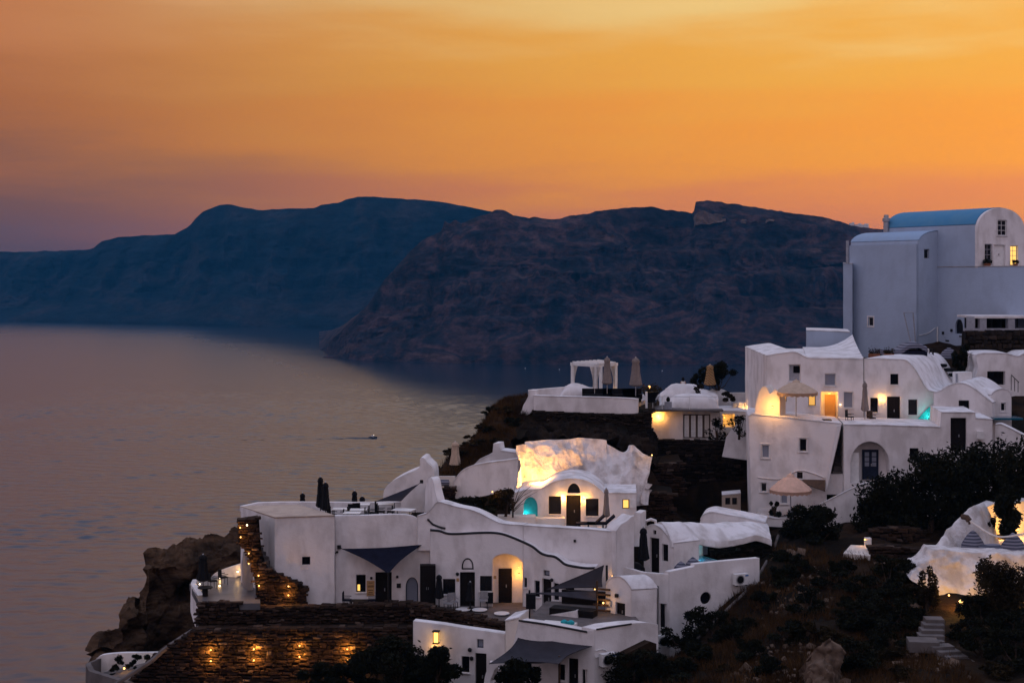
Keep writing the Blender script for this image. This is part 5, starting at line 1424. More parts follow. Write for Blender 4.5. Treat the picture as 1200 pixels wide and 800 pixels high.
# side wall towards the pool and the dark recess with the arched niche
Ps = Fac(790, 640, 81.0, 26)
PV.wall(Ps, [(786, 632), (819, 630), (819, 680), (786, 680)], V((0.3, 0.4, 0)), name='pool_side_wall', roof=False)
Pb = Fac(850, 640, 83.6, 14)
PV.win(Pb, 823.5, 634, 831, 651, arch=0.5, look=M_PALEGLASS, frame=M_DARKWOOD, recess=0.15, sill=False)
PV.wall(Pb, [(817, 632), (905, 628), (905, 675), (817, 675)], V((0.2, 0.5, 0)), M_MORTAR, name='recess_wall', roof=False)
stone_facing(PV.root, Pb, [(833, 632), (905, 629), (905, 672), (833, 672)], M_LAVA, (0.35, 0.18), 0.02)
# plunge pool
mb = MB(); zp = zat(655, 80.5)
pool = [Pz(799, 652.5, zp), Pz(822, 662, zp), Pz(842, 656.5, zp), Pz(822, 650.5, zp)]
mb.slab(pool, 0.25); mb.build('pool_rim', M_TURQ, PV.root)
mb = MB(); c_ = sum(pool, V()) / 4; mb.slab([q.lerp(c_, 0.12) + V((0, 0, 0.012)) for q in pool], 0.01); mb.build('pool_water', M_WATERPOOL, PV.root)
lamp_at(PV.root, Pz(815, 656, zp) + V((0, 0, 0.12)), 40, (0.35, 0.85, 1.0), 0.05, False, glow=simple('pool_spot', (.6, .9, 1), emit=(0.4, 0.9, 1), estr=4), name='pool_lamp')
# pale diagonal edge of the hillside gutter
mb = MB(); mb.tube([ray_ground(x, y) + V((0, 0, .1)) for x, y in ((912, 629), (907, 645), (897, 662), (888, 678), (872, 697), (850, 718), (826, 742), (800, 766))], 0.09, 6)
tag(mb.build('gutter_kerb', M_GREY), 'thin cement gutter running down the slope beside the villa wall', 'gutter')

# ================================================================== little vaulted hut
Hh = House('vaulted_hut', 'little white barrel-vaulted hut in front of the pool villa', 'house', P(735, 735, 74.5))
Hg = Fac(740, 730, 74.2, -40)
Hh.door(Hg, 721.5, 706, 732.5, 738, recess=0.2, leaf=1)
hx = Fac(0, 0, 0, 12, point=Hg.hit(740, 690))
Hh.wall(Hg, [(709.5, 790), (709.5, 688)] + crv([(710.5, 683), (714, 678.5), (719, 675.8), (725, 675.2), (731, 678.5), (736, 684), (740, 690.5)], 4) + [(740, 790)], hx.u * 1.38)
mb = MB(); mb.box(Hg.hit(722.5, 697.5, 0.08), (.16, .14, .18), Hg.yaw); mb.build('wall_spot', M_METAL, Hh.root)
mb = MB(); mb.box(Hg.hit(715, 707, 0.05), (.12, .1, .28), Hg.yaw); mb.build('meter_box', M_GREYWOOD, Hh.root)

# ================================================================== lower house under the charcoal awning
Lh = House('awning_house', 'lower white house under the large charcoal awning', 'house', P(690, 800, 68))
Ll = Fac(697, 738, 68.5, -22)
Lh.door(Ll, 666, 771, 677.5, 815, recess=0.2, leaf=1)
Lh.win(Ll, 655, 778, 662, 797, recess=0.2)
Lh.win(Ll, 682, 784, 688, 806, recess=0.2)
Lh.win(Ll, 618, 777, 623, 789, recess=0.2)
Lh.wall(Ll, [(608, 726.5), (640, 731), (665, 735.5), (687, 740), (690, 738.5), (697, 737)] + [(697, 830), (600, 830), (600, 760)], V((0.4, 0.5, 0)), name='front_wall', roof=False)
Lr = Fac(697, 738, 68.5, 30)
Lh.wall(Lr, [(697, 737), (712, 733), (740, 730), (758, 729), (771.5, 731), (771.5, 800), (745, 815), (697, 830)], V((-0.6, 0.5, 0)), name='side_wall', roof=False)
mb = MB(); mb.tube([Ll.hit(600 + 8, 726.5, .02), Ll.hit(640, 731, .02), Ll.hit(665, 735.5, .02), Ll.hit(688, 740, .02)], 0.05, 6); mb.tube([Lr.hit(699, 737, .02), Lr.hit(740, 730.5, .02)], 0.04, 6); mb.build('coping_trim', M_METAL, Lh.root)
Lh.wall(Fac(600, 740, 70.5, -30), [(592, 800), (592, 727), (608, 723.5), (608, 800)], V((0.5, 1.6, 0)), M_CREAM, name='pier')
zL = zat(733, 70) - 0.55
mb = MB(); mb.slab([Ll.hit(600, 735, -.45), Ll.hit(696, 745, -.45), Lr.hit(760, 735, -.45), P(735, 705, 77), P(640, 700, 77.8)], 0.2)
for i, v in enumerate(mb.v): mb.v[i] = (v[0], v[1], zL if i < 5 else zL - 0.2)
mb.build('terrace_floor', M_GREY, Lh.root)
Lh.wall(Fac(650, 716, 74.5, -25), [(610, 735), (612, 725.5), (645, 720), (676, 715), (677, 722), (677, 740)], V((.1, .3, 0)), name='low_wall', roof=False)
mb = MB(); mb.tube([Ll.hit(655.5, 768, 1.2), Ll.hit(655.5, 815, 1.2)], 0.06, 6); mb.build('awning_post', M_BROWNWOOD, Lh.root)
# curved outdoor stair wall left of it
Lh.wall(Fac(572, 790, 69.5, -10), crv([(566, 830), (567, 800), (570, 786), (577, 776), (588, 769), (596, 762)], 4) + [(600, 768), (590, 776), (580, 784), (575, 796), (574, 830)], V((.2, .6, 0)), name='stair_wall', roof=False)
for k in range(5):
    mb = MB(); mb.box(P(583 + k * 0.5, 806 - k * 7, 69.5 + k * 0.3), (0.9, 0.4, 0.28)); mb.build('step', M_WHITE, Lh.root)
sail('courtyard_awning', 'large charcoal awning stretched over the lower courtyard', [P(609.5, 741, 70.6), Ll.hit(694, 756.5, 0.1), P(655, 777, 66.2), P(573, 777, 67.0)], 0.16, 0.35, M_GREYCLOTH)
# slatted bar corner with two charcoal sails
Bq = House('slatted_screen', 'dark slatted timber screen behind the two charcoal sails', 'screen', P(700, 735, 75))
for k in range(8):
    mb = MB(); mb.box(P(705, 690 + k * 6.2, 75.2), (0.95, 0.06, 0.10), R(-20)); mb.build('slat', M_BROWNWOOD, Bq.root)
mb = MB(); mb.tube([P(699.5, 735, 74.9), P(699.5, 680, 74.9)], 0.06, 6); mb.build('post', M_BROWNWOOD, Bq.root)
mb = MB(); mb.tube([P(711.5, 735, 75.3), P(711, 662, 75.6)], 0.06, 6); mb.build('post', M_METAL, Bq.root)
mb = MB(); mb.box(P(684, 708, 77.0), (2.4, 0.2, 1.5), R(-15)); mb.build('backing', M_DARKWOOD, Bq.root)
lamp_at(Bq.root, P(707, 706, 74.8), 6, (1, 0.6, 0.25), 0.06, True)
lamp_at(Bq.root, P(697, 690, 75.0), 2.5, (1, 0.6, 0.25), 0.04, True)
sail('upper_bar_sail', 'upper charcoal sail reaching up to the villa corner post', [P(640, 690, 76.8), P(708, 661.5, 75.9), P(706, 687, 75.2)], 0.06, 0.15, M_GREYCLOTH, poles=[(P(620.5, 728, 73.2), P(620.5, 691, 73.2))])
sail('lower_bar_sail', 'lower charcoal sail under the upper one by the slatted screen', [P(622, 694, 73.4), P(700, 691.5, 75.6), P(700, 703, 74.6)], 0.06, 0.1, M_GREYCLOTH)
mb = MB(); mb.box(P(622, 704, 73.1), (0.5, 0.3, 0.75)); mb.tube([P(620.3, 728, 73.3), P(620.3, 700, 73.3)], 0.03, 5); tag(mb.build('speaker_box', M_BLACK), 'black box mounted on the sail post by the pool deck', 'speaker')

# ================================================================== lower left shop front
Sh = House('lantern_house', 'white lower house with a glowing wall lantern beside the dark tree', 'house', P(540, 800, 72))
Sf = Fac(592, 742, 71.5, -14)
Sh.win(Sf, 559, 748.5, 566.5, 759, look=M_PALEGLASS, frame=M_NAVYWOOD, sill=False)
Sh.door(Sf, 557, 765, 570, 815, recess=0.2, leaf=1)
Sh.win(Sf, 541, 768.5, 550, 787.5)
Sh.wall(Sf, [(484, 727), (520, 731.5), (560, 737.5), (592, 742.5), (592, 830), (484, 830)], V((0.1, 0.5, 0)), roof=False)
lt = Sf.hit(511, 746, 0.22)
mb = MB(); mb.box(lt + V((0, 0, 0.30)), (0.34, 0.34, 0.05), Sf.yaw); mb.box(lt + V((0, 0, -0.30)), (0.3, 0.3, 0.05), Sf.yaw)
for a, b in ((-1, -1), (-1, 1), (1, -1), (1, 1)): mb.box(lt + V((a * .13, b * .13, 0)), (0.03, 0.03, 0.6), Sf.yaw)
ln = mb.build('lantern', M_METAL, Sh.root)
mb = MB(); mb.box(lt, (0.24, 0.24, 0.5), Sf.yaw); mb.build('lantern_glass', simple('lantern_glow', (.8, .5, .2), emit=(1, 0.55, 0.12), estr=2.2), ln)
lamp_at(Sh.root, Sf.hit(509, 758.5, 0.25), 8, (1, 0.6, 0.22), 0.05)
for px, py in ((550.5, 761), (552.5, 771)):
    mb = MB(); mb.lathe(Sf.hit(px, py, 0.1), [(0.05, -.1), (0.1, -.06), (0.1, .06), (0.04, .1)], 8); mb.build('wall_spot', M_METAL, Sh.root)

# ================================================================== dry-stone terrace walls at the bottom left
def spot_pair(root, fac, px, py, p=3.0, up=True):
    p *= 11
    """stone-wall light: a small fitting throwing one pool of light up and one down"""
    o = fac.hit(px, py, 0.30)
    f_ = lamp_at(root, o, p, (1, 0.53, 0.13), 0.045, True)
    return f_
sw = Fac(400, 760, 76.2, -1)
w1 = stone_wall('terrace_stone_wall', 'broad dark dry-stone terrace wall dotted with warm wall lights', sw, [(229, 738), (300, 737), (400, 736), (482, 735), (486, 830), (120, 850), (150, 800), (190, 762)], V((0, 1.2, 0)), (0.36, 0.15), M_STONE)
for px, py in ((247, 765), (297.5, 764), (351, 760), (407, 764)):
    spot_pair(w1, sw, px, py - 4, 7)
    spot_pair(w1, sw, px, py + 9, 5)
sw2 = Fac(400, 720, 77.6, -1)
w2 = stone_wall('courtyard_stone_wall', 'dark stone parapet wall in front of the cliff house courtyard', sw2, [(228, 726), (270, 714), (330, 711.5), (393, 710.5), (440, 708), (482, 706.5), (482, 737), (300, 740), (228, 741)], V((0, .5, 0)), (0.32, 0.14), M_STONE)
sw3 = Fac(590, 740, 75.6, -16)
w3 = stone_wall('sloping_stone_parapet', 'dark stone parapet sloping down in front of the row house tables', sw3, [(481, 707), (500, 710.5), (540, 719), (575, 727), (594, 733), (594, 765), (481, 750)], V((0.1, .4, 0)), (0.32, 0.14), M_STONE)
# stair tower with lights at the left corner of the cliff house
sw4 = Fac(305, 700, 78.6, 3)
w4 = stone_wall('stone_stair_wall', 'dark stone stair wall with warm lights climbing the corner of the cliff house', sw4, [(278.5, 610), (303, 606.5), (304, 625), (306, 645), (312, 664), (322, 671), (345, 682), (360, 690), (361, 716), (302, 720), (300, 690), (296, 668), (287, 645), (279, 638)], V((-0.3, 1.2, 0)), (0.3, 0.14), M_STONE)
for px, py, p in ((281.5, 618, 1.0), (282, 629, 1.0), (291.5, 648, 1.0), (291.5, 660, 1.0), (303, 674, 1.0), (303.5, 686, 1.0), (338, 686.5, 2.0), (338, 697, 2.6)):
    spot_pair(w4, sw4, px, py, p)
lamp_at(w4, sw4.hit(289.5, 615, 0.1), 0.4, (1, .9, .8), 0.05, False, glow=M_LAMPWHITE)
for k in range(7):
    mb = MB(); mb.box(P(306 + k * 1.2 - k * k * .1, 664 - k * 5.4, 79.4 + k * 0.3), (0.9, 0.4, 0.22)); mb.build('step', M_GREY, w4)
# diagonal kerb at the left end of the terrace wall
kb = House('diagonal_kerb', 'pale diagonal kerb running down beside the stone terrace wall', 'kerb', P(200, 770, 76))
mb = MB(); 
pts = [(233, 735, 77.2), (222, 741, 76.9), (205, 752, 76.6), (190, 763, 76.3), (178, 774, 76.0), (150, 792, 75.6), (120, 812, 75.2)]
for a, b in zip(pts, pts[1:]):
    pa, pb = P(*a), P(*b); mm = (pa + pb) / 2; dv_ = pb - pa
    mb.tube([pa, pb], 0.13, 5)
mb.build('coping', M_GREY, kb.root)

# ================================================================== small lit terrace on the cliff edge
zt_ = zat(697, 79.5)
Te = House('cliff_edge_terrace', 'small lit grey terrace with white curved parapet on the cliff edge', 'terrace', P(255, 705, 79.5))
mb = MB(); mb.slab([Pz(222, 684, zt_), Pz(234, 706.5, zt_), Pz(305, 706.5, zt_), Pz(303, 668, zt_), Pz(286, 664, zt_), Pz(252, 674, zt_)], 0.35); mb.build('floor', simple('wet_screed', (0.10, 0.10, 0.11), 0.4, 0.4, var=0.3, scale=1.2), Te.root)
Te.wall(Fac(255, 675, 84.6, -16), [(246, 683)] + crv([(247, 676), (251, 671.5), (258, 668), (270, 664), (286, 659)], 3) + [(288, 672), (270, 679), (255, 683)], V((.05, .3, 0)), name='parapet', roof=False)
def curl(s, t):
    x = interp([(0, 231), (.4, 223), (.75, 232), (1, 241)], s); y = interp([(0, 679), (.25, 678.5), (.6, 690), (1, 712)], s)
    dep = interp([(0, 83.5), (.3, 82.4), (1, 77.6)], s)
    p = P(x, y, dep); p.z -= 1.2 * t * interp([(0, .6), (1, 2.4)], s)
    return p
bumpy(curl, 24, 4, M_WHITE, 'curved_parapet', Te.root, amp=0.03, freq=1, thick=V((0.28, 0.1, 0)), nrm=V((-1, -1, 0)))
Te.wall(Fac(289, 660, 80.6, 60), [(283, 660), (285, 646), (289, 655), (292, 672), (292, 694), (284, 686)], V((.2, .1, 0)), name='side_wall', roof=False)
stone_wall('terrace_edge_wall', 'low dark wall along the near edge of the small lit terrace', Fac(258, 710, 77.4, -1), [(230, 707), (280, 706), (281, 716), (302, 717), (302, 745), (232, 745)], V((0, .35, 0)), (0.3, 0.14), M_STONE)
for px, py, d, p in ((257.5, 676.5, 83.6, 5), (278.5, 669.5, 83.9, 7), (234, 684, 81.6, 4), (257.3, 686, 81.8, 3), (239, 693, 80.3, 4)):
    lamp_at(Te.root, P(px, py, d), p, (1, 0.68, 0.35), 0.05, True, glow=M_LAMPWHITE, name='floor_lamp')

# low round terrace at the bottom left corner
Tb = House('lower_round_terrace', 'low white-walled round terrace with dark potted plants at the cliff foot', 'terrace', P(150, 785, 79))
Tb.wall(Fac(150, 770, 80, 0), crv([(112, 772), (120, 767), (140, 765), (165, 764.5), (186, 764)], 3) + [(186, 776), (165, 779), (140, 785), (112, 790)], V((0, .3, 0)), name='back_wall', roof=False)
mb = MB(); mb.slab([P(110, 790, 79.6), P(170, 776, 79.6), P(186, 772, 79.8), P(170, 795, 76.5), P(110, 805, 76.5)], .3); mb.build('floor', M_GREY, Tb.root)
def curl2(s, t):
    x = interp([(0, 112), (.3, 100), (.6, 104), (1, 150)], s); y = interp([(0, 772), (.3, 777), (.6, 786), (1, 800)], s)
    p = P(x, y, interp([(0, 79.8), (.4, 78.4), (1, 75.5)], s)); p.z -= 1.6 * t
    return p
bumpy(curl2, 24, 4, M_GREY, 'front_parapet', Tb.root, amp=0.03, freq=1, thick=V((0.25, 0.2, 0)), nrm=V((-1, -1, 0)))
lamp_at(Tb.root, P(145.5, 782.5, 78.4), 5, (1, .62, .25), 0.07, True, name='floor_lamp')
lamp_at(Tb.root, P(172, 771, 79.3), 2, (1, .8, .6), 0.04, True, glow=M_LAMPWHITE, name='floor_lamp')

# ================================================================== crag at the cliff edge
def crag(s, t):
    # s runs left to right, t from the skyline down
    px = 112 + (296 - 112) * s
    y0 = interp([(112, 764), (116, 750), (122, 745), (135, 738), (142, 728), (148, 712), (158, 704), (165, 707), (170, 702), (171, 690), (173, 676), (169, 660), (171, 650), (176, 646), (195, 646), (212, 643), (225, 638), (240, 636), (255, 634), (268, 628), (275, 623), (282, 628), (296, 640)], px)
    y1 = 800
    py = y0 + (y1 - y0) * t
    led = interp([(0, 0), (0.12, 1.8), (0.3, 0.6), (0.5, 2.0), (1, 3.6)], t)
    d = interp([(112, 84), (150, 86), (172, 88), (230, 89), (296, 90)], px) - led - 1.0 * math.sin(s * 7 + t * 2)
    return P(px, py, d)
M_CRAG = rock_mat('ochre_crag', [(0.30, (0.014, 0.010, 0.008)), (0.44, (0.065, 0.040, 0.026)), (0.58, (0.15, 0.088, 0.052)), (0.70, (0.085, 0.055, 0.038)), (0.82, (0.22, 0.16, 0.12))], (0.25, 0.25, 0.8), 1.0, 0.6, 1.1)
o = bumpy(crag, 170, 130, M_CRAG, 'crag', None, amp=1.0, freq=0.45, seed=21, thick=V((2.0, 9, -4)), nrm=V((0, -1, 0)), oct_=7)
tag(o, 'ochre rock crag at the cliff edge', 'rock', kind='structure')

# ================================================================== whitewashed rock terrace at the bottom right
Rt = House('whitewashed_terrace', 'rough whitewashed terrace wall with beanbags and yellow lights', 'terrace', P(1140, 700, 74))
def rface(s, t):
    px = 1068 + (1260 - 1068) * s
    y0 = interp([(1068, 662), (1074, 656), (1080, 650), (1087, 643), (1120, 645), (1160, 648), (1260, 654)], px)
    y1 = interp([(1068, 676), (1085, 690), (1100, 706), (1120, 712), (1260, 722)], px)
    return P(px, y0 + (y1 - y0) * t, 75.5 - 1.6 * t - 0.7 * s)
bumpy(rface, 120, 50, M_ROUGHWHITE, 'wall', Rt.root, amp=0.22, freq=0.6, seed=31, ridged=True, oct_=6, thick=V((0.2, 1.4, 0.0)), nrm=V((0, -1, 0)))
def butt(s, t):
    # thick curved back wall: ridge line from lower left to upper right
    x = interp([(0, 1100), (.15, 1104), (.35, 1112), (.55, 1125), (.75, 1140), (1, 1152)], s)
    y = interp([(0, 642), (.15, 632), (.35, 620), (.55, 606), (.75, 593), (1, 588)], s)
    dr = interp([(0, 76.5), (.5, 78.5), (1, 80.5)], s)
    a = (t - 0.5) * 2
    p = P(x, y, dr); 
    p += V((0.75 * a, 0.0, -2.4 * abs(a) ** 1.6))
    p.y += -0.5 * a
    return p
bumpy(butt, 60, 24, M_ROUGHWHITE, 'curved_back_wall', Rt.root, amp=0.10, freq=0.9, seed=33, nrm=V((0, -1, 0.3)))
Rt.wall(Fac(1170, 620, 82.5, -4), [(1132, 655), (1136, 612), (1148, 598), (1165, 591), (1180, 594), (1200, 588), (1250, 590), (1250, 660)], V((0, 1.2, 0)), M_CREAM, name='back_wall', amp=0.15)
mb = MB(); mb.slab([Pz(1090, 646, zat(648, 77)), Pz(1260, 652, zat(648, 77)), P(1260, 630, 83.5), P(1110, 630, 83.5)], .3)
for i, v in enumerate(mb.v): mb.v[i] = (v[0], v[1], zat(648, 77) - (0 if i < 4 else .3))
mb.build('floor', M_CREAM, Rt.root)
for px, py, d, p in ((1166, 628, 81.3, 80), (1192, 620, 81.3, 90), (1156, 634, 80.6, 40)):
    lamp_at(Rt.root, P(px, py, d), p, (1, 0.58, 0.12), 0.09, False, name='uplight')
for px, py, p in ((1127, 706, 80), (1204, 704, 80), (1112, 697, 14)):
    lamp_at(Rt.root, P(px, py, 72.2), p, (1, 0.60, 0.14), 0.2 if p > 30 else .05, False, name='uplight')
mb = MB(); mb.tube([P(x, y, d) for x, y, d in crv([(1136, 610, 77.4), (1147, 617, 77), (1158, 624, 76.6), (1170, 628.5, 76.3), (1184, 628, 76.2), (1205, 624, 76.2)], 4)], 0.05, 6); mb.build('rope', M_WHITECLOTH, Rt.root)
mb = MB(); mb.tube([P(1128, 605, 77.8), P(1133, 606, 77.5), P(1136, 610, 77.4)], 0.16, 6); mb.tube([P(1136, 609, 77.4), P(1136, 614, 77.4)], 0.06, 6); mb.build('timber_peg', M_BROWNWOOD, Rt.root)

# ================================================================== stone steps at the bottom right
St = House('garden_steps', 'grey concrete garden steps turning down through the dark scrub', 'steps', P(1095, 780, 64))
for k in range(5):       # upper flight
    x0 = 1086 - k * 2.6; y = 725 + k * 6.3; d = 67.2 - k * 0.42
    a, b = P(x0, y, d), P(1107, y + 1.5, d); c = (a + b) / 2
    mb = MB(); mb.box((c.x, c.y + 0.3, c.z - 0.14), ((b - a).length, 0.75, 0.30), R(-4)); mb.build('step', M_GREY, St.root)
mb = MB(); c = P(1084, 752.5, 65.0); mb.box((c.x, c.y + .35, c.z - 0.2), (1.35, 1.0, 0.5), R(-8)); mb.build('landing', M_GREY, St.root)
for k in range(6):       # lower flight turns right
    x0 = 1092 + k * 7.8; y = 758 + k * 5.8; d = 64.6 - k * 0.36
    a, b = P(x0, y, d), P(x0 + 25, y - 1.5, d + .2); c = (a + b) / 2
    mb = MB(); mb.box((c.x, c.y + .25, c.z - 0.13), ((b - a).length, 0.62, 0.26), R(10)); mb.build('step', M_GREY, St.root)
mb = MB(); mb.slab([P(1125, 790, 62.4), P(1160, 787, 62.6), P(1170, 812, 61.2), P(1120, 812, 61.0)], 0.3); mb.build('bottom_landing', M_GREY, St.root)

# path slab with a small lamp, and path edge
pt = House('path_slab', 'pale cement path slab with a small glowing lamp', 'path slab', P(1005, 655, 83))
mb = MB(); mb.slab([ray_ground(988, 654) + V((0, 0, .3)), ray_ground(1020, 657) + V((0, 0, .3)), ray_ground(1019, 646) + V((0, 0, .35)), ray_ground(997, 645) + V((0, 0, .35))], 0.7); mb.build('slab', M_CREAM, pt.root)
mb = MB(); mb.box(ray_ground(1017, 645) + V((0, 0, .45)), (.35, .35, .6)); mb.build('lamp_block', M_WHITE, pt.root)
lamp_at(pt.root, ray_ground(1012, 644) + V((0, -0.3, .65)), 7, (1, .55, .15), 0.05, True)
stone_wall('path_stone_wall', 'rough stone wall holding the garden path below the oleander', Fac(1050, 645, 81, -4), [(1018, 641), (1040, 640), (1090, 645), (1100, 660), (1060, 670), (1020, 655)], V((0, .6, 0)), (.4, .2), M_STONE)
stone_wall('garden_step_wall', 'short stone garden wall inside the dark oleander bed', Fac(1060, 625, 84.5, -4), [(1020, 622), (1050, 618), (1085, 622), (1086, 636), (1020, 636)], V((0, .6, 0)), (.4, .2), M_STONE)

# ================================================================== parasols
def closed_parasol(label, px, ytop, ybase, d, mat, w=0.3, group=None):
    b = P(px, ybase, d); h = (ybase - ytop) / F * d
    r_ = thing('closed_parasol', label, 'parasol', b, group)
    mb = MB(); mb.tube([b, b + V((0, 0, h * 0.97))], 0.03, 6); mb.build('pole', M_STEEL if mat in (M_GREYBEIGE, M_BEIGE) else M_METAL, r_)
    mb = MB(); mb.lathe(b, [(w * 0.55, h * 0.30), (w * 1.0, h * 0.34), (w * 0.85, h * 0.45), (w * 0.72, h * 0.58), (w * 0.66, h * 0.62), (w * 0.62, h * 0.75), (w * 0.5, h * 0.86), (w * 0.62, h * 0.885), (w * 0.5, h * 0.95), (w * 0.12, h * 0.99)], 24, pleat=0.16, lobes=6)
    mb.build('folded_canopy', mat, r_)
    mb = MB(); mb.lathe(b, [(0.03, h * 0.975), (0.05, h * 0.99), (0.035, h * 1.01), (0.01, h * 1.02)], 8); mb.build('finial', M_STEEL, r_)
    mb = MB(); mb.lathe(b, [(0.3, 0), (0.3, 0.06), (0.06, 0.08), (0.05, 0.2)], 12); mb.build('base', M_METAL, r_)
    return r_
closed_parasol('taller closed black parasol of the pair on the roof terrace', 375.5, 558, 610, 81.9, M_BLACK, 0.24)
closed_parasol('shorter closed black parasol of the pair on the roof terrace', 381.5, 564.5, 612, 81.4, M_BLACK, 0.26)
closed_parasol('closed black parasol just behind the tan end of the roof terrace', 354.5, 577, 618, 87.5, M_BLACK, 0.24)
closed_parasol('closed black parasol behind the roof terrace tables', 415.5, 574.5, 616, 87, M_BLACK, 0.24)
closed_parasol('low closed black parasol behind the roof sail', 424.5, 581, 622, 88, M_BLACK, 0.26)
closed_parasol('closed black parasol on the small lit cliff-edge terrace', 238, 649, 694, 80.3, M_BLACK, 0.34)
closed_parasol('closed black parasol beside the tall cupboard', 514.5, 672.5, 713, 78.5, M_BLACK, 0.24)
closed_parasol('closed black parasol in front of the row house double door', 551, 681, 714, 78.4, M_BLACK, 0.24)
closed_parasol('closed stone-grey parasol standing against the pergola', 711.5, 418, 464, 104.2, M_GREYBEIGE, 0.34)
closed_parasol('closed stone-grey parasol at the parapet corner away from the pergola', 745, 418.5, 467, 103.7, M_GREYBEIGE, 0.42)
closed_parasol('closed striped tan parasol in front of the dark hilltop tree', 832, 427, 462, 110.5, M_STRIPE_TAN, 0.42)
closed_parasol('closed beige parasol among the scrub above the rounded wall', 533.5, 517, 558, 97, M_BEIGE, 0.36)
closed_parasol('closed grey-beige parasol beside the loungers of the vaulted house', 710.5, 571.5, 620, 86.3, M_GREYBEIGE, 0.2)
closed_parasol('closed grey-beige parasol on the upper terrace of the terraced house', 1013.5, 447, 496.5, 94.9, M_GREYBEIGE, 0.24)
closed_parasol('closed black parasol beside the pool villa door', 754, 617.5, 673, 79.0, M_BLACK, 0.3)

def open_parasol(label, px, ytop, yrim, ybase, d, half, mat):
    b = P(px, ybase, d); zt = zat(ytop, d); zr = zat(yrim, d); r0 = half / F * d
    r_ = thing('open_parasol', label, 'parasol', b)
    mb = MB(); mb.tube([b, V((b.x, b.y, zt))], 0.035, 6); mb.build('pole', M_GREYWOOD, r_)
    n = 48; prof = [(1.0, 0.0), (0.85, 0.22), (0.6, 0.52), (0.35, 0.78), (0.12, 0.95), (0.02, 1.0)]
    vs = []; fs = []
    def ring(rr, z, drop=0.0, sc=0.0):
        for k in range(n):
            a = 2 * math.pi * k / n
            f = 1 - 0.05 * abs(math.sin(4 * a)) * rr
            vs.append((b.x + math.cos(a) * r0 * rr * f, b.y + math.sin(a) * r0 * rr * f, zr + (zt - zr) * z - drop - sc * abs(math.sin(12 * a))))
    ring(1.0, 0.0, 0.16, 0.08)
    for rr, z in prof: ring(rr, z)
    m = len(prof) + 1
    fs = [(i * n + k, i * n + (k + 1) % n, (i + 1) * n + (k + 1) % n, (i + 1) * n + k) for i in range(m - 1) for k in range(n)]
    mb = MB(); mb.add(vs, fs); kk = len(mb.v); mb.add([(x, y, z - 0.02) for x, y, z in mb.v], [tuple(reversed(f)) for f in mb.f]); cn = mb.build('canopy', mat, r_, recalc=False)
    mb = MB(); mb.lathe((b.x, b.y, zt), [(r0 * 0.2, -0.10), (r0 * 0.16, 0.02), (0.03, 0.12), (0.02, 0.2)], 12); mb.build('top_vent', mat, cn)
    for k in range(8):
        a = math.pi * k / 4 + 0.1
        mb = MB(); mb.tube([V((b.x, b.y, zr + (zt - zr) * 0.9)), V((b.x + math.cos(a) * r0 * 0.93, b.y + math.sin(a) * r0 * 0.93, zr + 0.02))], 0.015, 4); mb.build('rib', M_GREYWOOD, r_)
    mb = MB(); mb.lathe(b, [(0.3, 0), (0.3, 0.06), (0.05, 0.1)], 12); mb.build('base', M_METAL, r_)
    return r_
open_parasol('open beige scalloped parasol by the lit doorway', 933, 446.5, 459, 494, 94.4, 25.5, M_BEIGE)
open_parasol('open peach scalloped parasol on the lowest terrace', 926.5, 556.5, 573, 604, 90.2, 25, M_PEACH)

# ================================================================== tables, chairs, loungers
def table(label, px, py, d, w, l, mat, group=None, h=0.74, roundt=False, rz=0.0):
    b = P(px, py, d); b.z -= h
    r_ = thing('round_table' if roundt else 'dining_table', label, 'table', b, group)
    mb = MB()
    if roundt: mb.lathe(b, [(w / 2, h - 0.03), (w / 2, h)], 20)
    else: mb.box(b + V((0, 0, h - 0.02)), (w, l, 0.04), rz)
    mb.build('table_top', mat, r_)
    if roundt:
        mb = MB(); mb.tube([b, b + V((0, 0, h - 0.03))], 0.035, 6); mb.build('pedestal', M_METAL, r_)
        mb = MB(); mb.lathe(b, [(0.22, 0), (0.2, 0.03), (0.03, 0.05)], 12); mb.build('foot', M_METAL, r_)
    else:
        M_ = Matrix.Rotation(rz, 3, 'Z')
        for a in (-1, 1):
            for c in (-1, 1):
                o = M_ @ V((a * (w / 2 - .05), c * (l / 2 - .05), 0))
                mb = MB(); mb.tube([b + o, b + o + V((0, 0, h - 0.04))], 0.025, 5); mb.build('leg', M_METAL, r_)
    return r_
def chair(label, pos, rz, mat, group=None):
    r_ = thing('chair', label, 'chair', pos, group)
    b = Vector(pos); M_ = Matrix.Rotation(rz, 3, 'Z')
    def L_(x, y, z): return b + M_ @ V((x, y, z))
    mb = MB(); mb.box(L_(0, 0, .44), (.44, .44, .05), rz); mb.build('seat', mat, r_)
    mb = MB(); mb.box(L_(0, .21, .68), (.44, .04, .44), rz); mb.build('backrest', mat, r_)
    for x in (-.19, .19):
        for y in (-.19, .19):
            mb = MB(); mb.tube([L_(x, y, 0), L_(x, y, .42)], .02, 5); mb.build('leg', M_METAL, r_)
    for x in (-.23, .23):
        mb = MB(); mb.box(L_(x, 0, .62), (.04, .42, .03), rz); mb.build('armrest', mat, r_)
    return r_
rt = [(399, 595.5, 'white-topped roof terrace table next to the black parasol pair', 0.9), (412.5, 600, 'white-topped roof terrace table at the front edge', 1.0), (420, 596.5, 'white-topped roof terrace table ringed by dark chairs', .95), (424, 590.2, 'white-topped roof terrace table against the back parapet', .95), (451.5, 590, 'white-topped table under the roof sail', .95)]
for px, py, lb, w in rt:
    d = (CZ - (zroof + 0.09)) * F / (py - HY)
    table(lb, px, py, d, w, .7, M_WHITEPAINT)
d = (CZ - (zroof + 0.09)) * F / (596.5 - HY)
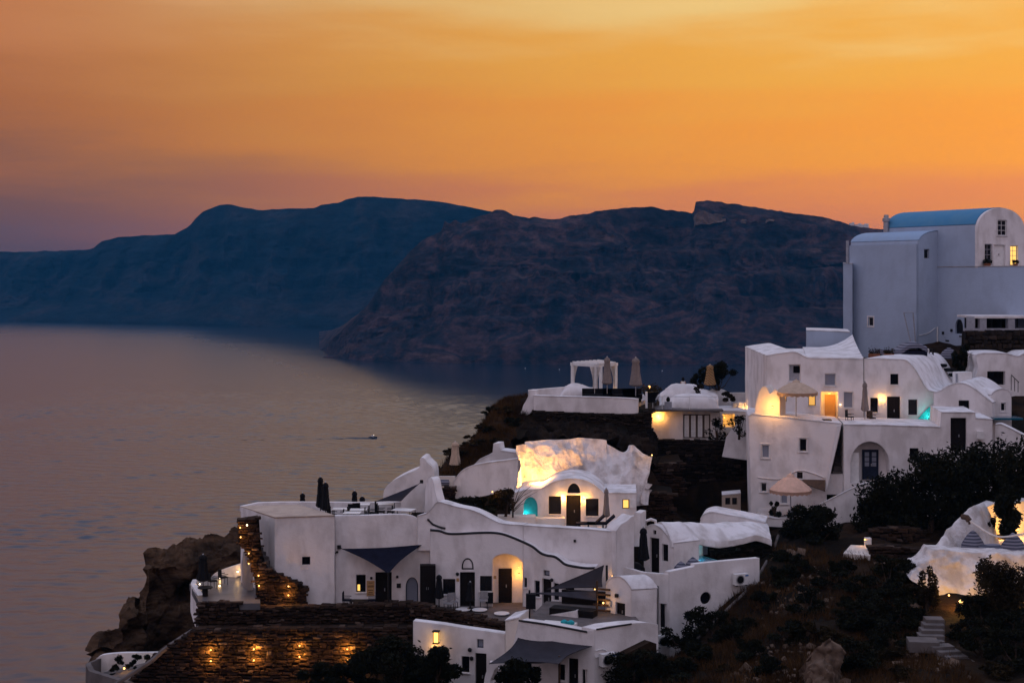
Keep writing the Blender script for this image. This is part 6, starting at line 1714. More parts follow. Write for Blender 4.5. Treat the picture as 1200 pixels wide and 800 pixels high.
table('large white slatted table at the right end of the roof terrace', 473, 596.5, d, 1.2, .9, M_WHITEPAINT, rz=R(-18))
for k, (px, d_, rz) in enumerate(((389, 81.4, 1.2), (404, 81.3, -1.2), (407, 80.6, 1.6), (432, 81.2, 1.6), (427, 80.5, -1.4), (412, 82.3, 0.1), (438, 82.2, -1.5), (446, 82.6, 1.5), (458, 82.6, -1.5), (418, 82.6, 0.2))):
    chair('dark chair at the roof terrace tables', V(((px - CX) / F * d_, d_, zroof - 0.65)), rz, M_BLACK, 'chairs on the roof terrace')
# courtyard of the cliff house
zco = zat(712, 79)
table('small dark table under the menu board', 421, 703, 79.0, 1.0, .6, M_DARKWOOD)
for px, rz, lb in ((406.5, 1.5, 'dark chair facing the small table, far side from the dark door'), (436, -1.5, 'dark chair at the small table right beside the dark door')):
    p_ = P(px, 712, 79.0); p_.z = zco
    chair(lb, p_, rz, M_NAVY)
for px, py, d, lb in ((543, 713, 78.3, 'round white table beside the closed parasol at the double door'), (562, 713.5, 78.2, 'round white table under the black hanging box'), (588, 717.8, 77.4, 'round white table in front of the lit door recess')):
    table(lb, px, py, d, .85, .85, M_WHITEPAINT, roundt=True)
for px, d, rz, lb in ((531, 78.6, 0.4, 'wire chair below the row house window'), (567, 78.9, 0.0, 'wire chair against the wall under the hanging box'), (526, 78.2, -0.5, 'wire chair next to the black parasol by the cupboard')):
    p_ = P(px, 712, d); p_.z = zco
    chair(lb, p_, rz, M_STEEL)
# terrace of the lit house: two loungers
for px, lb in ((693, 'dark lounger by the bench of the vaulted house'), (705, 'dark lounger beside the closed grey-beige parasol')):
    b = P(px, 620, 85.6); b.z = zD
    r_ = thing('sun_lounger', lb, 'lounger', b)
    mb = MB(); mb.box(b + V((-.3, 0, .3)), (1.2, .62, .1)); mb.build('mattress', M_NAVY, r_)
    mb = MB(); mb.box(b + V((.5, 0, .52)), (.75, .62, .1), 0, Matrix.Rotation(R(-42), 3, 'Y')); mb.build('backrest', M_NAVY, r_)
    for x in (-.8, .7):
        mb = MB(); mb.box(b + V((x, 0, .12)), (.06, .6, .25)); mb.build('leg', M_METAL, r_)
# small tables and a chair on the upper terrace of the terraced house
for px, py, d, lb in ((938, 489.5, 94.0, 'small dark table under the beige parasol'), (969, 491, 93.6, 'small dark stool in front of the lit doorway')):
    table(lb, px, py, d, .55, .5, M_DARKWOOD, h=.6)
chair('dark folded chair leaning by the grey window of the upper terrace', P(995.5, 496, 94.5), 1.0, M_DARKWOOD)
chair('bistro chair at the foot of the closed parasol on the upper terrace', P(1021, 497, 95.6), 0.3, M_BROWNWOOD)
# small lit cliff terrace chairs
for px, py, d, lb in ((249, 690, 81.2, 'dark chair beside the black parasol on the lit cliff terrace'), (261.5, 686, 82.2, 'dark chair at the far edge of the lit cliff terrace')):
    p_ = P(px, py, d); p_.z = zt_
    chair(lb, p_, 2.2, M_BLACK)
b = P(240.5, 706, 79.3); b.z = zt_
r_ = thing('side_table', 'low dark side table with a lamp on the lit cliff terrace', 'table', b)
mb = MB(); mb.lathe(b, [(.16, 0), (.14, .45)], 10); mb.build('pedestal', M_DARKWOOD, r_)
mb = MB(); mb.lathe(b, [(.42, .45), (.42, .5)], 14); mb.build('table_top', M_DARKWOOD, r_)
# covered grill and dark planter by the villa
b = P(741, 672, 79.4); b.z = zV
r_ = thing('covered_grill', 'black covered grill on the pool villa terrace', 'grill', b)
mb = MB(); mb.lathe(b, [(.62, .3), (.7, .55), (.66, .95), (.4, 1.2), (.1, 1.27)], 16, pleat=.05, lobes=7); mb.build('cover', M_BLACK, r_)
for x in (-.35, .35):
    mb = MB(); mb.box(b + V((x, 0, .16)), (.08, .5, .32)); mb.build('leg', M_METAL, r_)
for px, rz, lb in ((798, .3, 'grey beanbag cushion at the pool villa wall corner'), (812, -.2, 'small grey cushion on the pool villa parapet')):
    b = P(px, 668 if px < 805 else 663, 78.3)
    mb = MB(); mb.lathe(b, [(.1, -.1), (.42, 0), (.4, .16), (.2, .38), (.04, .5)], 14, pleat=.05, lobes=3, squash=.7); tag(mb.build('cushion', M_STRIPE), lb, 'cushion')
# blue deck cushions by the slatted screen, and sunbed
b = P(660, 732, 71.2); 
r_ = thing('deck_lounger', 'white pool-deck lounger with teal cushions', 'lounger', b)
mb = MB(); mb.box(b + V((-.2, .2, 0)), (1.7, .7, .14), R(-20)); mb.build('mattress', M_WHITECLOTH, r_)
for x in (.05, .38):
    mb = MB(); mb.lathe(b + V((x, -.05 - x * .3, .05)), [(.06, -.02), (.18, .05), (.18, .16), (.06, .24)], 12, squash=.6); mb.build('cushion', M_TEAL, r_)
for x in (-.8, .5):
    mb = MB(); mb.box(b + V((x, .2, -.2)), (.06, .5, .3), R(-20)); mb.build('leg', M_METAL, r_)
mb = MB(); mb.box(P(672, 717, 74.6) , (2.4, .8, .42), R(-22)); tag(mb.build('bar_counter', M_DARKWOOD), 'dark bar counter under the charcoal sails', 'counter')

# daybed and pots on the roof of the terraced house
b = P(1060, 421, 102)
r_ = thing('daybed', 'striped blue-grey daybed on the roof of the terraced house', 'daybed', b)
mb = MB(); mb.box(b + V((0, .6, .32)), (3.1, 1.8, .62)); mb.build('base', M_NAVY, r_)
def dayb(s, t):
    x = -1.55 + 3.1 * s; h = interp([(0, .66), (.35, .72), (.55, 1.15), (.8, 1.25), (1, .95)], s)
    return b + V((x, -.32 + 1.9 * t, h - .12 * (2 * t - 1) ** 2))
bumpy(dayb, 24, 8, M_STRIPE, 'mattress', r_, amp=.04, freq=1.5, thick=V((0, 0, -.3)), nrm=V((0, 0, 1)))
for px, w, lb in ((1024.5, .75, 'terracotta planter box at the end of the roof, before the daybed'), (1041.5, .65, 'low terracotta planter touching the striped daybed')):
    b = P(px, 421, 101.2)
    r_ = thing('planter', lb, 'planter', b)
    mb = MB(); mb.box(b + V((0, 0, .2)), (w, .4, .42)); mb.build('pot', M_TERRA, r_)
    mb = MB()
    for k in range(120):
        c = b + V((random.uniform(-w / 2, w / 2), random.uniform(-.2, .2), .42 + abs(random.gauss(0, .16))))
        x = V((random.gauss(0, 1), random.gauss(0, 1), random.gauss(0, 1.6))).normalized() * .09; y = x.orthogonal().normalized() * .04
        mb.add([c - x, c + y, c + x, c - y], [(0, 1, 2, 3)])
    mb.build('foliage', M_LEAF2, r_, recalc=False, smooth=False)
for px, lb in ((1086, 'white lantern table right beside the daybed'), (1091, 'black framed lantern beside the white lantern table')):
    b = P(px, 419, 103.5)
    r_ = thing('lantern_stand', lb, 'lantern', b)
    m_ = M_WHITEPAINT if px < 1090 else M_DARKWOOD
    for x in (-.14, .14):
        mb = MB(); mb.box(b + V((x, 0, .3)), (.05, .28, .6)); mb.build('side', m_, r_)
    mb = MB(); mb.box(b + V((0, 0, .63)), (.38, .32, .06)); mb.build('top', m_, r_)
b = P(1112, 420, 106)
mb = MB(); mb.lathe(b, [(.75, 0), (.7, .2), (.45, .55), (.1, .8)], 14, pleat=.04, lobes=4, squash=.6); tag(mb.build('beanbag', M_STRIPE), 'patterned grey beanbag below the arched tower window', 'beanbag')
# dark pots down the stair by the stone column
for px, py, w in ((1105, 430, .32), (1112, 435, .38), (1117, 441, .34)):
    b = P(px, py, 103)
    mb = MB(); mb.lathe(b, [(w * .7, 0), (w, .1), (w * .9, .22), (w * .4, .24)], 12); tag(mb.build('step_pot', M_BLACK), 'dark round pot on the stair by the air-conditioner cabinet', 'pot', 'dark pots down the stair')

# ================================================================== air conditioners
def aircon(label, pos, rz, w=.85, h=.6):
    b = Vector(pos); r_ = thing('air_conditioner', label, 'air conditioner', b)
    M_ = Matrix.Rotation(rz, 3, 'Z')
    mb = MB(); mb.box(b, (w, .32, h), rz); mb.build('casing', M_WHITEPAINT, r_)
    c = b + M_ @ V((-.12, -.17, 0))
    n = 18; vs = []
    for rr in (.25, .2):
        for k in range(n):
            a = 2 * math.pi * k / n; vs.append(c + M_ @ V((math.cos(a) * rr, -.01, math.sin(a) * rr)))
    mb = MB(); mb.add(vs, [(k, (k + 1) % n, n + (k + 1) % n, n + k) for k in range(n)] ); fg = mb.build('fan_guard', M_STEEL, r_, recalc=False)
    mb = MB(); mb.add([c + M_ @ V((math.cos(2 * math.pi * k / n) * .22, -.004, math.sin(2 * math.pi * k / n) * .22)) for k in range(n)], [tuple(range(n))]); mb.build('fan', M_BLACK, fg, recalc=False)
    mb = MB(); mb.box(b + M_ @ V((.3, -.165, .2)), (.2, .01, .08), rz); mb.build('badge', simple('badge_blue', (.05, .16, .4)) if 'badge_blue' not in MATS else MATS['badge_blue'], r_)
    for x in (-.3, .3):
        mb = MB(); mb.box(b + M_ @ V((x, .05, -h / 2 - .04)), (.05, .4, .06), rz); mb.build('bracket', M_METAL, r_)
    return r_
aircon('air conditioner high on the villa wall near the round window', Pr.hit(868, 678, .25), R(22))
aircon('air conditioner in the corner below the tall narrow villa window', Pl.hit(778, 750, .35), R(20), .8)
aircon('air conditioner low on the side wall of the awning house', Lr.hit(712, 772, .3), R(30), .8)
b = P(1128.5, 452, 98.5)
r_ = thing('cabinet', 'white louvred cabinet standing on the vaulted roof by the stone column', 'cabinet', b)
mb = MB(); mb.box(b + V((0.05, .3, .48)), (1.1, .7, .95), R(22)); mb.build('body', M_WHITEPAINT, r_)
mb = MB(); mb.box(b + V((-.38, -.06, .48)), (.35, .03, .75), R(22)); mb.build('louvre', M_GREYWOOD, r_)
# pipes on the awning house wall
pp = House('wall_pipes', 'white pipes bending along the side wall of the awning house', 'pipe', Lr.hit(700, 765, .05))
mb = MB(); mb.tube([Lr.hit(x, y, .05) for x, y in crv([(698, 762), (706, 760), (711, 763), (711, 770)])], .03, 6); mb.build('upper_pipe', M_WHITEPAINT, pp.root)
mb = MB(); mb.tube([Lr.hit(x, y, .05) for x, y in crv([(698, 770), (705, 768), (709, 769)])], .03, 6); mb.build('lower_pipe', M_WHITEPAINT, pp.root)
mb = MB(); mb.prism(Lr, [Lr.uv(*p) for p in ((722, 765), (755, 749), (762, 751), (762, 790), (722, 790))], Lr.n * .5, off=.02); tag(mb.build('ramp_side', simple('brown_boarding', (0.026, 0.015, 0.009), 0.8, 0.1, var=0.4, scale=4)), 'brown sloping panel under the air conditioner corner', 'panel')

# ================================================================== beanbags on the whitewashed terrace
for px, d, lb, sx in ((1140, 77.2, 'pointed striped beanbag against the whitewashed back wall', 1), (1187, 76.6, 'pointed striped beanbag in front of the brightest yellow light', 1.1)):
    b = P(px, 645 if px < 1150 else 648, d)
    r_ = thing('beanbag', lb, 'beanbag', b)
    mb = MB(); mb.lathe(b, [(.35, -.05), (.62 * sx, .12), (.58 * sx, .4), (.4 * sx, .72), (.2, .98), (.05, 1.1)], 16, pleat=.06, lobes=4, squash=.7); mb.build('bag', M_STRIPE, r_)
b = P(1163, 646, 76.8)
r_ = thing('floor_cushion', 'flat striped floor cushion between the two beanbags', 'cushion', b)
mb = MB(); mb.lathe(b, [(.6, -.02), (.85, .1), (.8, .28), (.3, .4)], 18, pleat=.05, lobes=3, squash=.6); mb.build('cushion_pad', M_STRIPE, r_)

# ================================================================== glowing fire bowl with plants on the plateau
b = P(763, 467, 104.2); b.z = zF
r_ = thing('fire_bowl', 'glowing bowl with plants beside the parapet corner', 'fire bowl', b)
mb = MB(); mb.lathe(b, [(.3, 0), (.35, .3), (.6, .7), (.64, .78), (.5, .76)], 18); mb.build('bowl', M_BLACK, r_)
lamp_at(r_, b + V((-.15, 0, 1.12)), 16, (1, .62, .25), .12, False, name='flame')
mb = MB()
for k in range(260):
    a = random.uniform(0, 6.28); rr = random.uniform(.2, .8)
    c = b + V((math.cos(a) * rr, math.sin(a) * rr, .85 + abs(random.gauss(0, .18))))
    x = V((random.gauss(0, 1), random.gauss(0, 1), random.gauss(0, 1))).normalized() * .1; y = x.orthogonal().normalized() * .05
    mb.add([c - x, c + y, c + x, c - y], [(0, 1, 2, 3)])
tag(mb.build('foliage', M_LEAF2, r_, recalc=False, smooth=False), kind='stuff')
b = P(757.5, 478, 103.6); mb = MB(); mb.lathe(b, [(.09, 0), (.09, 1.15), (.07, 1.2)], 10); tag(mb.build('bollard', M_WHITEPAINT), 'slim white post at the end of the plateau parapet', 'post')
b = P(783, 479.5, 105.4)
r_ = thing('planter', 'grey square planter on the pavilion roof deck', 'planter', b)
mb = MB(); mb.box(b + V((0, 0, .3)), (.5, .4, .55)); mb.build('pot', M_GREYWOOD, r_)
mb = MB(); mb.lathe(b + V((0, 0, .58)), [(.1, 0), (.16, .15), (.1, .3), (.02, .36)], 10); mb.build('plant_ball', M_LEAF, r_)

# ================================================================== person on the hilltop
def person(px, py, d):
    """standing figure seen from behind the white hump: one skinned body, hair and top as clothing"""
    b = P(px, py, d)
    r_ = thing('person', 'person with long dark hair in a white top standing behind the white hump', 'person', b)
    me = bpy.data.meshes.new('body')
    J = [(0, 0, .95, .13), (0, 0, 1.12, .12), (0, 0, 1.32, .14), (0, 0, 1.45, .07), (0, 0, 1.52, .05), (0, -.01, 1.60, .085), (0, 0, 1.70, .075),
         (-.17, 0, 1.40, .055), (-.21, -.03, 1.15, .042), (-.17, -.16, .98, .032), (.17, 0, 1.40, .055), (.21, -.03, 1.15, .042), (.17, -.16, .98, .032),
         (-.10, 0, .88, .085), (-.11, -.01, .50, .06), (-.11, .02, .09, .04), (-.11, -.12, .04, .035), (.10, 0, .88, .085), (.11, -.01, .50, .06), (.11, .02, .09, .04), (.11, -.12, .04, .035)]
    E_ = [(0, 1), (1, 2), (2, 3), (3, 4), (4, 5), (5, 6), (2, 7), (7, 8), (8, 9), (2, 10), (10, 11), (11, 12), (0, 13), (13, 14), (14, 15), (15, 16), (0, 17), (17, 18), (18, 19), (19, 20)]
    me.from_pydata([j[:3] for j in J], E_, [])
    o = bpy.data.objects.new('body', me); col.objects.link(o); o.parent = r_
    md = o.modifiers.new('skin', 'SKIN'); 
    if not me.skin_vertices: 
        bm = bmesh.new(); bm.from_mesh(me); bm.verts.layers.skin.verify(); bm.to_mesh(me); bm.free()
    for sv, j in zip(me.skin_vertices[0].data, J): sv.radius = (j[3], j[3])
    me.skin_vertices[0].data[0].use_root = True
    sd = o.modifiers.new('subd', 'SUBSURF'); sd.levels = 1; sd.render_levels = 2
    me.materials.append(simple('skin', (.30, .17, .11), .6, .3))
    mb = MB(); mb.lathe(b, [(.13, .92), (.17, 1.0), (.16, 1.15), (.19, 1.33), (.17, 1.42), (.08, 1.47)], 14, squash=.65); mb.build('top', M_WHITECLOTH, r_)
    mb = MB(); mb.lathe(b, [(.16, .45), (.2, .6), (.19, .85), (.15, .96)], 14, squash=.7); mb.build('shorts', M_NAVY, r_)
    mb = MB(); mb.lathe(b + V((0, .02, 0)), [(.05, 1.28), (.11, 1.36), (.115, 1.55), (.115, 1.66), (.09, 1.74), (.03, 1.78)], 14); mb.build('hair', M_BLACK, r_)
    return r_
person(800.5, 468, 112.5)

# ================================================================== boats and buoys
def boat(label, px, py, L_, rz):
    b = Pz(px, py, 0.0)
    r_ = thing('motor_boat', label, 'boat', b)
    M_ = Matrix.Rotation(rz, 3, 'Z'); rows = []
    for i in range(9):
        t = i / 8; w = L_ * .17 * (1 - max(0, t - .45) ** 2 / .30) ; x = (t - .5) * L_
        w = max(w, .02)
        rows.append([b + M_ @ V((x, -w, .75 + .3 * t)), b + M_ @ V((x, -w * .7, -.15)), b + M_ @ V((x, w * .7, -.15)), b + M_ @ V((x, w, .75 + .3 * t))])
    mb = MB(); mb.grid(rows); mb.f.append((0, 1, 2, 3)); mb.grid([[r[0], r[3]] for r in rows]); mb.build('hull', M_NAVYWOOD, r_, recalc=False)
    mb = MB(); mb.box(b + M_ @ V((.1, 0, 1.3)), (L_ * .3, L_ * .22, .9), rz); cb = mb.build('cabin', M_WHITEPAINT, r_)
    mb = MB(); mb.box(b + M_ @ V((.12, 0, 1.45)), (L_ * .302, L_ * .2, .35), rz); mb.build('window', M_GLASS, cb)
    mb = MB(); mb.box(b + M_ @ V((-.1, 0, 1.9)), (L_ * .42, L_ * .26, .1), rz); mb.build('roof', M_TAN, cb)
    mb = MB(); mb.lathe(b + M_ @ V((.5, 0, 2.05)), [(.1, -.1), (.14, 0), (.1, .1)], 8); mb.build('mast_light', M_LAMPWHITE, r_)
    return r_
boat('small motor boat with a lit mast light heading across the bay', 437, 513, 6.0, R(-8))
boat('tiny white motor boat at the foot of the headland', 896, 422.5, 7.0, R(4))
# wakes: low ridges in the water behind each boat
for px, py, L_, n_, lb in ((434, 513.3, 95, 2, 'faint wake trailing behind the small motor boat'), (893, 422.8, 60, 1, 'thin pale wake behind the boat at the headland')):
    b = Pz(px, py, 0.0); mb = MB()
    for sgn in (-1, 1):
        rows = []
        for i in range(60):
            t = i / 59; x = b.x - L_ * t; yy = b.y + sgn * (0.8 + 9 * t); hgt = .42 * (1 - t) ** 1.2 * (.5 + .5 * abs(math.sin(i * 1.7)))
            rows.append([V((x, yy - .9, -.02)), V((x, yy, .02 + hgt)), V((x, yy + .9, -.02))])
        mb.grid(rows)
    tag(mb.build('boat_wake', M_SEA if n_ == 2 else M_GREYWOOD, recalc=False), lb, 'wake', kind='stuff')
for px, py in ((615.5, 431.5), (655.5, 433), (776, 434.5)):
    b = Pz(px, py, 0.0); mb = MB(); mb.lathe(b, [(.3, -.2), (.55, .15), (.55, .45), (.2, .75)], 10)
    tag(mb.build('mooring_buoy', M_WHITEPAINT), 'tiny white mooring buoy on the water off the headland', 'buoy', 'mooring buoys off the headland')

# ================================================================== plants
def leaf_mesh(name, blobs, n, leaf, mat, parent, seed, droop=0.0, flat=0.0, shell=0.55):
    """many small leaves spread through the volume of the clumps"""
    r_ = np.random.default_rng(seed)
    o0 = wloc(parent)
    wts = np.array([b[1][0] * b[1][1] * b[1][2] for b in blobs]) ** (2 / 3); wts /= wts.sum()
    idx = r_.choice(len(blobs), n, p=wts)
    C = np.array([[*b[0]] for b in blobs])[idx]; Rr = np.array([[*b[1]] for b in blobs])[idx]
    d = r_.normal(size=(n, 3)); d /= np.linalg.norm(d, axis=1)[:, None]
    rad = shell + (1 - shell) * r_.random(n) ** 0.6
    rad *= 1 + 0.22 * r_.normal(size=n) * (r_.random(n) < .35)
    c = C + d * rad[:, None] * Rr
    a = r_.normal(size=(n, 3)); a[:, 2] -= droop; a /= np.linalg.norm(a, axis=1)[:, None]
    t = np.cross(a, r_.normal(size=(n, 3))); t /= np.linalg.norm(t, axis=1)[:, None]
    s = leaf * (0.6 + 0.8 * r_.random(n))[:, None]
    v = np.stack([c - a * s, c + t * s * .42, c + a * s, c - t * s * .42], 1).reshape(-1, 3) - np.array(o0)
    me = bpy.data.meshes.new(name)
    me.vertices.add(n * 4); me.vertices.foreach_set('co', v.astype(np.float32).ravel())
    me.loops.add(n * 4); me.loops.foreach_set('vertex_index', np.arange(n * 4, dtype=np.int32))
    me.polygons.add(n); me.polygons.foreach_set('loop_start', np.arange(0, n * 4, 4, dtype=np.int32))
    me.update(calc_edges=True); me.materials.append(mat)
    o = bpy.data.objects.new(name, me); col.objects.link(o); o.parent = parent
    return o
def clumps(base, w, dp, h, n, seed, lift=0.15, r=0.42):
    rn = random.Random(seed); out = []
    for k in range(n):
        a = rn.uniform(0, 6.28); q = rn.random() ** .6
        zz = rn.uniform(lift, 1.0)
        f = math.sqrt(max(0.05, 1 - (zz - .35) ** 2 * 1.6))
        c = base + V((math.cos(a) * w * .5 * q * f, math.sin(a) * dp * .5 * q * f, h * zz * .86))
        s_ = rn.uniform(.6, 1.2) * r
        out.append((c, (s_ * w * .45, s_ * dp * .45, s_ * h * .38)))
    return out
def bush(name, label, cat, base, w, dp, h, n, leaf, mat, seed, nc=16, group=None, trunk=True, flowers=0, lift=.12, r=.42, droop=.3):
    r_ = thing(name, label, cat, base, group)
    b = Vector(base)
    cl = clumps(b, w, dp, h, nc, seed, lift, r)
    if trunk:
        rn = random.Random(seed + 5)
        mb = MB(); mb.tube([b + V((0, 0, -.3)), b + V((rn.uniform(-.1, .1), 0, h * .22)), b + V((rn.uniform(-.2, .2), 0, h * .5))], [.05 + .03 * h, .04 + .025 * h, .03], 7); tk = mb.build('trunk', M_BARK, r_)
        for c, _ in cl[:9]:
            mb = MB(); m_ = b.lerp(c, .45) + V((0, 0, -.05 * h)); mb.tube([b + V((0, 0, h * .12)), m_, c], [.05, .032, .012], 5); mb.build('limb', M_BARK, tk)
    leaf_mesh('crown', cl, n, leaf, mat, r_, seed)
    if flowers:
        leaf_mesh('flowers', [(c + V((0, -s[1] * .55, 0)), tuple(q * .9 for q in s)) for c, s in cl[:5]], flowers, .055, M_FLOWER, r_, seed + 1)
    return r_
def G(px, py): return ray_ground(px, py)
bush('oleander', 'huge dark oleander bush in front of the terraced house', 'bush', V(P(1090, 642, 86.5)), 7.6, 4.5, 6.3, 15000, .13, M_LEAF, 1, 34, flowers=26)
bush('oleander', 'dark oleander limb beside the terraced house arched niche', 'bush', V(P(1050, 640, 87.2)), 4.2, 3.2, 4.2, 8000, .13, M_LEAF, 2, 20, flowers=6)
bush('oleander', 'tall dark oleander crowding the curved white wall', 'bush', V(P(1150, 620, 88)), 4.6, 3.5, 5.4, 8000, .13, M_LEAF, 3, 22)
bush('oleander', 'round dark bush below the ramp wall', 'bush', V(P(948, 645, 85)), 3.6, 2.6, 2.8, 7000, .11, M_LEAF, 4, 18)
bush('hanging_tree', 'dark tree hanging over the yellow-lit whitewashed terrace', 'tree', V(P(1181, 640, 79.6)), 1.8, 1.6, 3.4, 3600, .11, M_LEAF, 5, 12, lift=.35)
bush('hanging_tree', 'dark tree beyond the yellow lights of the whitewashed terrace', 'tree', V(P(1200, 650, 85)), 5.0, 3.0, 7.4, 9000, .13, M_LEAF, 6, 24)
bush('round_tree', 'round brown-green tree in front of the whitewashed terrace wall', 'tree', V(P(1173, 738, 70.5)), 3.2, 2.6, 3.7, 12000, .085, M_LEAF2, 7, 26, lift=.25)
bush('slim_shrub', 'slim feathery shrub at the left end of the whitewashed wall', 'shrub', V(P(1087, 712, 72.5)), 1.15, 1.1, 2.2, 3600, .075, M_LEAF2, 8, 14, lift=.05)
bush('potted_shrub', 'small dark shrub beside the yellow terrace uplight', 'shrub', V(P(1158, 634, 79.9)), 1.2, .9, 1.5, 2200, .08, M_LEAF2, 9, 9)
bush('hilltop_tree', 'dark wind-bent tree behind the striped tan parasol', 'tree', V(P(841, 462, 112)), 2.9, 2.2, 2.6, 6500, .09, M_LEAF, 10, 18, lift=.42)
bush('hilltop_tree', 'low dark shrub to the side of the striped tan parasol', 'tree', V(P(820, 462, 112)), 1.3, 1.2, 1.7, 2800, .09, M_LEAF, 11, 10, lift=.4)
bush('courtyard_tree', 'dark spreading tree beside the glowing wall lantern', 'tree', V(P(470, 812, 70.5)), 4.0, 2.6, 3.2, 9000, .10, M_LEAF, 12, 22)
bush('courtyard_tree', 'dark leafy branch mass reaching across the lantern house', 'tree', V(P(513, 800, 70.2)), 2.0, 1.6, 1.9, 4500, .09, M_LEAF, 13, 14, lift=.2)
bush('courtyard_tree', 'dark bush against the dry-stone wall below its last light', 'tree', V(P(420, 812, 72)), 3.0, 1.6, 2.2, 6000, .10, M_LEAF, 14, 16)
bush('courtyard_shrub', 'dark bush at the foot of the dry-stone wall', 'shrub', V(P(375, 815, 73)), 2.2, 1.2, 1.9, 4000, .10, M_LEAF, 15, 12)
bush('awning_plant', 'dark potted tree under the edge of the charcoal awning', 'tree', V(P(603, 812, 66.6)), 1.9, 1.2, 1.6, 3500, .09, M_LEAF, 16, 12, lift=.3)
bush('awning_plant', 'leafy shrub by the wall windows below the charcoal awning', 'tree', V(P(622, 815, 66.9)), 1.3, 1.0, 1.7, 2600, .09, M_LEAF, 17, 10, lift=.2)
bush('ledge_bush', 'dark glowing bush beside the rounded wall uplight', 'bush', V(P(592, 604, 87)), 1.9, 1.2, 1.7, 3200, .08, M_LEAF2, 18, 12, lift=.35)
bush('ledge_bush', 'low dark bush under the rounded wall', 'bush', V(P(566, 602, 86.5)), 2.6, 1.2, 1.1, 3600, .09, M_LEAF, 19, 12, lift=.1)
bush('ledge_bush', 'trailing dark bush at the left foot of the rounded wall', 'bush', V(P(545, 598, 86.5)), 2.0, 1.0, .8, 2200, .09, M_LEAF, 20, 9, lift=.1)
bush('wall_creeper', 'thin creeper on the sloping white wall by the pavilion', 'creeper', V(P(840, 516, 104.8)), 1.8, .5, 1.7, 420, .11, M_LEAF, 21, 9)
bush('wall_creeper', 'sparse creeper high on the sloping white wall near the terraced house', 'creeper', V(P(866, 510, 100)), 1.5, .4, 1.5, 300, .11, M_LEAF, 22, 8)
bush('stair_plants', 'dark plants growing down the stair by the stone column', 'plants', V(P(1126, 442, 104)), 1.2, 1.0, 2.8, 2600, .10, M_LEAF, 23, 12)
bush('roof_planting', 'brown planting strip on the roof beside the domed kiosk', 'plants', V(P(1150, 470, 98)), 1.7, .6, .9, 900, .08, M_LEAF2, 24, 8, trunk=False)
bush('terrace_pot', 'round potted shrub on the lowest terrace beside the peach parasol', 'shrub', V(P(908, 604, 90.6)), .8, .8, 1.0, 900, .07, M_LEAF, 25, 6)
bush('hump_plants', 'small green plants growing over the white hump', 'plants', V(P(818, 463, 109)), 1.0, .5, .9, 600, .08, M_LEAF2, 26, 6, trunk=False)
bush('deck_planting', 'brown planting at the end of the pavilion roof deck', 'plants', V(P(851, 474, 108.5)), 1.3, .7, 1.0, 1000, .08, M_LEAF2, 27, 7, trunk=False)
bush('corner_shrub', 'dark shrub spreading at the foot of the villa wall', 'shrub', V(P(800, 762, 75)), 2.4, 1.6, 1.7, 3200, .09, M_LEAF, 28, 12)
bush('corner_shrub', 'broad dark shrub below the brown sloping panel', 'shrub', V(P(742, 808, 68.5)), 3.2, 1.8, 1.9, 5000, .09, M_LEAF, 30, 14)
bush('corner_shrub', 'straggly shrub reaching up to the round window', 'shrub', V(P(832, 738, 75.8)), 2.6, 1.2, 1.5, 1800, .09, M_LEAF, 29, 10)
for k, (px, py) in enumerate(((128, 790), (142, 776), (158, 776), (168, 772), (152, 788), (135, 781))):
    bush('terrace_plant', 'dark low plant inside the round cliff-foot terrace', 'plant', V(P(px, py + 3, 78.6)), .7, .6, .7, 380, .07, M_LEAF, 40 + k, 5, group='plants in the round cliff-foot terrace', trunk=False)
# bare-branched shrub beside the turquoise niche
b = P(601, 606, 86.7)
r_ = thing('bare_shrub', 'bare-branched shrub leaning towards the turquoise niche', 'shrub', b)
mb = MB(); mb.tube([b, b + V((0, 0, .5)), b + V((.1, 0, .9))], [.06, .05, .03], 6); tk = mb.build('trunk', M_BARK, r_)
rn = random.Random(3)
for k in range(12):
    a = b + V((.03, 0, .3 + .04 * k)); e = V((rn.uniform(-.7, 1.9), rn.uniform(-.3, .3), rn.uniform(.5, 1.5)))
    mb = MB(); mb.tube([a, a + e * .5 + V((0, 0, .15)), a + e], [.028, .018, .006], 4); mb.build('limb', M_BARK, tk)
# scrub on the slope: three kinds copied
protos = []
for k, (w, h, mat) in enumerate(((1.9, 1.1, M_LEAF), (1.4, .8, M_LEAF2), (2.6, 1.6, M_LEAF))):
    protos.append(bush('scrub_bush', 'low dark scrub bush on the dry slope', 'bush', V((0, 0, 0)), w, w, h, 2200, .09, mat, 60 + k, 10, group='scrub bushes on the dry slope', lift=.1))
rn = random.Random(99)
spots = [(745, 792), (770, 785), (792, 795), (815, 780), (838, 760), (850, 790), (872, 740), (880, 770), (896, 712), (905, 790), (918, 685), (925, 750), (940, 670), (948, 720), (968, 690), (985, 675), (990, 720), (1005, 740), (1012, 700), (1020, 770), (1035, 725), (1040, 690), (1040, 755),
         (1055, 705), (1058, 795), (1052, 740), (1045, 775), (1150, 735), (1130, 750), (1150, 770), (1165, 760), (1185, 755), (1190, 785), (1170, 795), (1140, 742), (1030, 668), (1060, 680), (1000, 790), (975, 755), (925, 665), (912, 655), (1205, 740), (1062, 700)]
for i, (px, py) in enumerate(spots):
    p_ = ray_ground(px, py)
    k = rn.choice((0, 0, 1, 2)) if px < 1000 else rn.choice((0, 2, 2, 1))
    s_ = rn.uniform(.6, 1.1)
    dup(protos[k], p_, rn.uniform(0, 6.28), scale=(s_, s_, s_ * rn.uniform(.8, 1.1)))
hs = [(575, 478), (566, 498), (556, 510), (545, 520), (530, 530), (515, 542), (585, 466), (598, 463), (590, 490), (575, 515), (560, 530), (540, 540), (600, 508), (585, 532)]
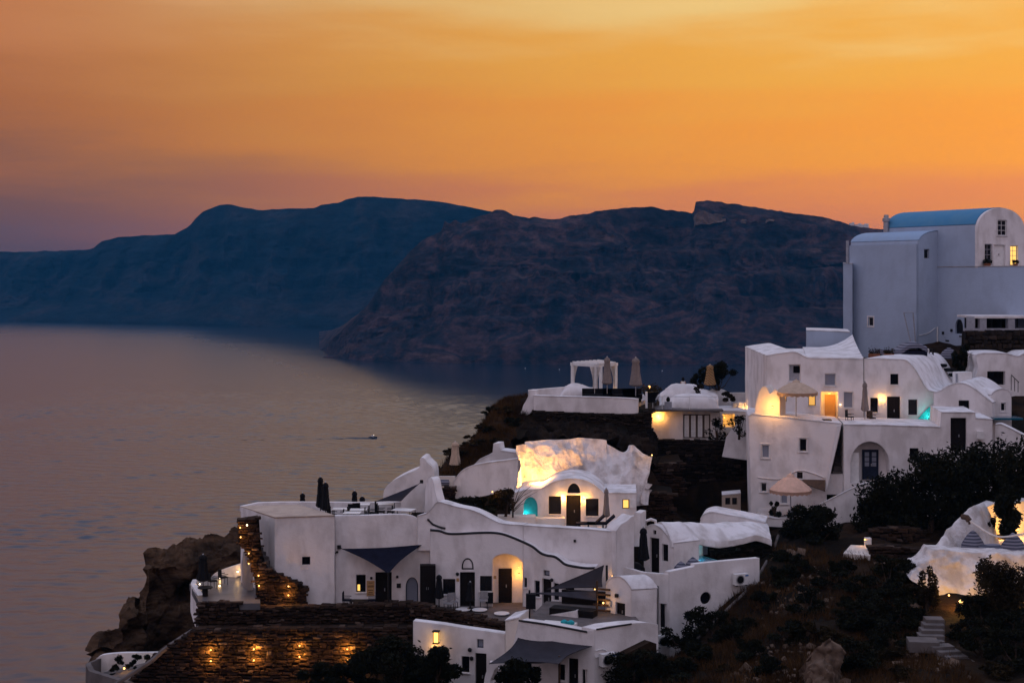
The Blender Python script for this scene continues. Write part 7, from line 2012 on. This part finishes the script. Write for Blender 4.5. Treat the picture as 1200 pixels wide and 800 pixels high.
hs2 = [P(x, y + 4, d) for (x, y), d in zip(hs, (104, 102, 101, 100, 99, 98, 106, 106.5, 103, 100.5, 99, 98, 101.5, 98.5))]
for i, p_ in enumerate(hs2):
    p_ = V((p_.x, p_.y, gz(p_.x, p_.y)))
    s_ = rn.uniform(.6, 1.0)
    dup(protos[1 if i % 3 else 0], p_, rn.uniform(0, 6.28), scale=(s_, s_, s_ * .8), label='brown scrub bush on the hill beside the plateau buttress', group='scrub bushes on the hill by the plateau')
for p_, (px, py) in zip(protos, ((860, 755), (955, 745), (1020, 735))):
    p_.location = ray_ground(px, py)

# dry grass: thousands of blades, nobody could count them
def in_poly(x, y, poly):
    c = False; m = len(poly)
    for i in range(m):
        a = poly[i]; b = poly[(i + 1) % m]
        if (a[1] > y) != (b[1] > y) and x < (b[0] - a[0]) * (y - a[1]) / (b[1] - a[1]) + a[0]: c = not c
    return c
def grass(name, label, box, poly, n, hmin, hmax, mat, seed):
    rn = np.random.default_rng(seed); vs = []; fs = []; tries = 0
    while len(fs) < n and tries < n * 6:
        tries += 1
        x = rn.uniform(box[0], box[1]); y = rn.uniform(box[2], box[3])
        if noise.noise(V((x * .35, y * .35, seed))) < -0.05 - .3 * rn.random(): continue
        z = gz(x, y); px = CX + x / y * F; py = HY + (CZ - z) / y * F
        if not in_poly(px, py, poly): continue
        for q in range(5):
            h = rn.uniform(hmin, hmax); a = rn.uniform(0, 6.28); w = .022
            bx, by = x + rn.normal() * .08, y + rn.normal() * .08
            k = len(vs)
            vs += [(bx - math.cos(a) * w, by - math.sin(a) * w, z - .03), (bx + math.cos(a) * w, by + math.sin(a) * w, z - .03), (bx + rn.normal() * h * .35, by + rn.normal() * h * .35, z + h)]
            fs.append((k, k + 1, k + 2))
    mb = MB(); mb.v = vs; mb.f = fs
    return tag(mb.build(name, mat, recalc=False, smooth=False), label, 'grass', kind='stuff')
slope_poly = [(770, 775), (890, 672), (912, 640), (990, 648), (1040, 660), (1075, 700), (1080, 745), (1150, 800), (1150, 830), (740, 830)]
grass('dry_grass', 'dry brown grass over the slope beside the pool villa', (6, 26, 56, 86), slope_poly, 30000, .15, .5, M_GRASS, 1)
grass('hill_grass', 'dry brown grass on the hill left of the plateau', (-10, 3, 94, 110), [(500, 560), (520, 528), (560, 500), (575, 462), (620, 452), (625, 480), (605, 500), (600, 535), (540, 560)], 16000, .2, .55, M_GRASS, 2)
# pale stones strewn over the slope
def strew(name, label, n, box, poly, seed, smin, smax, mat):
    rn = np.random.default_rng(seed); mb = MB(); k = 0; tries = 0
    while k < n and tries < n * 30:
        tries += 1
        x = rn.uniform(box[0], box[1]); y = rn.uniform(box[2], box[3])
        if noise.noise(V((x * .3 + 5, y * .3, seed))) < .08: continue
        z = gz(x, y)
        if not in_poly(CX + x / y * F, HY + (CZ - z) / y * F, poly): continue
        s_ = rn.uniform(smin, smax) * (1 + 1.2 * (rn.random() > .93)); M_ = Matrix.Rotation(rn.uniform(0, 6.28), 3, V(rn.normal(size=3)).normalized())
        vs = [V((x, y, z + s_ * .15)) + M_ @ V((a * s_ * rn.uniform(.6, 1), b * s_ * rn.uniform(.5, 1), c * s_ * rn.uniform(.4, .8))) for c in (-.5, .5) for a, b in ((-.5, -.5), (.5, -.5), (.5, .5), (-.5, .5))]
        mb.add(vs, [(3, 2, 1, 0), (4, 5, 6, 7), (0, 1, 5, 4), (1, 2, 6, 5), (2, 3, 7, 6), (3, 0, 4, 7)]); k += 1
    return tag(mb.build(name, mat, recalc=False, smooth=False), label, 'stones', kind='stuff')
strew('slope_stones', 'pale stones strewn over the dry slope', 420, (8, 26, 56, 86), slope_poly, 3, .10, .30, M_PALESTONE)
# pale boulder at the bottom
def bould(s, t):
    px = 945 + 42 * s; top = interp([(945, 800), (950, 772), (958, 760), (966, 752), (972, 747), (978, 757), (983, 770), (987, 800)], px)
    y = top + (812 - top) * t
    return P(px, y, 62.6 - 1.0 * t - .9 * math.sin(math.pi * s))
o = bumpy(bould, 30, 26, M_PALESTONE, 'boulder', None, amp=.4, freq=1.6, seed=51, thick=V((0, 1.6, -.8)), nrm=V((0, -1, 0)))
tag(o, 'pale pitted boulder among the dark scrub of the slope', 'boulder')

# ------------------------------------------------------------------ evening haze over the whole caldera
mb = MB(); mb.box((0, 2950, 174.0), (14200, 7900, 350))
hz = mb.build('haze', None, smooth=False)
hm = bpy.data.materials.new('haze'); hm.use_nodes = True
ht = hm.node_tree; ht.nodes.clear()
ho = ht.nodes.new('ShaderNodeOutputMaterial'); hv = ht.nodes.new('ShaderNodeVolumePrincipled')
hv.inputs['Color'].default_value = (0.05, 0.36, 0.80, 1); hv.inputs['Density'].default_value = 0.000075; hv.inputs['Anisotropy'].default_value = 0.0
ht.links.new(hv.outputs[0], ho.inputs['Volume'])
hz.data.materials.append(hm)
tag(hz, 'thin blue evening haze over the water', 'haze', kind='stuff')
